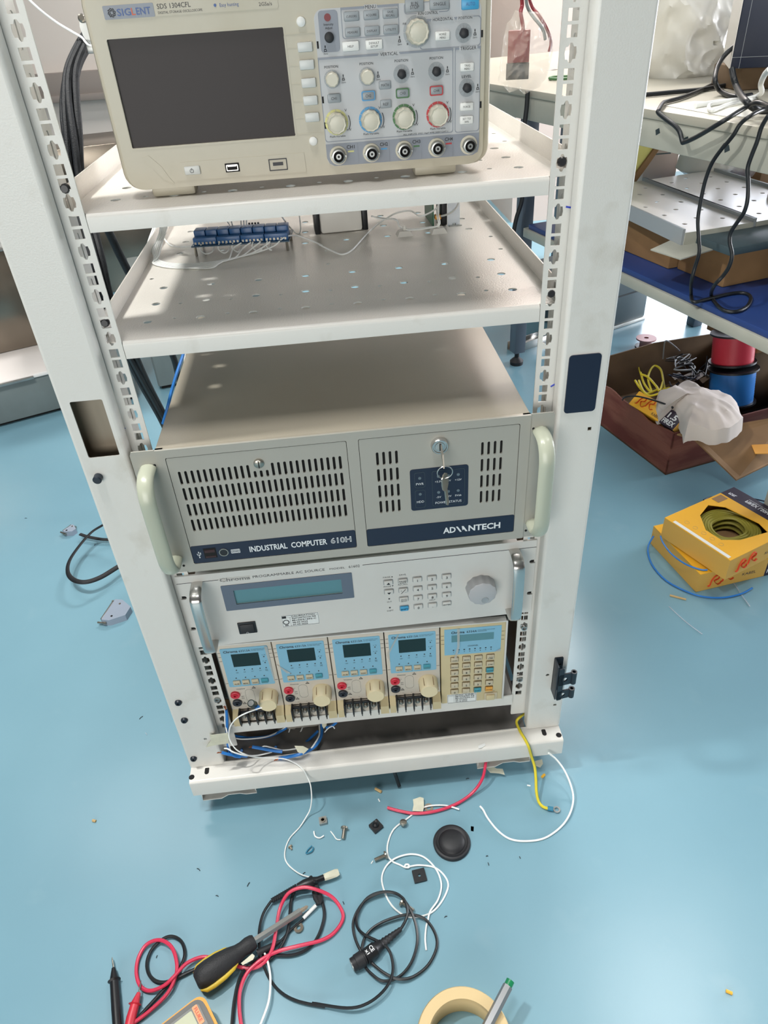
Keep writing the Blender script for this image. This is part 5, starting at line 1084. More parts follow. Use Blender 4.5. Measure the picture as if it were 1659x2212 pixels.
# rubber disc
c = at(976, 1822, Z=0)
dk = thing('rubber_disc', 'round black rubber cap with a domed centre on the blue floor', 'rubber cap', c)
part('disc', MB().lathe([(0.0, 0.0282), (0.003, 0.0287), (0.0058, 0.0275), (0.0068, 0.0250), (0.0050, 0.0225), (0.0048, 0.0205), (0.0075, 0.0190), (0.0098, 0.0140), (0.0112, 0.0080), (0.0118, 0.0001)], (0, 0, 0), (0, 0, 1), 64), 'black_rubber', dk)
# bolts
def bolt(head, tip, label):
    a = at(head[0], head[1], Z=0.0045); b = at(tip[0], tip[1], Z=0.0030); d = (b - a).normalized()
    t = thing('bolt', label, 'bolt', (a.x, a.y, 0), 0, 'loose steel bolts on the floor')
    o = Vector((a.x, a.y, 0)); L_ = (b - a).length
    part('head', MB().lathe([(0, 0.0044), (0.001, 0.0058), (0.0034, 0.0058), (0.0038, 0.0050)], tuple(a - o + Vector((0, 0, 0.0015))), tuple(d), 20), 'steel_screw', t)
    pr_ = []; h = 0.0036
    while h < L_: pr_ += [(h, 0.0029), (h + 0.0005, 0.0025)]; h += 0.001
    part('thread', MB().lathe(pr_, tuple(a - o + Vector((0, 0, 0.0015))), tuple(d), 12), 'steel_screw', t)
bolt((744.5, 1787), (741, 1813), 'loose steel bolt, head towards the rack, left of the black cage nut')
bolt((836, 1847), (809, 1859), 'loose steel bolt beside the knotted white wire, pointing left')
bolt((866, 1948), (893, 1968), 'loose steel bolt crossed by the coiled black probe cable')
def cagenut(u, v, m, label, rot, s=0.0068, dome=False, flat=False):
    c = at(u, v, Z=0); t = thing('cage_nut', label, 'cage nut', c, rot, 'loose cage nuts on the floor')
    h = 0.0035 if flat else 0.005
    b = MB().plate(rr(-s, -s, s, s, 0.001), [circ(0, 0, 0.0028 if not flat else 0.0022, 12)], h, TXY(0)); part('cage', b, m, t)
    if dome: part('screw_head', MB().lathe([(0, 0.0052), (0.004, 0.0050), (0.006, 0.0036), (0.0055, 0.0025)], (0.0, 0.001, h), (0.1, 0.1, 1), 16), m, t)
    elif not flat: part('nut', MB().lathe([(0, 0.0045), (0.002, 0.0045), (0.002, 0.0026), (0.0, 0.0025)], (0, 0, h - 0.0005), (0, 0, 1), 14), 'steel_screw', t)
cagenut(698, 1775, 'zinc', 'steel cage nut, leftmost of the square nuts', 0.12, 0.0062)
cagenut(812.5, 1787, 'black_plastic', 'black square cage nut with a domed screw in it', 0.6, 0.0085, dome=True)
cagenut(906, 1893, 'black_plastic', 'flat black square with a small centre hole, inside the white wire loop', 0.12, 0.0095, flat=True)
c = at(645.5, 2006, Z=0); solo('nut', MB().lathe([(0, 0.0068), (0.004, 0.0068), (0.004, 0.0030), (0.0, 0.0030)], c, (0, 0, 1), 18, cap0=False, cap1=False), 'machine_steel', 'dull grey round nut near the screwdriver blade', 'nut')
c = at(871, 1782, Z=0.002); solo('screw', MB().lathe([(0, 0.0030), (0.004, 0.0030), (0.004, 0.0058), (0.007, 0.0054), (0.008, 0.003)], c, (0.1, 0.2, 1), 16), 'steel_screw', 'short steel screw standing head up beside the white wire', 'screw')
c = at(926, 1745, Z=0); solo('washer', MB().plate(circ(c.x, c.y, 0.0072, 20), [circ(c.x, c.y, 0.0036, 14)], 0.0012, TXY(0)), 'raw_steel', 'flat steel washer just above the crimson wire', 'washer')
c = at(627, 1830, Z=0); solo('screw', MB().lathe([(0, 0.0036), (0.0015, 0.0034), (0.0016, 0.0016), (0.006, 0.0014)], c + Vector((0, 0, 0.003)), (0.3, -0.6, -0.1), 12), 'raw_steel', 'tiny screw beside the long white wire', 'screw')
def curl(l, r, m, label, name='wire_offcut'): return cable(name, A5(l), r, m, label, 'offcut', 'wire and tie offcuts on the floor', n=4, seg=6)
o = curl([(272, 450, .004), (278, 475, .002), (300, 484, .002), (322, 472, .003)], 0.0011, 'wire_white', 'curled white tie offcut with a bead, under the steel cage nut')
curl([(355, 450, .005), (370, 470, .003), (385, 490, .002), (405, 493, .002)], 0.0009, 'wire_white', 'short curled white offcut left of the upper bolt')
curl([(262, 522, .003), (240, 545, .002), (235, 562, .002), (262, 550, .003), (270, 530, .003)], 0.0010, 'terminal_blue', 'small folded blue and white offcut beside the tiny screw')
curl([(566, 598, .001), (557, 612, .001)], 0.0009, 'wire_white', 'tiny white cut piece at the tip of the middle bolt')
curl([(593, 290, .001), (600, 303, .001)], 0.0010, 'wire_white', 'tiny white cut piece under the tan wire stub')
curl([(1333, 222, .001), (1350, 225, .001)], 0.0012, 'wire_white', 'tiny white cut piece left of the earth wire')
curl([(1406, 182, .002), (1420, 168, .002)], 0.0022, 'box_yellow', 'short yellow cut piece right of the earth wire')
curl([(577, 238, .003), (592, 246, .003), (608, 256, .002)], 0.0024, 'debris_tan', 'tan stub of stripped wire under the base beam')
cable('wire', A5([(664, 140, .05), (676, 165, .03), (688, 200, .014), (697, 226, .004)]), 0.0030, 'wire_black', 'short black tube stub sticking out under the base beam', 'wire')
p = A5([(1053, 425, .0), (1068, 427, .0), (1067, 452, .0), (1053, 449, .0)]); sheet('sticker_scrap', p, 'debris_tan', 'small tan paper scrap right of the black disc', 'scrap')
for i, (u, v, s_, lb) in enumerate(((1052, 1850, 3, 'dark crumb right of the black disc, the upper one'), (1055, 1867, 4, 'dark crumb right of the black disc, the lower one'), (963, 1981, 4, 'dark crumb beyond the right edge of the cable coil'), (742, 1951, 4, 'dark crumb beside the red lead loop'), (657, 1887, 4, 'dark crumb by the probe tip'), (316, 1586, 6, 'small clear chip left of the rack foot'),
        (305, 1551, 7, 'curved dark shred left of the rack foot'), (429, 1879, 6, 'dark fleck on open floor left of the probe'), (537, 1911, 6, 'dark sliver left of the probe handle'), (469, 1936, 4, 'black fleck above the screwdriver'), (339, 2067, 3, 'black fleck inside the red lead loop'), (56, 1120, 5, 'dark fleck far left beside the rack'), (205, 1177, 6, 'curved shred inside the black ribbon cable loop'),
        (1010, 1683, 5, 'dark fleck in the rack shadow'), (1123, 1853, 3, 'dark fleck on open floor right of the disc'))):
    c = at(u, v, Z=0); a = i * 1.7; k = s_ * 0.00055; mb = MB().tube([(c.x - k * cos(a), c.y - k * sin(a), 0.0008), (c.x, c.y + k * 0.3, 0.0011), (c.x + k * cos(a), c.y + k * sin(a), 0.0008)], 0.0006, 5)
    solo('debris_fleck', mb, 'debris_dark' if i != 5 else 'bubble', lb, 'debris', 'flecks of debris on the floor')
for i, (u, v, u2, v2, lb) in enumerate(((1447, 1286, 1482, 1295, 'tan sliver of cardboard in front of the yellow boxes'), (1568, 2140, 1582, 2146, 'yellow cut piece on the floor at bottom right'), (200, 1772, 207, 1774, 'tan crumb on the floor at lower left'))):
    a = at(u, v, Z=.0015); b = at(u2, v2, Z=.0015); solo('offcut', MB().tube([a, b], 0.0022, 6), ('debris_tan', 'box_yellow', 'debris_tan')[i], lb, 'offcut')
for i, (l, lb) in enumerate((([(1445, 1310), (1480, 1342), (1517, 1370)], 'clear thin tie strip on the floor, nearer one right of the rack'), ([(1583, 1256), (1600, 1282), (1620, 1310)], 'clear thin tie strip on the floor in front of the yellow boxes'))):
    cable('tie_strip', px(l, .001), 0.001, 'bubble', lb, 'cable tie', 'clear tie strips on the floor')

# ---- oscilloscope probe cable with BNC plug
pcb = A6([(1140, 230, .008), (1095, 300, .008), (1072, 390, .008), (1070, 480, .010), (1085, 570, .010), (1130, 680, .005), (1200, 762, .004), (1300, 812, .004), (1450, 842, .004)])
pcb += A7([(200, 822, .004), (400, 850, .010), (520, 822, .012), (620, 740, .012), (665, 640, .010), (650, 530, .010), (600, 475, .012), (500, 425, .012), (458, 375, .008), (462, 300, .006), (520, 212, .006), (610, 178, .006), (700, 195, .008), (765, 280, .010), (800, 380, .008), (805, 480, .006), (770, 590, .006), (700, 670, .006), (610, 694, .006), (545, 655, .006), (500, 600, .004), (485, 520, .004), (505, 440, .004), (560, 380, .006), (650, 335, .008), (760, 310, .008), (850, 335, .006), (908, 415, .004), (918, 500, .004), (870, 600, .004), (785, 668, .005), (700, 682, .008), (620, 650, .008), (545, 590, .006), (480, 520, .006), (440, 420, .004), (442, 330, .004), (500, 235, .006), (590, 184, .010), (665, 182, .010), (728, 220, .012), (750, 290, .012), (738, 345, .010), (708, 397, .010)])
cable('probe_cable', pcb, 0.0020, 'wire_black', 'long coiled black coaxial probe cable on the floor', 'cable', n=5)
a = A7([(712, 392, .009)])[0]; b = A7([(600, 482, .009)])[0]; c = A7([(570, 505, .009)])[0]; d = A7([(505, 555, .010)])[0]; e = A7([(430, 602, .010)])[0]
bn = thing('bnc_plug', 'black round probe connector with white printing at the end of the coiled cable', 'connector', (c.x, c.y, 0)); O = Vector((c.x, c.y, 0))
n_ = 14; P = [a.lerp(b, i / (n_ - 1)) - O for i in range(n_)]
part('strain_relief', MB().tube(P, 0.003, 10, rs=[(0.0030 + 0.0035 * i / n_) * (1.12 if i % 2 else 0.92) for i in range(n_)]), 'black_rubber', bn)
P = [b - O, c - O, d - O]; part('barrel', MB().tube([b - O, c - O, c.lerp(d, 0.1) - O, d - O], 0.008, 18, rs=[0.0065, 0.0085, 0.0098, 0.0098]), 'black_plastic', bn)
P = [d.lerp(e, t) - O for t in (0, .12, .14, .7, .72, 1.0)]; part('coupling', MB().tube(P, 0.009, 18, rs=[0.0090, 0.0090, 0.0104, 0.0100, 0.0090, 0.0088]), 'black_rubber', bn)
dirn = (e - d).normalized(); part('socket', MB().lathe([(0, 0.0068), (0.0006, 0.0066)], tuple(e - O + dirn * 0.0002), tuple(dirn), 18), 'zinc', bn)
Tt = Matrix.Translation(c.lerp(d, 0.55) - O + Vector((0, 0, 0.0100))) @ Matrix.Rotation(atan2((d - c).y, (d - c).x) + pi / 2, 4, 'Z') @ Matrix.Rotation(radians(90), 4, 'X').inverted()
part('lettering', MB().text('CE', 0, 0.0008, 0.0048, 0.0085, 'c', 0, T=Tt, bold=0.02).text('x1', 0, -0.0058, 0.0040, 0.007, 'c', 0, T=Tt, bold=0.02), 'print_white', bn)
# ---- probe body with hook tip wrapped in tape
a = A6([(1450, 92, .010)])[0]; b = A6([(1370, 125, .010)])[0]; m_ = A6([(1290, 152, .010)])[0]; e = A6([(1142, 230, .008)])[0]
pb = thing('oscilloscope_probe', 'black ribbed oscilloscope probe with taped tip at the end of the coiled cable', 'probe', (b.x, b.y, 0)); O = Vector((b.x, b.y, 0))
part('body', MB().tube([a - O, a.lerp(b, .5) - O, b - O, b.lerp(m_, .5) - O, m_ - O], 0.006, 14, rs=[0.0042, 0.0046, 0.0080, 0.0075, 0.0050]), 'black_plastic', pb)
n_ = 26; part('ribbed_tail', MB().tube([m_.lerp(e, i / (n_ - 1)) - O for i in range(n_)], 0.004, 12, rs=[(0.0052 - 0.0018 * i / n_) * (1.1 if i % 2 else 0.9) for i in range(n_)]), 'black_rubber', pb)
t0 = A6([(1445, 95, .010)])[0]; t1 = A6([(1530, 62, .009)])[0]
part('tape_wrap', MB().tube([t0 - O, t0.lerp(t1, .35) - O, t0.lerp(t1, .8) - O, t1 - O], 0.005, 8, rs=[(0.0052, 0.0046), (0.0060, 0.0036), (0.0062, 0.0030), (0.0048, 0.0012)]), 'tape_paper', pb, 'pale masking tape around the probe tip')
part('ground_collar', MB().tube([p - O for p in A6([(1365, 95, .012), (1395, 130, .014)])], 0.0035, 10), 'black_plastic', pb)
# ground clip
gc = thing('ground_clip', 'black insulated alligator clip hooked below the probe', 'clip', A6([(1412, 200, 0)])[0]); O = A6([(1412, 200, 0)])[0]
for dx in (-8, 8): part('jaw', MB().tube([p - O for p in A6([(1400 + dx * .3, 140, .010), (1402 + dx * 1.4, 180, .008), (1412 + dx * 1.6, 215, .008), (1418, 250, .008)])], 0.0035, 8, rs=[0.0022, 0.0042, 0.0044, 0.0030]), 'black_rubber', gc)
gl = cable('ground_lead', A6([(1405, 250, .007), (1370, 285, .005), (1320, 340, .004), (1250, 400, .004), (1190, 465, .006), (1120, 510, .009), (1060, 540, .010)]), 0.0018, 'wire_black', 'thin black ground lead running from the clip under the screwdriver', 'cable')
p0, p1 = A6([(1398, 256, .007), (1325, 330, .005)]); part('sleeve_label', MB().tube([p0, p1], 0.0026, 8), 'sticker_white', gl, 'white printed sleeve').location = -gl.location
p0, p1, p2 = A6([(1190, 465, .006), (1130, 500, .009), (1060, 535, .010)]); part('boot', MB().tube([p0, p1, p2], 0.004, 10, rs=[0.0022, 0.0045, 0.0055]), 'black_rubber', gl).location = -gl.location
# ---- test leads
red = [(330, 945, .006), (430, 872, .006), (540, 765, .008), (588, 660, .010), (592, 580, .012), (562, 495, .012), (495, 456, .010), (420, 482, .006), (372, 560, .004), (360, 650, .004), (385, 725, .005), (440, 750, .006), (520, 720, .010), (580, 665, .013), (650, 592, .010), (735, 556, .006), (800, 562, .004), (860, 585, .004), (940, 606, .005), (1020, 622, .006), (1095, 590, .010), (1145, 510, .012), (1168, 400, .010), (1190, 275, .012), (1240, 185, .020), (1320, 152, .024), (1400, 165, .022), (1490, 207, .012), (1545, 280, .006), (1552, 340, .004), (1505, 412, .004), (1430, 458, .006), (1300, 490, .010), (1185, 520, .010), (1085, 568, .012), (1005, 640, .010), (962, 740, .010), (955, 850, .010), (968, 960, .010)]
cable('test_lead', A6(red), 0.0025, 'wire_red', 'red multimeter test lead looping over the floor', 'test lead', n=5)
blk = [(345, 935, .004), (430, 840, .004), (520, 742, .004), (580, 670, .004), (625, 590, .004), (640, 530, .004), (622, 468, .004), (575, 437, .004), (520, 447, .005), (452, 508, .004), (422, 580, .004), (430, 648, .004), (470, 692, .004), (530, 700, .004), (600, 672, .005), (700, 625, .004), (800, 590, .004), (900, 600, .004), (1000, 605, .005), (1110, 585, .005), (1190, 505, .005), (1235, 405, .005), (1248, 300, .005), (1256, 225, .005), (1285, 165, .006), (1350, 145, .004), (1410, 175, .004), (1438, 250, .004), (1445, 330, .004), (1408, 440, .004), (1345, 512, .004), (1255, 545, .004), (1150, 545, .005), (1060, 565, .006), (990, 620, .005), (950, 700, .005), (925, 820, .005), (912, 960, .005)]
cable('test_lead', A6(blk), 0.0023, 'wire_black', 'black multimeter test lead looping beside the red one', 'test lead', n=5)
cable('wire', A6([(1055, 518, .012), (1080, 512, .012), (1105, 540, .010), (1128, 620, .010), (1135, 700, .010), (1125, 810, .010), (1085, 925, .010), (1060, 980, .010)]), 0.0015, 'wire_white', 'thin white wire passing down beside the screwdriver handle', 'wire')
sheet('masking_tape', A6([(965, 590, .026), (1030, 535, .024), (1045, 548, .022), (1035, 570, .022), (975, 602, .024)]), 'tape_paper', 'small masking tape flag at the screwdriver handle', 'tape')
# ---- screwdriver
ta = A6([(1352, 260, .010)])[0]; tb_ = A6([(1308, 290, .012)])[0]; sb = A6([(1045, 460, .019)])[0]; hb = A6([(705, 700, .019)])[0]
O = Vector((sb.x, sb.y, 0)); sd = thing('screwdriver', 'black and yellow handled screwdriver with bright hexagonal shaft on the floor', 'screwdriver', O)
part('bit', MB().tube([tb_ - O, tb_.lerp(ta, .45) - O, tb_.lerp(ta, .5) - O, tb_.lerp(ta, .75) - O, ta - O], 0.003, 6, rs=[0.0032, 0.0032, 0.0024, 0.0028, 0.0006]), 'raw_steel', sd)
part('shaft', MB().tube([sb - O, tb_ - O], 0.0052, 6), 'chrome', sd)
L_ = hb - sb; hp = [(0, .0085), (.04, .0105), (.12, .0115), (.22, .0105), (.30, .0112), (.42, .0145), (.60, .0172), (.78, .0180), (.90, .0172), (.97, .0140), (1.0, .0090)]
part('grip', MB().tube([sb + L_ * t - O for t, r in hp], 0.01, 20, rs=[(r * 0.93, r) for t, r in hp]), 'grip_black', sd)
side = Vector((-L_.y, L_.x, 0)).normalized()
for s_ in (-1, 1):
    hq = [(.36, .0118), (.44, .0140), (.60, .0166), (.78, .0176), (.90, .0168), (.98, .0120)]
    part('grip_stripe', MB().tube([sb + L_ * t + side * s_ * r - O - Vector((0, 0, .001)) for t, r in hq], 0.003, 10, rs=[0.0008, 0.003, 0.0036, 0.0036, 0.0034, 0.0015]), 'grip_yellow', sd, 'yellow stripe along the handle')
# ---- multimeter (only its corner is in view)
k0 = A6([(738, 752, .040)])[0]; kl = A6([(500, 935, .040)])[0]; dy = (kl - k0).normalized(); dx = Vector((-dy.y, dy.x, 0))
dx = -dx if dx.dot(A6([(845, 940, .04)])[0] - k0) < 0 else dx
O = Vector((k0.x, k0.y, 0)); ang = atan2(dx.y, dx.x)
mt = thing('multimeter', 'yellow and dark grey digital multimeter, only its corner with the screen in view', 'multimeter', O, ang)
# local: +x right of the meter, -y down the meter
flip = -1 if (dx.cross(dy)).z < 0 else 1
def outline(i): return rr(i, -0.178 + i, 0.088 - i, -i, 0.012, 5)
def yy_(pl): return [(x, y if flip < 0 else -y) for x, y in pl]
part('holster', MB().plate(yy_(outline(0)), (), 0.036, TXY(0.0)), 'multimeter_yellow', mt)
part('face', MB().plate(yy_(outline(0.0035)), (), 0.0400, TXY(0.0005)), 'multimeter_grey', mt)
part('screen_bezel', MB().plate(yy_(rr(0.0095, -0.066, 0.078, -0.0095, 0.004)), (), 0.0012, TXY(0.0402)), 'meter_bezel', mt)
part('screen', MB().plate(yy_(rr(0.0125, -0.062, 0.062, -0.020, 0.002)), (), 0.0006, TXY(0.0414)), 'meter_lcd', mt)
pl_ = part('name_plate', MB().plate(yy_(rr(0.010, -0.0185, 0.034, -0.0115, 0.0015)), (), 0.0006, TXY(0.0414)), 'meter_plate', mt)
Tt = Matrix(((1, 0, 0, 0), (0, 0, 1 if flip < 0 else -1, 0), (0, -1, 0, 0.0422), (0, 0, 0, 1)))
part('lettering', MB().text('FLUKE', 0.022, -0.0168, 0.0040, 0.018, 'c', 0, T=Tt, bold=0.02), 'print_orange', pl_)
# ---- test probes
def probe(pts, m, label, col_):
    P = A6(pts); O = Vector((P[2].x, P[2].y, 0)); t = thing('test_probe', label, 'test probe', O, 0, 'multimeter test probes')
    part('tip', MB().tube([P[0] - O, P[0].lerp(P[1], .3) - O, P[1] - O], 0.001, 8, rs=[0.0003, 0.0010, 0.0011]), 'steel_screw', t)
    d = (P[4] - P[2]); part('handle', MB().tube([P[1] - O, P[2] - d * .02 - O, P[2] - O, P[2] + d * .03 - O, P[3] - O, P[4] - O], 0.005, 16, rs=[0.0024, 0.0058, 0.0085, 0.0058, 0.0062, 0.0058]), m, t)
probe([(219, 555, .007), (228, 618, .008), (232, 690, .008), (243, 850, .008), (252, 990, .008)], 'black_plastic', 'black multimeter probe with bare metal tip, far left on the floor', 0)
probe([(388, 690, .010), (375, 760, .010), (352, 828, .009), (330, 905, .008), (310, 990, .008)], 'jack_red', 'red multimeter probe lying right of the black probe', 0)
# ---- tape roll and marker
c = A7([(1075, 1100, 0)])[0]
solo('tape_roll', MB().lathe([(0, 0.0430), (0, 0.0560), (0.002, 0.0575), (0.038, 0.0575), (0.040, 0.0560), (0.040, 0.0430), (0.0, 0.0430)], c, (0, 0, 1), 64, cap0=False, cap1=False), 'tape_tan', 'cream roll of tape cut off by the bottom edge of the picture', 'tape roll')
a = A7([(1345, 690, .055)])[0]; b = A7([(1330, 722, .054)])[0]; e = A7([(1195, 985, .047)])[0]
O = Vector((b.x, b.y, 0.04)); mk = thing('marker_pen', 'grey pen with a green end resting on the tape roll', 'pen', O)
part('end_cap', MB().tube([b - O, a - O], 0.0052, 16), 'pen_green', mk)
part('barrel', MB().tube([e - O, e.lerp(b, .1) - O, b - O], 0.0062, 6), 'pen_grey', mk)
# ---- D-sub connectors and ribbon cables left of the rack
A8 = lambda l, z=None: fl(2.765, 0, 900, l, z)
def ribbon(l, label, w=0.0055, h=0.0022):
    P = smooth(A8(l), 6); return solo('ribbon_cable', MB().tube(P, 0.005, 10, rs=[(w, h)] * len(P)), 'sleeve', label, 'cable')
ribbon([(760, 560, .10), (680, 610, .075), (610, 650, .055), (545, 692, .045), (475, 770, .04), (415, 860, .04), (405, 930, .04), (440, 975, .04), (510, 988, .04), (600, 960, .035), (700, 900, .03), (800, 840, .03)], 'black sleeved cable bent in a wide loop left of the rack')
ribbon([(478, 702, .014), (520, 716, .012), (590, 730, .010), (650, 735, .010), (760, 735, .010)], 'black sleeved cable leading from the small grey connector behind the post', 0.0048, 0.0022)
def dsub(c0, c1, w, L, h, label, pins):
    """c0 = centre of the metal face, c1 = cable end"""
    a = A8([c0 + (h / 2,)])[0]; b = A8([c1 + (h / 2,)])[0]; ang = atan2(b.y - a.y, b.x - a.x)
    t = thing('serial_connector', label, 'connector', (a.x, a.y, 0), ang, 'grey serial connectors left of the rack')
    sh = [(0.006, -w / 2), (0.018, -w / 2), (L * 0.95, -w * 0.22), (L, -w * 0.16), (L, w * 0.16), (L * 0.95, w * 0.22), (0.018, w / 2), (0.006, w / 2)]
    sh = [(0.006, -w / 2), (L * 0.45, -w / 2), (L, -w * 0.20), (L, w * 0.20), (L * 0.45, w / 2), (0.006, w / 2)]
    part('hood', MB().plate(sh, (), h, TXY(0)), 'dsub_grey', t)
    part('face_plate', MB().box(0.0, 0.0065, -w * 0.42, w * 0.42, h * 0.15, h * 0.85, 0.001), 'zinc', t)
    for s_ in (-1, 1): part('thumbscrew', MB().lathe([(-0.004, 0.0022), (0.010, 0.0022), (0.010, 0.0032), (0.016, 0.0032)], (0, s_ * w * 0.52, h / 2), (1, 0, 0), 10), 'steel_screw', t)
    for s_ in (-1, 1): part('hood_screw', MB().lathe([(0, 0.0024), (0.0006, 0.0024)], (L * 0.45, s_ * w * 0.30, h), (0, 0, 1), 12), 'steel_screw' if s_ > 0 else 'dark_hole', t)
    return t
dsub((638, 1165), (800, 1178), 0.064, 0.052, 0.016, 'wide grey serial connector on the floor beside the left post', 25)
dsub((398, 672), (478, 702), 0.030, 0.030, 0.014, 'small grey serial connector lying left of the rack', 9)
# ================================================================ workbench at the right, behind the rack
BO = Vector((0.88, 0.43, 0)); BA = atan2(0.258, 0.966); BM = Matrix.Translation(BO) @ Matrix.Rotation(BA, 4, 'Z'); BI = BM.inverted()
def toB(p): return BI @ Vector(p)
HB = 0.825; SB = 0.478
be = thing('workbench', 'long steel workbench behind the rack at the right, with a blue lower board', 'workbench', BO, BA)
part('table_top', MB().box(-0.01, 0.80, -0.35, 2.15, HB - 0.018, HB, 0.002), 'bench_top', be)
ap = part('apron', MB().box(-0.005, 0.02, -0.33, 2.12, HB - 0.075, HB - 0.018, 0.002), 'bench_grey', be)
part('apron', MB().box(-0.005, 0.78, 2.10, 2.13, HB - 0.075, HB - 0.018, 0.002), 'bench_grey', be)
for (u, v, du, dv) in ((1470, 268, 3, 8), (1478, 280, 3, 6), (1560, 292, 5, 4), (1597, 280, 6, 14), (1590, 296, 4, 4), (1610, 296, 5, 4)):
    pass
rnd = random.Random(4)
for j in range(6):
    y = 0.30 + j * 0.11 + rnd.random() * .05; z = HB - 0.05 + rnd.random() * 0.02
    part('paint_chip', MB().plate([(y, z), (y + .012, z - .006), (y + .016, z + .004), (y + .005, z + .009)], (), 0.0006, Matrix(((0, 0, -1, -0.005), (1, 0, 0, 0), (0, 1, 0, 0), (0, 0, 0, 1)))), 'debris_dark', ap, 'dark chip in the paint')
part('leg', MB().box(0.035, 0.075, 0.0, 0.04, 0.0, HB - 0.018, 0.002), 'bench_grey', be)
lg = part('leg', MB().box(0.0, 0.04, 1.10, 1.14, 0.045, HB - 0.018, 0.003), 'leg_blue_grey', be, 'blue-grey square leg')
part('levelling_foot', MB().lathe([(0, 0.022), (0.012, 0.023), (0.020, 0.015), (0.026, 0.008), (0.05, 0.008)], (0.02, 1.12, 0), (0, 0, 1), 20), 'black_rubber', lg)
part('leg', MB().box(0.0, 0.04, 2.06, 2.10, 0.0, HB - 0.018, 0.003), 'leg_blue_grey', be)
for y in (-0.02, 1.10, 2.06): part('leg', MB().box(0.74, 0.78, y, y + 0.04, 0.0, HB - 0.018, 0.003), 'leg_blue_grey', be)
sf = part('lower_board', MB().box(0.0, 0.76, -0.32, 1.06, SB - 0.014, SB, 0.002), 'board_blue', be, 'blue lower shelf board')
part('shelf_rail', MB().box(-0.006, 0.014, -0.32, 1.08, SB - 0.040, SB - 0.014, 0.002), 'bench_grey', be)
# cartons on the blue board
def carton(name, x0, x1, y0, y1, z0, h, label, m='cardboard', rot=0.0, flaps=True):
    c = BM @ Vector(((x0 + x1) / 2, (y0 + y1) / 2, z0)); a, b = (x1 - x0) / 2, (y1 - y0) / 2
    t = thing(name, label, 'cardboard box', c, BA + rot)
    part('carton_body', MB().box(-a, a, -b, b, 0.0005, h, 0.003), m, t)
    if flaps:
        part('top_flap', MB().box(-a + .002, a - .002, -b + .002, -0.001, h + 0.0002, h + 0.003), m, t); part('top_flap', MB().box(-a + .002, a - .002, 0.001, b - .002, h + 0.0002, h + 0.003), m, t)
    return t
c1 = toB(at(1560, 622, Z=SB)); c2 = toB(at(1445, 583, Z=SB)); c3 = toB(at(1345, 555, Z=SB))
carton('carton', c1.x, c1.x + 0.34, c1.y, c2.y - 0.004, SB, 0.084, 'brown carton on the blue board below the perforated panels, the nearer one')
carton('carton', c2.x, c2.x + 0.34, c2.y + 0.004, c3.y + 0.12, SB, 0.084, 'brown carton on the blue board right beside the rack post, the farther one')
carton('carton', 0.36, 0.66, c1.y - 0.16, c1.y + 0.20, SB, 0.14, 'brown carton deep on the blue board at the right picture edge', rot=-0.2)
# perforated panels lying on the cartons
ZP = SB + 0.117
def panel(N, E1, F1, label, holes_n, flip=False):
    N, E1, F1 = [at(u, v, Z=ZP) for u, v in (N, E1, F1)]
    ex = (E1 - N); W_ = ex.length; ang = atan2(ex.y, ex.x); ey = Vector((-ex.y, ex.x, 0)).normalized(); Lh = (F1 - E1).dot(ey); sk = (F1 - E1).dot(ex.normalized())
    t = thing('metal_tray', label, 'metal tray', (N.x, N.y, ZP - 0.022), ang, 'perforated trays on the bench shelf')
    hs = []
    for i in range(holes_n[0]):
        for j in range(holes_n[1]):
            fy = (j + .7 + (i % 2) * 0.35) / (holes_n[1] + .6); x = W_ * (i + .75) / (holes_n[0] + .5) + sk * fy
            hs.append([(x + 0.006 * cos(a), Lh * fy + 0.006 * sin(a)) for a in [2 * pi * k / 10 for k in range(10)]])
    part('sheet', MB().plate([(0, 0), (W_, 0), (W_ + sk, Lh), (sk, Lh)], hs, 0.0015, TXY(0.0205)), 'panel_white', t)
    part('front_edge', MB().box(0, W_, -0.002, 0.0, -0.004, 0.022), 'bench_grey', t)
    n_ = Vector((Lh, -sk, 0)).normalized() * 0.002
    for x in (0, W_):
        w1 = -n_ if x == 0 else n_
        vs = [(x, 0, -0.004), (x + sk, Lh, -0.004), (x + sk, Lh, 0.030), (x, 0, 0.030)]
        vs += [(p[0] + w1.x * 3, p[1] + w1.y * 3, p[2]) for p in vs]
        part('side_edge', MB().add(vs, [(0, 1, 2, 3), (4, 5, 6, 7), (0, 1, 5, 4), (1, 2, 6, 5), (2, 3, 7, 6), (3, 0, 4, 7)]), 'key_grey', t)
    return t
panel((1480, 503), (1627, 480), (1389, 390), 'white perforated steel tray on the bench shelf, the near one of two', (3, 5))
F1, F2, E1 = at(1389, 390, Z=ZP), at(1535, 368, Z=ZP), at(1632, 479, Z=ZP); E2 = E1 + F2 - F1
d_ = (E1 - F1).normalized() * 0
def topx(P):
    q = P - CP; c = Vector((RX.dot(q), RY.dot(q), RZ.dot(q))); return (829.5 + F_PX * c.x / c.z, 1106 + F_PX * c.y / c.z)
panel((1634, 478.5), topx(E2 + (F1 - F1)), topx(F2), 'white perforated steel tray on the bench shelf, the far one of two', (3, 6))
a = at(1405, 541, Z=SB + 0.0885); b = at(1470, 562, Z=SB + 0.0885); c = at(1659, 505, Z=SB + 0.0885); d = at(1560, 470, Z=SB + 0.0885)
sheet('metal_bracket', [a, b, c, d], 'bench_grey', 'pale flat metal bracket lying between the perforated panels and the cartons', 'bracket', 0.0025)
a = at(1535, 536, Z=SB + .092)
q = toB(a); carton('drawer_slide', q.x, q.x + .22, q.y - .06, q.y + .10, SB + .0885, .018, 'dark grey metal part under the near perforated panel', 'teal_dark', flaps=False)
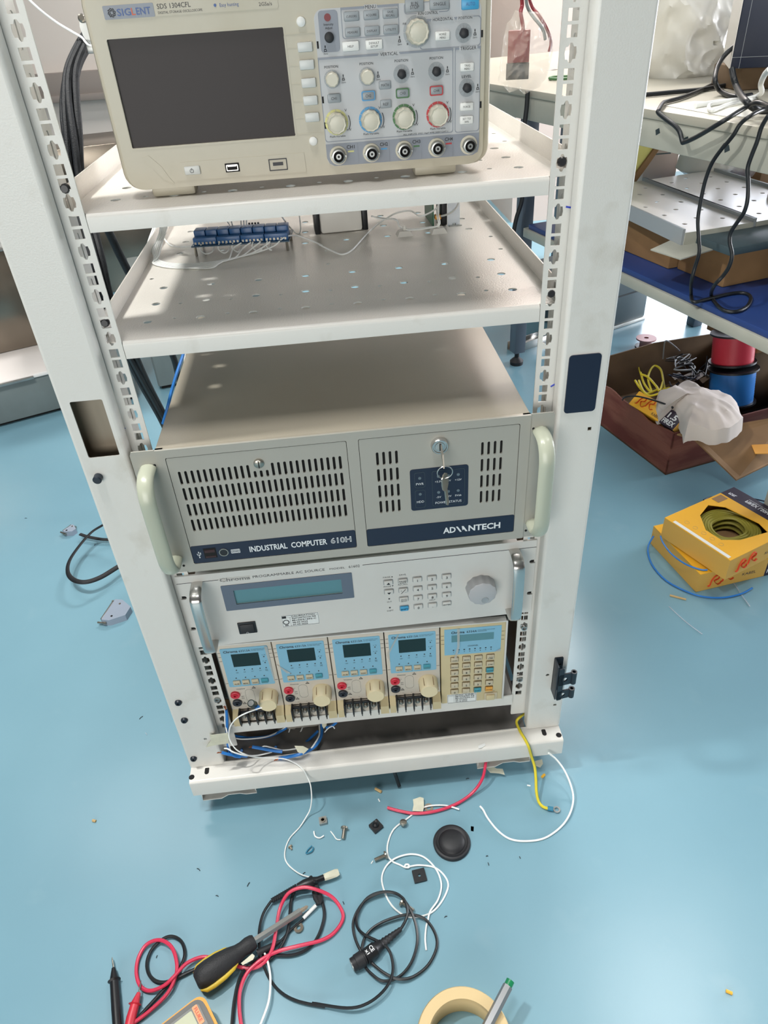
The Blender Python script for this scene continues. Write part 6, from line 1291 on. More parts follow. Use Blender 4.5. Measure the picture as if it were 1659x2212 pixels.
# stuff behind the panels under the bench top
xa, xb = at(1392, 350, Y=1.62).x, at(1464, 350, Y=1.62).x
pbx = thing('printed_carton', 'pale printed carton under the bench top behind the perforated panels', 'cardboard box', (xa, 1.62, SB))
part('carton_body', MB().box(0, xb - xa, 0, .25, .0005, .26, .003), 'wall_pink', pbx)
part('lettering', MB().box(.01, (xb - xa) * .8, -.0006, 0, .19, .194).box(.01, (xb - xa) * .7, -.0006, 0, .16, .164).box(.01, (xb - xa) * .75, -.0006, 0, .13, .134), 'machine_grey', pbx)
yb = [at(1345, 262, Y=1.45), at(1437, 276, Y=1.45), at(1432, 300, Y=1.45), at(1405, 345, Y=1.45), at(1372, 385, Y=1.45), at(1340, 400, Y=1.45)]
sheet('folder', yb, 'yellow_board', 'bright yellow board leaning under the bench top beside the post', 'board', 0.004)
yb = [at(1436, 290, Y=1.42), at(1440, 300, Y=1.42), at(1400, 358, Y=1.42), at(1372, 396, Y=1.42), at(1366, 386, Y=1.42), at(1400, 340, Y=1.42)]
sheet('cardboard_strip', yb, 'cardboard', 'torn cardboard strip along the yellow board', 'cardboard', 0.01)
def blob(pts_px, Y, th, m, label, name, cat, seed, amp=0.01):
    o2 = [(at(u, v, Y=Y).x, at(u, v, Y=Y).z) for u, v in pts_px]; vs, fs = crumple(o2, Y, th, seed, amp=amp)
    return solo(name, MB().add(vs, fs), m, label, cat)
blob([(1466, 285), (1520, 283), (1600, 300), (1680, 315), (1690, 375), (1610, 388), (1540, 372), (1490, 385), (1470, 370), (1480, 330)], 1.50, 0.10, 'plastic_wrap', 'crumpled translucent plastic wrap under the bench top behind the panels', 'plastic_sheet', 'plastic wrap', 11, 0.008)
q = toB(at(1640, 395, Z=0.56)); carton('carton', q.x, q.x + .2, q.y, q.y + .25, SB, .20, 'corrugated carton behind the far perforated panel at the picture edge')
# plastic bag, navy box, paper, cords on top
blob([(1375, -60), (1440, -70), (1530, -70), (1600, -60), (1590, 20), (1580, 90), (1560, 150), (1572, 188), (1530, 190), (1470, 198), (1405, 203), (1385, 195), (1370, 120)], 1.60, 0.13, 'plastic_wrap', 'big crumpled white plastic bag standing on the workbench', 'plastic_bag', 'plastic bag', 21, 0.014)
bx = at(1577, 149, Y=1.12)
nv = thing('dark_box', 'tall dark navy cardboard box with taped edges, standing on the right end of the bench', 'box', (bx.x, bx.y, HB + 0.055), radians(-22))
hh = bx.z - HB - 0.055
part('box_body', MB().box(0.0, 0.42, 0.0, 0.22, hh, hh + 0.46, 0.003), 'navy', nv)
part('box_edge', MB().box(-0.0015, 0.0, 0.0, 0.22, hh, hh + 0.46), 'white_plastic', nv)
part('edge_crease', MB().box(0.018, 0.0187, -0.0008, 0.0, hh, hh + 0.46).box(0.0, 0.42, -0.0008, 0.0, hh + 0.022, hh + 0.0227), 'key_grey', nv)
solo('wooden_block', MB().box(bx.x + 0.04, bx.x + 0.42, bx.y + 0.02, bx.y + 0.16, HB + 0.0005, bx.z - 0.001, 0.003), 'cardboard_in', 'brown cardboard tray under the dark navy box', 'tray')
sheet('paper_sheet', [at(u, v, Z=HB + .001) for u, v in ((1437, 228), (1500, 218), (1600, 222), (1640, 236), (1615, 252), (1560, 250))], 'paper', 'white paper lying on the workbench edge', 'paper')
B3 = lambda l: [(1280 + p[0] / 4.377, p[1] / 4.377) + tuple(p[2:]) for p in l]
def atB(u, v, lx):
    d = RX * ((u - 829.5) / F_PX) + RY * ((v - 1106.0) / F_PX) + RZ
    w_ = Vector((cos(BA), sin(BA), 0)); return CP + d * ((lx + w_.dot(BO) - w_.dot(CP)) / w_.dot(d))
def bpt(p, z): return at(p[0], p[1], Z=z) if len(p) < 3 else (atB(p[0], p[1], p[3]) if p[2] == 'B' else at(p[0], p[1], **{p[2]: p[3]}))
def bcable(l, r, m, label, z=HB + 0.006, n=8): return cable('cord', [bpt(p, z) for p in B3(l)], r, m, label, 'cord', n=n, seg=12)
bcable([(500, 895), (620, 885), (800, 868), (1000, 850), (1150, 825), (1300, 800)], 0.005, 'wire_black', 'black cord lying along the foot of the white plastic bag')
bcable([(1330, 775), (1270, 765), (1200, 770), (1100, 815), (1000, 862), (830, 925), (700, 960), (665, 975, 'Z', HB + .01), (625, 1040, 'B', -.03), (625, 1068, 'B', -.035), (700, 1130, 'B', -.035), (780, 1190, 'B', -.035), (825, 1250, 'B', -.035), (848, 1335, 'B', -.035), (870, 1345, 'B', -.035), (1000, 1285, 'B', -.035), (1250, 1135, 'B', -.03), (1450, 1015, 'Z', HB + .02), (1540, 972, 'Z', HB + .03), (1620, 985, 'Z', HB + .03), (1670, 1010, 'Z', HB + .03)], 0.0045, 'wire_black', 'black cord with a sharp kink hanging over the bench edge')
bcable([(1340, 440, 'Y', 1.14), (1290, 480, 'Y', 1.14), (1220, 560, 'Y', 1.14), (1172, 660, 'Y', 1.12), (1160, 770, 'Y', 1.09), (1205, 855, 'Z', HB + .01), (1300, 905, 'Z', HB + .006), (1400, 915, 'Z', HB + .006), (1500, 900, 'Z', HB + .006)], 0.0055, 'wire_black', 'thick black cord looping left from the dark box')
bcable([(1318, 650, 'Y', 1.08), (1335, 740, 'Y', 1.06), (1370, 840, 'Y', 1.02), (1430, 935, 'Z', HB + .03), (1510, 1010, 'Z', HB + .02), (1590, 1045, 'Z', HB + .012), (1680, 1045, 'Z', HB + .012)], 0.0065, 'wire_black', 'thick black cord curving down from the corner of the dark box')
bcable([(970, 1000), (1060, 985), (1180, 965), (1330, 950), (1480, 935), (1560, 905), (1600, 870, 'Z', HB + .03), (1590, 800, 'Z', HB + .05), (1625, 710, 'Z', HB + .08), (1680, 650, 'Z', HB + .10)], 0.005, 'sticker_white', 'off-white cord bundle on the white paper')
bcable([(1300, 955), (1180, 975), (1110, 990), (1100, 1025), (1130, 1045), (1200, 1020), (1290, 985), (1420, 960), (1500, 945)], 0.004, 'sticker_white', 'off-white cord loop tied on the white paper')
hl = [(1680, 1035, 'Z', HB + .02), (1600, 1045, 'Z', HB + .02), (1500, 1090, 'B', -.02), (1400, 1170, 'B', -.03), (1330, 1280, 'B', -.035), (1240, 1390, 'B', -.035)]
B4 = lambda l: [((p[0]) / 4.915 + 1340, p[1] / 4.915 + 250) for p in l]
P = [bpt(p, 0) for p in B3(hl)]
P += [atB(u, v, -.035) for u, v in B4([(1110, 310), (980, 490), (905, 680), (855, 900), (825, 1100), (832, 1300), (838, 1450), (795, 1600), (757, 1750)])]
P += [at(u, v, Z=SB + .004) for u, v in B4([(752, 1900), (775, 1975), (900, 1955), (1100, 1905), (1250, 1880), (1350, 1895), (1385, 1945), (1340, 2030), (1230, 2080), (1100, 2065), (1010, 1990), (965, 1900)])]
P += [atB(u, v, -.035) for u, v in B4([(1000, 1800), (1090, 1700), (1155, 1600), (1185, 1480), (1160, 1340), (1172, 1240), (1235, 1140), (1315, 1020), (1352, 880), (1358, 700), (1352, 560), (1395, 420), (1450, 280), (1500, 120), (1570, 0)])]
cable('cord', P, 0.0038, 'wire_black', 'long black cord hanging in two strands before the bench shelf, looped on the blue board', 'cord', n=8, seg=12)
# plier-like tool and cord on the bench beyond the bag
ycable('cord', [(1178, 158, 1.95), (1195, 154, 1.95), (1215, 156, 1.95), (1235, 160, 1.9)], 0.006, 'wire_black', 'black cord on the far bench seen past the hanging bag', 'cord')
c = at(1213, 172, Z=HB); solo('key_ring', MB().tube([(c.x + .035 * cos(a), c.y + .035 * sin(a), HB + .005) for a in [2 * pi * k / 24 for k in range(24)]], 0.004, 8, closed=True), 'ring_green', 'dark green ring on the far bench seen past the rail', 'ring')
ycable('cord', [(1140, 196, 1.46), (1138, 230, 1.46), (1133, 280, 1.46), (1130, 380, 1.46), (1128, 430, 1.46), (1116, 470, 1.46), (1110, 500, 1.46), (1108, 530, 1.46)], 0.0065, 'wire_black', 'black cord hanging in front of the blue-grey bench leg', 'cord')

# ================================================================ open carton on the floor with its contents
bo = toB(at(1437.5, 1026.5, Z=0)); h0 = 0.125
X0, X1, Y0, Y1 = bo.x, bo.x + 0.50, bo.y, bo.y + 0.42
tcx = BM @ Vector(((X0 + X1) / 2, (Y0 + Y1) / 2, 0))
ob = thing('open_carton', 'large open reddish-brown carton on the floor under the bench, full of wire and scraps', 'cardboard box', BM @ Vector((X0, Y0, 0)), BA)
W_, D_ = X1 - X0, Y1 - Y0
part('base', MB().box(0, W_, 0, D_, 0.0005, 0.005), 'cardboard_in', ob)
# torn front-left wall
top = []
for i in range(21):
    y = D_ * i / 20; top.append((y, h0 - 0.0 + 0.012 * sin(i * 1.1) * (0.3 if i < 4 else 1) * 0.35 - 0.010 * sin(pi * min(i, 10) / 10)))
pl = [(0, 0.0005), (D_, 0.0005)] + top[::-1]
Tl = Matrix(((0, 0, -1, 0.004), (1, 0, 0, 0), (0, 1, 0, 0), (0, 0, 0, 1)))
part('side_wall', MB().plate(pl, (), 0.004, Tl), 'carton_red', ob)
part('side_wall', MB().plate([(0, 0.0005), (W_, 0.0005), (W_, h0), (0, h0)], (), 0.004, TXZ(0.004)), 'carton_red', ob)
part('side_wall', MB().plate([(0, 0.0005), (W_, 0.0005), (W_, h0 + .02), (W_ * .5, h0 + .035), (0, h0 + 0.02)], (), 0.004, TXZ(D_)), 'cardboard_in', ob)
part('side_wall', MB().box(W_ - 0.004, W_, 0, D_, 0.0005, h0), 'cardboard_in', ob)
part('packing_tape', MB().box(-0.0006, 0.0, 0.0, D_, 0.045, 0.080).box(0.0, W_, -0.0006, 0.0, 0.045, 0.080), 'carton_red', ob, 'reddish brown packing tape around the carton')
P0 = at(1462, 940, Z=h0); fl_ = [at(1462, 940, Z=h0), at(1500, 952, Z=h0 - .02), at(1590, 1039, Z=.045), at(1700, 985, Z=.045), at(1700, 900, Z=h0)]
mbf = MB(); inv = (Matrix.Translation(BM @ Vector((X0, Y0, 0))) @ Matrix.Rotation(BA, 4, 'Z')).inverted()
L0 = [inv @ p for p in fl_]; n = len(L0); mbf.add(L0 + [p + Vector((0, 0, .004)) for p in L0], [tuple(range(n)), tuple(range(n, 2 * n))] + [(i, (i + 1) % n, n + (i + 1) % n, n + i) for i in range(n)])
fo = part('flap', mbf, 'cardboard', ob, 'large tan flap folded outward')
q = [inv @ at(u, v, Z=.085) for u, v in ((1622, 965), (1700, 962), (1700, 984), (1630, 984))]; part('tape_piece', MB().add([tuple(p + Vector((0, 0, .004))) for p in q] + [tuple(p + Vector((0, 0, .006))) for p in q], [(0, 1, 2, 3), (4, 5, 6, 7), (0, 1, 5, 4), (1, 2, 6, 5), (2, 3, 7, 6), (3, 0, 4, 7)]), 'key_orange', fo)
# yellow cable box inside, tilted
def rr_logo(mb, x, z, k, T, y=0.0):
    """two ribbon-like letters"""
    for ox, oz in ((0, 0), (0.034 * k, 0.006 * k)):
        P = [(x + ox + a * k, y, z + oz + b * k) for a, b in ((0.0, 0.0), (0.006, 0.003), (0.008, 0.018), (0.016, 0.030), (0.026, 0.028), (0.026, 0.019), (0.016, 0.015), (0.020, 0.006), (0.028, 0.0), (0.036, 0.004))]
        P = smooth(P, 4); o = len(mb.v); m2 = MB().tube(P, 0.003, 6, rs=[(0.0038 * k, 0.0005)] * len(P)); 
        mb.add([T @ Vector(p) for p in m2.v], m2.f)
    return mb
Z_ = lambda l: [(1280 + a / 4.377, 680 + b / 4.377) for a, b in l]
pA = at(*Z_([(340, 840)])[0], Z=.125); pB = at(*Z_([(640, 1030)])[0], Z=.125); pC = at(*Z_([(755, 1090)])[0], Z=.125); pD = at(*Z_([(450, 725)])[0], Z=.155)
ex = (pC - pA).normalized(); ey0 = (pD - pA); ey = (ey0 - ex * ey0.dot(ex)).normalized(); ez = ex.cross(ey)
TB = Matrix(((ex.x, ey.x, ez.x, pA.x), (ex.y, ey.y, ez.y, pA.y), (ex.z, ey.z, ez.z, pA.z), (0, 0, 0, 1)))
Lx = (pC - pA).length; Ly = ey0.length * 1.0
yb_ = thing('cable_box', 'yellow and purple cable box poking up inside the open carton under the white cloth', 'cable box', (0, 0, 0)); yb_.matrix_world = TB
part('carton_body', MB().box(0, Lx * .70, 0, Ly, -0.10, 0, 0.001), 'box_yellow', yb_)
part('printed_end', MB().box(Lx * .70, Lx, 0, Ly, -0.10, 0, 0.001), 'box_purple', yb_)
part('carton_side', MB().box(Lx, Lx + .001, 0, Ly, -.1, -.001), 'box_yellow_side', yb_)
Tt = Matrix(((1, 0, 0, 0), (0, 0, 1, 0), (0, -1, 0, 0.0008), (0, 0, 0, 1)))
part('brand_lettering', rr_logo(MB(), Lx * .10, Ly * .22, 0.85, Tt), 'rr_red', yb_)
part('lettering', MB().text('KABEL', Lx * .58, Ly * .12, .008, Lx * .17, 'c', 0, T=Tt), 'print_dark', yb_)
part('size_lettering', MB().text('1.5', Lx * .85, Ly * .50, .014, Lx * .18, 'c', 0, T=Tt, bold=.03).text('FIREX', Lx * .85, Ly * .12, .012, Lx * .24, 'c', 0, T=Tt, bold=.03), 'print_white', yb_)
# cloth
ol = Z_([(600, 780), (650, 760), (700, 735), (760, 720), (850, 665), (930, 700), (1010, 765), (1100, 755), (1200, 770), (1320, 830), (1370, 890), (1395, 980), (1430, 1030), (1380, 1080), (1290, 1140), (1180, 1155), (1060, 1140), (960, 1115), (880, 1110), (860, 1060), (830, 980), (760, 890), (640, 915), (600, 850)])
P = [at(u, v, Z=.155) for u, v in ol]; cx = sum(p.x for p in P) / len(P); cy = sum(p.y for p in P) / len(P)
Q = []
for i in range(len(P)):
    a_, b_, c_, d_ = P[i - 1], P[i], P[(i + 1) % len(P)], P[(i + 2) % len(P)]
    for k in range(4): Q.append(b_.lerp(c_, k / 4))
P = Q; rnd = random.Random(12); vs = []; fs = []; N = len(P); R_n = 22
for r_ in range(R_n):
    f = 1 - r_ / R_n
    for i, p in enumerate(P):
        ang = i * 2 * pi / N
        x_, y_ = cx + (p.x - cx) * f, cy + (p.y - cy) * f
        r1 = 1 - 2 * abs(NZ.noise(Vector((x_ * 14, y_ * 9, 2.0)))); r2 = 1 - 2 * abs(NZ.noise(Vector((x_ * 30 + 5, y_ * 22, 7.0))))
        z = .150 + .034 * (1 - f ** 3) + .016 * r1 + .006 * r2 - (.030 if f == 1 else 0)
        vs.append((x_, y_, z))
vs.append((cx, cy, vs[-1][2]))
for r_ in range(R_n - 1):
    for k in range(N): fs.append((r_ * N + k, r_ * N + (k + 1) % N, (r_ + 1) * N + (k + 1) % N, (r_ + 1) * N + k))
for k in range(N): fs.append(((R_n - 1) * N + k, (R_n - 1) * N + (k + 1) % N, R_n * N))
m2 = MB().add(vs, fs); m2.add([(p[0], p[1], p[2] - .004) for p in vs], fs)
solo('cloth', m2, 'cloth', 'off-white crumpled cloth lying over the open carton', 'cloth')
# wire spools
def spool(c, ax, r, L_, m, label, rf=None):
    rf = rf or r * 1.12; t = thing('wire_spool', label, 'wire spool', c); A = Vector(ax).normalized()
    part('flange', MB().lathe([(0, rf), (0.005, rf)], (0, 0, 0), A, 40), 'black_plastic', t); part('flange', MB().lathe([(0, rf), (0.005, rf)], A * L_, A, 40).lathe([(0.005, r * .25), (0.009, r * .22)], A * L_, A, 20), 'black_plastic', t)
    pr_ = [(0.005 + (L_ - .005) * i / 26, r * (1.0 + (0.012 if i % 2 else 0))) for i in range(27)]
    part('wound_wire', MB().lathe(pr_, (0, 0, 0), A, 40), m, t); return t
cB = at(1577, 868, Z=.07); ax = Vector((-0.05, 0.18, 1))
spool(cB, ax, 0.058, 0.095, 'wire_blue', 'spool of blue wire with black flanges standing in the open carton', .066)
cR = cB + ax.normalized() * 0.105 + Vector((0.006, .02, 0)); spool(cR, ax, 0.054, 0.080, 'jack_red', 'spool of red wire with black flanges on top of the blue spool', .062)
c = at(1393, 750, Z=0); t = thing('wire_spool', 'small pink spool standing on the floor behind the open carton', 'wire spool', c)
part('flange', MB().lathe([(0, .034), (.006, .034)], (0, 0, 0), (0, 0, 1), 28), 'black_plastic', t); part('hub', MB().lathe([(0.006, .02), (.030, .02)], (0, 0, 0), (0, 0, 1), 24), 'spool_pink', t)
part('flange', MB().plate(circ(0, 0, .034, 28), [circ(0, 0, .008, 14)], .005, TXY(.030)), 'spool_pink', t)
cable('wire', [at(*q[:2], Z=q[2]) for q in [(1395, 748, .01), (1385, 768, .03), (1378, 780, .06), (1381, 800, .10), (1386, 812, .11)]], .0022, 'wire_yellow', 'yellow wire running from the pink spool into the open carton', 'wire')
for i, l in enumerate(([(1384, 805), (1392, 830), (1408, 848), (1400, 820), (1405, 800), (1415, 790), (1428, 800), (1434, 830), (1437, 845)], [(1372, 822), (1384, 840), (1398, 850), (1420, 842), (1438, 840), (1446, 838)], [(1384, 808), (1400, 815), (1418, 835), (1425, 845), (1432, 825)], [(1380, 822), (1390, 845), (1405, 855), (1430, 848), (1444, 846)])):
    cable('wire', px(l, .115 + i * .004), .0032, 'wire_yellow', 'one of the tangled yellow wires in the open carton', 'wire', 'tangled yellow wires in the open carton')
rnd = random.Random(8)
for i in range(14):
    u, v = 1455 + rnd.random() * 60, 775 + rnd.random() * 45; l = []
    for k in range(5): l.append((u + rnd.uniform(-30, 30), v + rnd.uniform(-16, 16), .11 + rnd.random() * .05))
    cable('wire', px(l), .0016 + .001 * rnd.random(), ('navy', 'sleeve', 'wire_black', 'key_grey')[i % 4], 'one of the dark and grey scrap wires heaped in the open carton', 'wire', 'scrap wires in the open carton')
for i in range(6):
    u, v = 1450 + i * 12, 812 + (i * 7) % 14; sheet('paper_scrap', [at(u + a, v + b, Z=.13 + i * .002) for a, b in ((0, 0), (18, -8), (24, -2), (8, 9))], 'cardboard_in' if i % 2 else 'cloth', 'one of the crumpled strips heaped in the open carton', 'scrap', group='paper strips in the open carton')
cable('wire', [at(*q[:2], Z=q[2]) for q in [(1345, 864, .13), (1350, 858, .15), (1375, 856, .16), (1410, 864, .165), (1450, 878, .165), (1452, 882, .16)]], .0022, 'wire_black', 'thin black wire lying across the yellow box in the carton', 'wire')
cable('wire', [at(*q[:2], Z=q[2]) for q in [(1432, 775, .12), (1436, 740, .19), (1444, 738, .19), (1460, 750, .16), (1468, 758, .14)]], .002, 'key_grey', 'bent grey wire sticking up behind the open carton contents', 'wire')
q = at(1634, 765, Z=.20); qb = toB(q)
carton('carton', qb.x, qb.x + .2, qb.y, qb.y + .2, .20, .09, 'small tan carton at the right picture edge above the wire spools')
carton('carton', qb.x + .02, qb.x + .20, qb.y + .02, qb.y + .18, .0, .199, 'plain brown carton standing under the small tan carton, right of the spools', 'cardboard_in')

# ================================================================ yellow cable boxes on the floor
def cbox(N, L, zb, h, wid, label, window):
    N = at(N[0], N[1], Z=zb + h); L = at(L[0], L[1], Z=zb + h); ey = (L - N).normalized(); D = (L - N).length; ang = atan2(ey.y, ey.x) - pi / 2
    t = thing('cable_box', label, 'cable box', (N.x, N.y, zb), ang)
    ws = wid * .80
    win = [(0.035 + .022, D * .12), (0.035 + .065, D * .10), (0.12, D * .32), (0.12, D * .68), (0.098, D * .80), (0.048, D * .84), (0.03, D * .60), (0.03, D * .35)]
    win = [(ws * a, D * b) for a, b in ((.40, .20), (.80, .13), (.86, .30), (.80, .75), (.66, .90), (.40, .80), (.22, .55), (.22, .32))]
    part('lid', MB().plate([(0.0, 0.0), (ws, 0.0), (ws, D), (0.0, D)], [win] if window else [], .0015, TXY(h - .0015)), 'box_yellow', t)
    part('lid_stripe', MB().box(ws, wid, 0, D, h - .0015, h), 'box_purple', t)
    part('side_panel', MB().box(0, .0015, 0, D, .0005, h - .0015), 'box_yellow_side', t); part('side_panel', MB().box(0.0015, ws, 0, .0015, .0005, h - .0015), 'box_yellow_side', t)
    part('side_panel', MB().box(ws, wid, 0, .0015, .0005, h - .0015), 'box_purple', t); part('side_panel', MB().box(wid - .0015, wid, .0015, D, .0005, h - .0015), 'box_purple', t); part('side_panel', MB().box(0.0015, wid - .0015, D - .0015, D, .0005, h - .0015), 'box_yellow_side', t)
    part('bottom', MB().box(0.0015, wid - .0015, .0015, D - .0015, .0005, .002), 'cardboard', t)
    if window:
        co = MB(); cxw, cyw = wid * .47, D * .5
        for r_ in range(6):
            for zz in range(3): co.tube([(cxw + (wid * .18 + r_ * .0045) * cos(a), cyw + (D * .20 + r_ * .0055) * sin(a), .010 + zz * .013 + .002 * sin(3 * a + r_)) for a in [2 * pi * k / 40 for k in range(40)]], .0034, 6, closed=True)
        part('cable_coil', co, 'coil_olive', t, 'yellow-green cable coil inside the window')
        part('tape_strip', MB().box(.002, .010, D * .04, D * .88, h, h + .0006), 'sticker_white', t)
        part('logo_square', MB().box(ws * .80, ws * .97, D * .86, D * .97, h, h + .0004), 'cardboard', t)
        ic = MB()
        for k in range(5): ring_outline_xy(ic, circ(ws * .15, D * (.26 + .13 * k), .0052, 12), .0006, h)
        part('icon_print', ic, 'debris_tan', t)
        Tr = Matrix(((0, 0, 0, 0), (0, 0, 0, 0), (0, 0, 0, 0), (0, 0, 0, 1)))
        Tr = Matrix(((0, 0, -1, 0), (-1, 0, 0, 0), (0, 1, 0, 0), (0, 0, 0, 1)))
        Tt = Matrix(((0, 0, -1, wid * .90 + .006), (1, 0, 0, 0), (0, 1, 0, 0), (0, 0, 0, 1)))
        Tw = Matrix(((0, 0, 1, wid - .008), (1, 0, 0, 0), (0, 1, 0, 0), (0, 0, 0, 1)))
        # writing along the stripe, read from the far side
        Tq = Matrix(((0, 0, -1, 0), (-1, 0, 0, 0), (0, 0, 0, h + .0002), (0, 0, 0, 1)))
        Tq = Matrix(((0, 0, -1, wid * .84), (-1, 0, 0, D * .60), (0, 1, 0, h), (0, 0, 0, 1)))
        Tq = Matrix(((0, 0, -1.0, ws + .010), (-1, 0, 0, D * .96), (0, -1, 0, h + .0003), (0, 0, 0, 1)))
        Ts = Matrix(((0, 0, 1, 0), (0, 0, 0, 0), (0, 0, 0, 0), (0, 0, 0, 1)))
        M3 = Matrix(((0, 0, -1, ws + .012), (-1, 0, 0, D * .95), (0, 1, 0, 0), (0, 0, 0, 1)))
        # text frame: right = -y (towards camera), up = -x
        M3 = Matrix(((0, 0, -1, wid - .008), (-1, 0, 0, D * .96), (0, -1, 0, h + .0003), (0, 0, 0, 1)))
        part('lettering', MB().text('FDRL', 0.004, 0.016, .008, .018, 'l', 0, T=M3, bold=.03).text('FIREX LS0H', 0.045, 0.010, .010, .058, 'l', 0, T=M3, bold=.03).text('HALOGEN FREE WIRE', 0.045, 0.004, .003, .050, 'l', 0, T=M3), 'print_white', t)
    I4 = Matrix.Identity(4)
    part('brand_lettering', rr_logo(MB(), wid * .12, h * .22, .86, I4, -.0004), 'rr_red', t)
    part('lettering', MB().text('KABEL', wid * .60, h * .35, .007, wid * .16, 'c', -.0003), 'print_dark', t)
    part('size_lettering', MB().text('1.5', wid * .90, h * .58, .013, wid * .12, 'c', -.0003, bold=.03).text('FIREX', wid * .90, h * .18, .010, wid * .16, 'c', -.0003, bold=.03), 'print_white', t)
    return t
def ring_outline_xy(mb, poly, w, z):
    cx = sum(p[0] for p in poly) / len(poly); cy = sum(p[1] for p in poly) / len(poly); R_ = sqrt((poly[0][0] - cx) ** 2 + (poly[0][1] - cy) ** 2)
    mb.plate(poly, [[(cx + (p[0] - cx) * (R_ - w) / R_, cy + (p[1] - cy) * (R_ - w) / R_) for p in poly]], .0003, TXY(z))
cbox((1513, 1241), (1412, 1136), 0.0, .050, .205, 'yellow and purple cable box on the floor, the lower one of the two', False)
cbox((1578, 1211), (1436, 1118), 0.0515, .052, .215, 'yellow cable box with a window and green coil, the upper one of the two', True)
cable('wire', px([(1427, 1158, .055), (1432, 1172, .053), (1450, 1196, .052), (1480, 1218, .052), (1512, 1230, .052), (1528, 1231, .053)]), .0018, 'wire_blue', 'blue wire pinched between the two yellow boxes', 'wire')
lo_ = [(1412, 1158, .03), (1401, 1178, .012), (1401, 1200, .004), (1412, 1225, .003), (1438, 1253, .003), (1475, 1274, .003), (1515, 1288, .003), (1560, 1291, .003), (1600, 1283, .004), (1625, 1270, .006)]
cable('wire', px(lo_), .0020, 'wire_blue', 'blue wire in a wide arc on the floor around the yellow boxes', 'wire')
cable('wire', px([(1520, 1080, .02), (1535, 1074, .008), (1580, 1071, .004), (1630, 1078, .004), (1680, 1090, .004)]), .0018, 'navy', 'dark blue wire on the floor behind the yellow boxes', 'wire')

# ================================================================ far things on the right
p = at(1391, 690, Z=0); q = at(1310, 717, Z=0); ex = (p - q); ang = atan2(ex.y, ex.x)
t = thing('storage_case', 'dark grey-green case on the floor behind the rack post', 'case', q - ex.normalized() * .12, ang); Lc = ex.length + .12
part('case_body', MB().box(0, Lc, 0, .34, .012, .20, .006), 'teal_dark', t); part('case_rail', MB().box(-.002, Lc + .002, -.004, .01, 0, .014, .002), 'zinc', t); part('case_slot', MB().box(Lc * .35, Lc * .85, -.001, .001, .120, .126), 'black_plastic', t)
p = at(1114, 764, Z=0); q = at(1190, 738, Z=0); ex = (q - p); t = thing('metal_channel', 'bright aluminium channel lying on the floor behind the bench leg', 'metal channel', p, atan2(ex.y, ex.x))
Lm = ex.length; part('channel', MB().box(0, Lm, 0, .003, 0, .03, .0005).box(0, Lm, .003, .045, 0, .003).box(0, Lm, .045, .048, 0, .03, .0005), 'chrome', t); part('end_piece', MB().box(.015, .05, .006, .040, .003, .02, .002), 'debris_tan', t)

# ================================================================ machine and cabinets behind at the left
MA = radians(24); MO = Vector((-0.86, 1.505, 0)); MM = Matrix.Translation(MO) @ Matrix.Rotation(MA, 4, 'Z')
mc = thing('steel_machine', 'low stainless steel machine with grey base panel, standing behind the rack at the left', 'machine', MO, MA)
part('base_panel', MB().box(-1.4, 0.0, 0, .50, .012, .135, .004), 'machine_grey', mc)
part('toe_gap', MB().box(-1.38, 0.08, .02, .48, 0, .0125), 'dark_hole', mc)
part('ledge', MB().box(-1.4, 0.0, -.006, .50, .1355, .150, .004), 'panel_white', mc); part('ledge_strip', MB().box(-1.4, -.12, -.016, -.006, .137, .146, .002), 'zinc', mc)  # steel ledge coloured white, standing in for its bright specular reflection
part('back_panel', MB().box(-1.4, 0.0, .24, .50, .1505, .47, .006), 'machine_steel', mc, 'reflective steel back panel')
part('top_ledge', MB().box(-1.4, 0.0, .22, .52, .4705, .484, .004), 'chrome', mc)
part('upper_panel', MB().box(-1.4, 0.10, .34, .52, .4845, .60, .004), 'key_pale', mc); part('upper_recess', MB().box(-.62, -.40, .336, .3395, .500, .575, .002), 'teal_dark', mc)
part('top_cover', MB().box(-1.4, 0.10, .34, .95, .6005, .62, .004), 'machine_steel', mc)
def cabinet(O, ang, w, d, h, label):
    t = thing('metal_cabinet', label, 'cabinet', O, ang, 'grey metal cabinets behind the rack')
    part('carcass', MB().box(0, w, .008, d, .014, h, .003), 'machine_grey', t); part('door', MB().box(.004, w - .004, 0, .008, .016, h - .004, .002), 'machine_grey', t)
    part('plinth', MB().box(.01, w - .01, .02, d - .01, 0, .014), 'dark_hole', t)
    for z in (h * .36, h * .82): part('door_knob', MB().lathe([(0, .004), (.003, .004), (.004, .003)], (.03, 0, z), (0, -1, 0), 12), 'chrome', t)
a = at(306, 862, Z=0); cabinet((a.x - .175, a.y - .062, 0), radians(20), .18, .35, .36, 'grey metal cabinet left of the black loom, seen below the lower shelf')
a = at(343, 851, Z=0); cabinet((a.x, a.y + .02, 0), radians(14), .46, .35, .36, 'grey metal cabinet with two bright studs left of the blue wire')
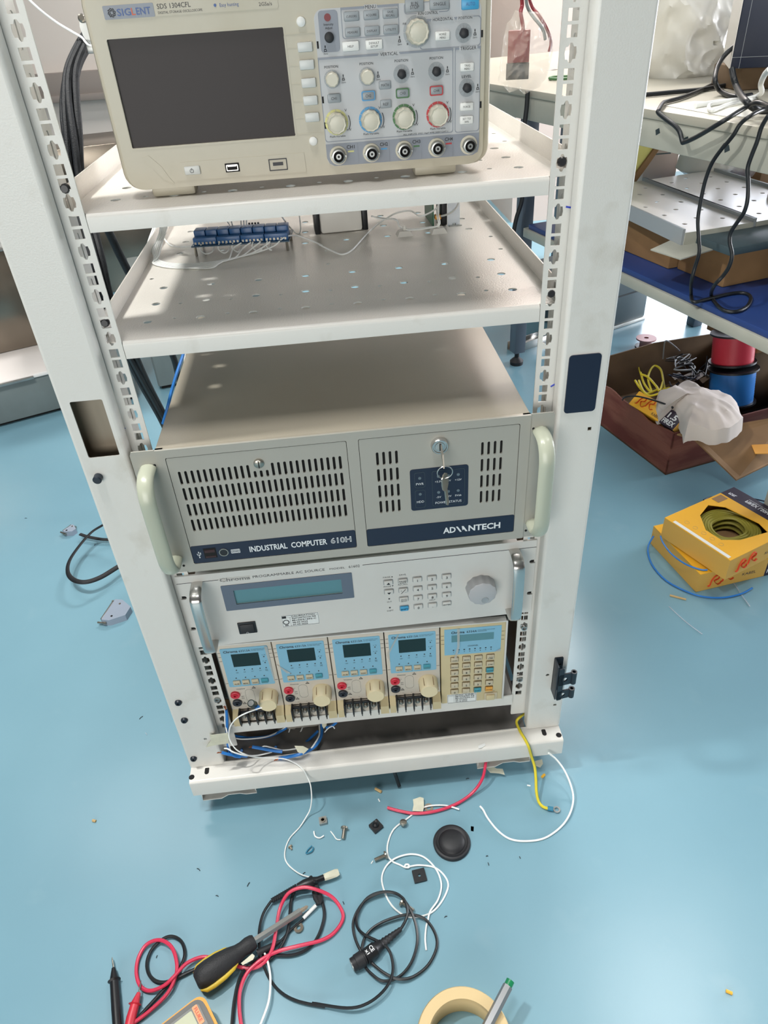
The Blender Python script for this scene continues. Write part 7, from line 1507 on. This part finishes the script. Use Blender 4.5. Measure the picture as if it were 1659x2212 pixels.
t = thing('shelf_unit', 'brownish steel shelf unit with parcels seen between the two rack shelves at left', 'shelf unit', (-1.55, 2.55, 0), radians(14))
part('frame', MB().box(0, 1.35, 0, .5, .001, .36, .004), 'machine_steel', t); part('board', MB().box(-.02, 1.37, -.03, .52, .361, .385, .003), 'machine_steel', t)
part('panel', MB().box(.0, 1.35, .1, .5, .3855, .60, .003), 'machine_steel', t)
M4 = Matrix.Translation((-1.55, 2.55, 0)) @ Matrix.Rotation(radians(14), 4, 'Z')
for i, (x, w, h, m, lb) in enumerate(((.62, .16, .14, 'teal_dark', 'dark green parcel on the steel shelf unit'), (.80, .16, .10, 'wall_pink', 'pinkish parcel on the steel shelf unit'), (.98, .2, .07, 'cardboard', 'orange-brown parcel on the steel shelf unit'))):
    o = solo('parcel', MB().box(x, x + w, -.02, .08, .3855, .3855 + h, .004), m, lb, 'parcel'); o.matrix_world = M4 @ o.matrix_world
# daylight window in the far wall, right of the pillar
w_ = struct('window_1', MB().box(1.95, 3.50, 4.185, 4.20, 0.45, 2.3), 'window_glow')
struct('trim_4', MB().box(1.90, 3.55, 4.15, 4.20, 0.40, 0.45).box(1.90, 3.55, 4.15, 4.20, 2.3, 2.35).box(1.90, 1.95, 4.15, 4.20, 0.45, 2.3).box(3.50, 3.55, 4.15, 4.20, 0.45, 2.3).box(2.70, 2.74, 4.15, 4.20, 0.45, 2.3), 'white_plastic')
# a ceiling over the hall
struct('ceiling', MB().box(-5, 6, -3, 6, 3.2, 3.25), 'ceiling_paint')
struct('wall_right', MB().box(4.6, 4.7, -3, 6, 0, 3.2), 'wall_paint')
struct('glow_panel', MB().box(4.585, 4.60, 0.4, 3.4, 0.35, 2.1), 'window_glow')  # unseen glowing panel, added to light under the bench from the right
struct('trim_5', MB().box(4.55, 4.60, 0.35, 3.45, 0.30, 0.35).box(4.55, 4.60, 0.35, 3.45, 2.1, 2.15).box(4.55, 4.60, 0.35, 0.40, 0.35, 2.1).box(4.55, 4.60, 3.40, 3.45, 0.35, 2.1), 'white_plastic')  # frame around the added glowing panel
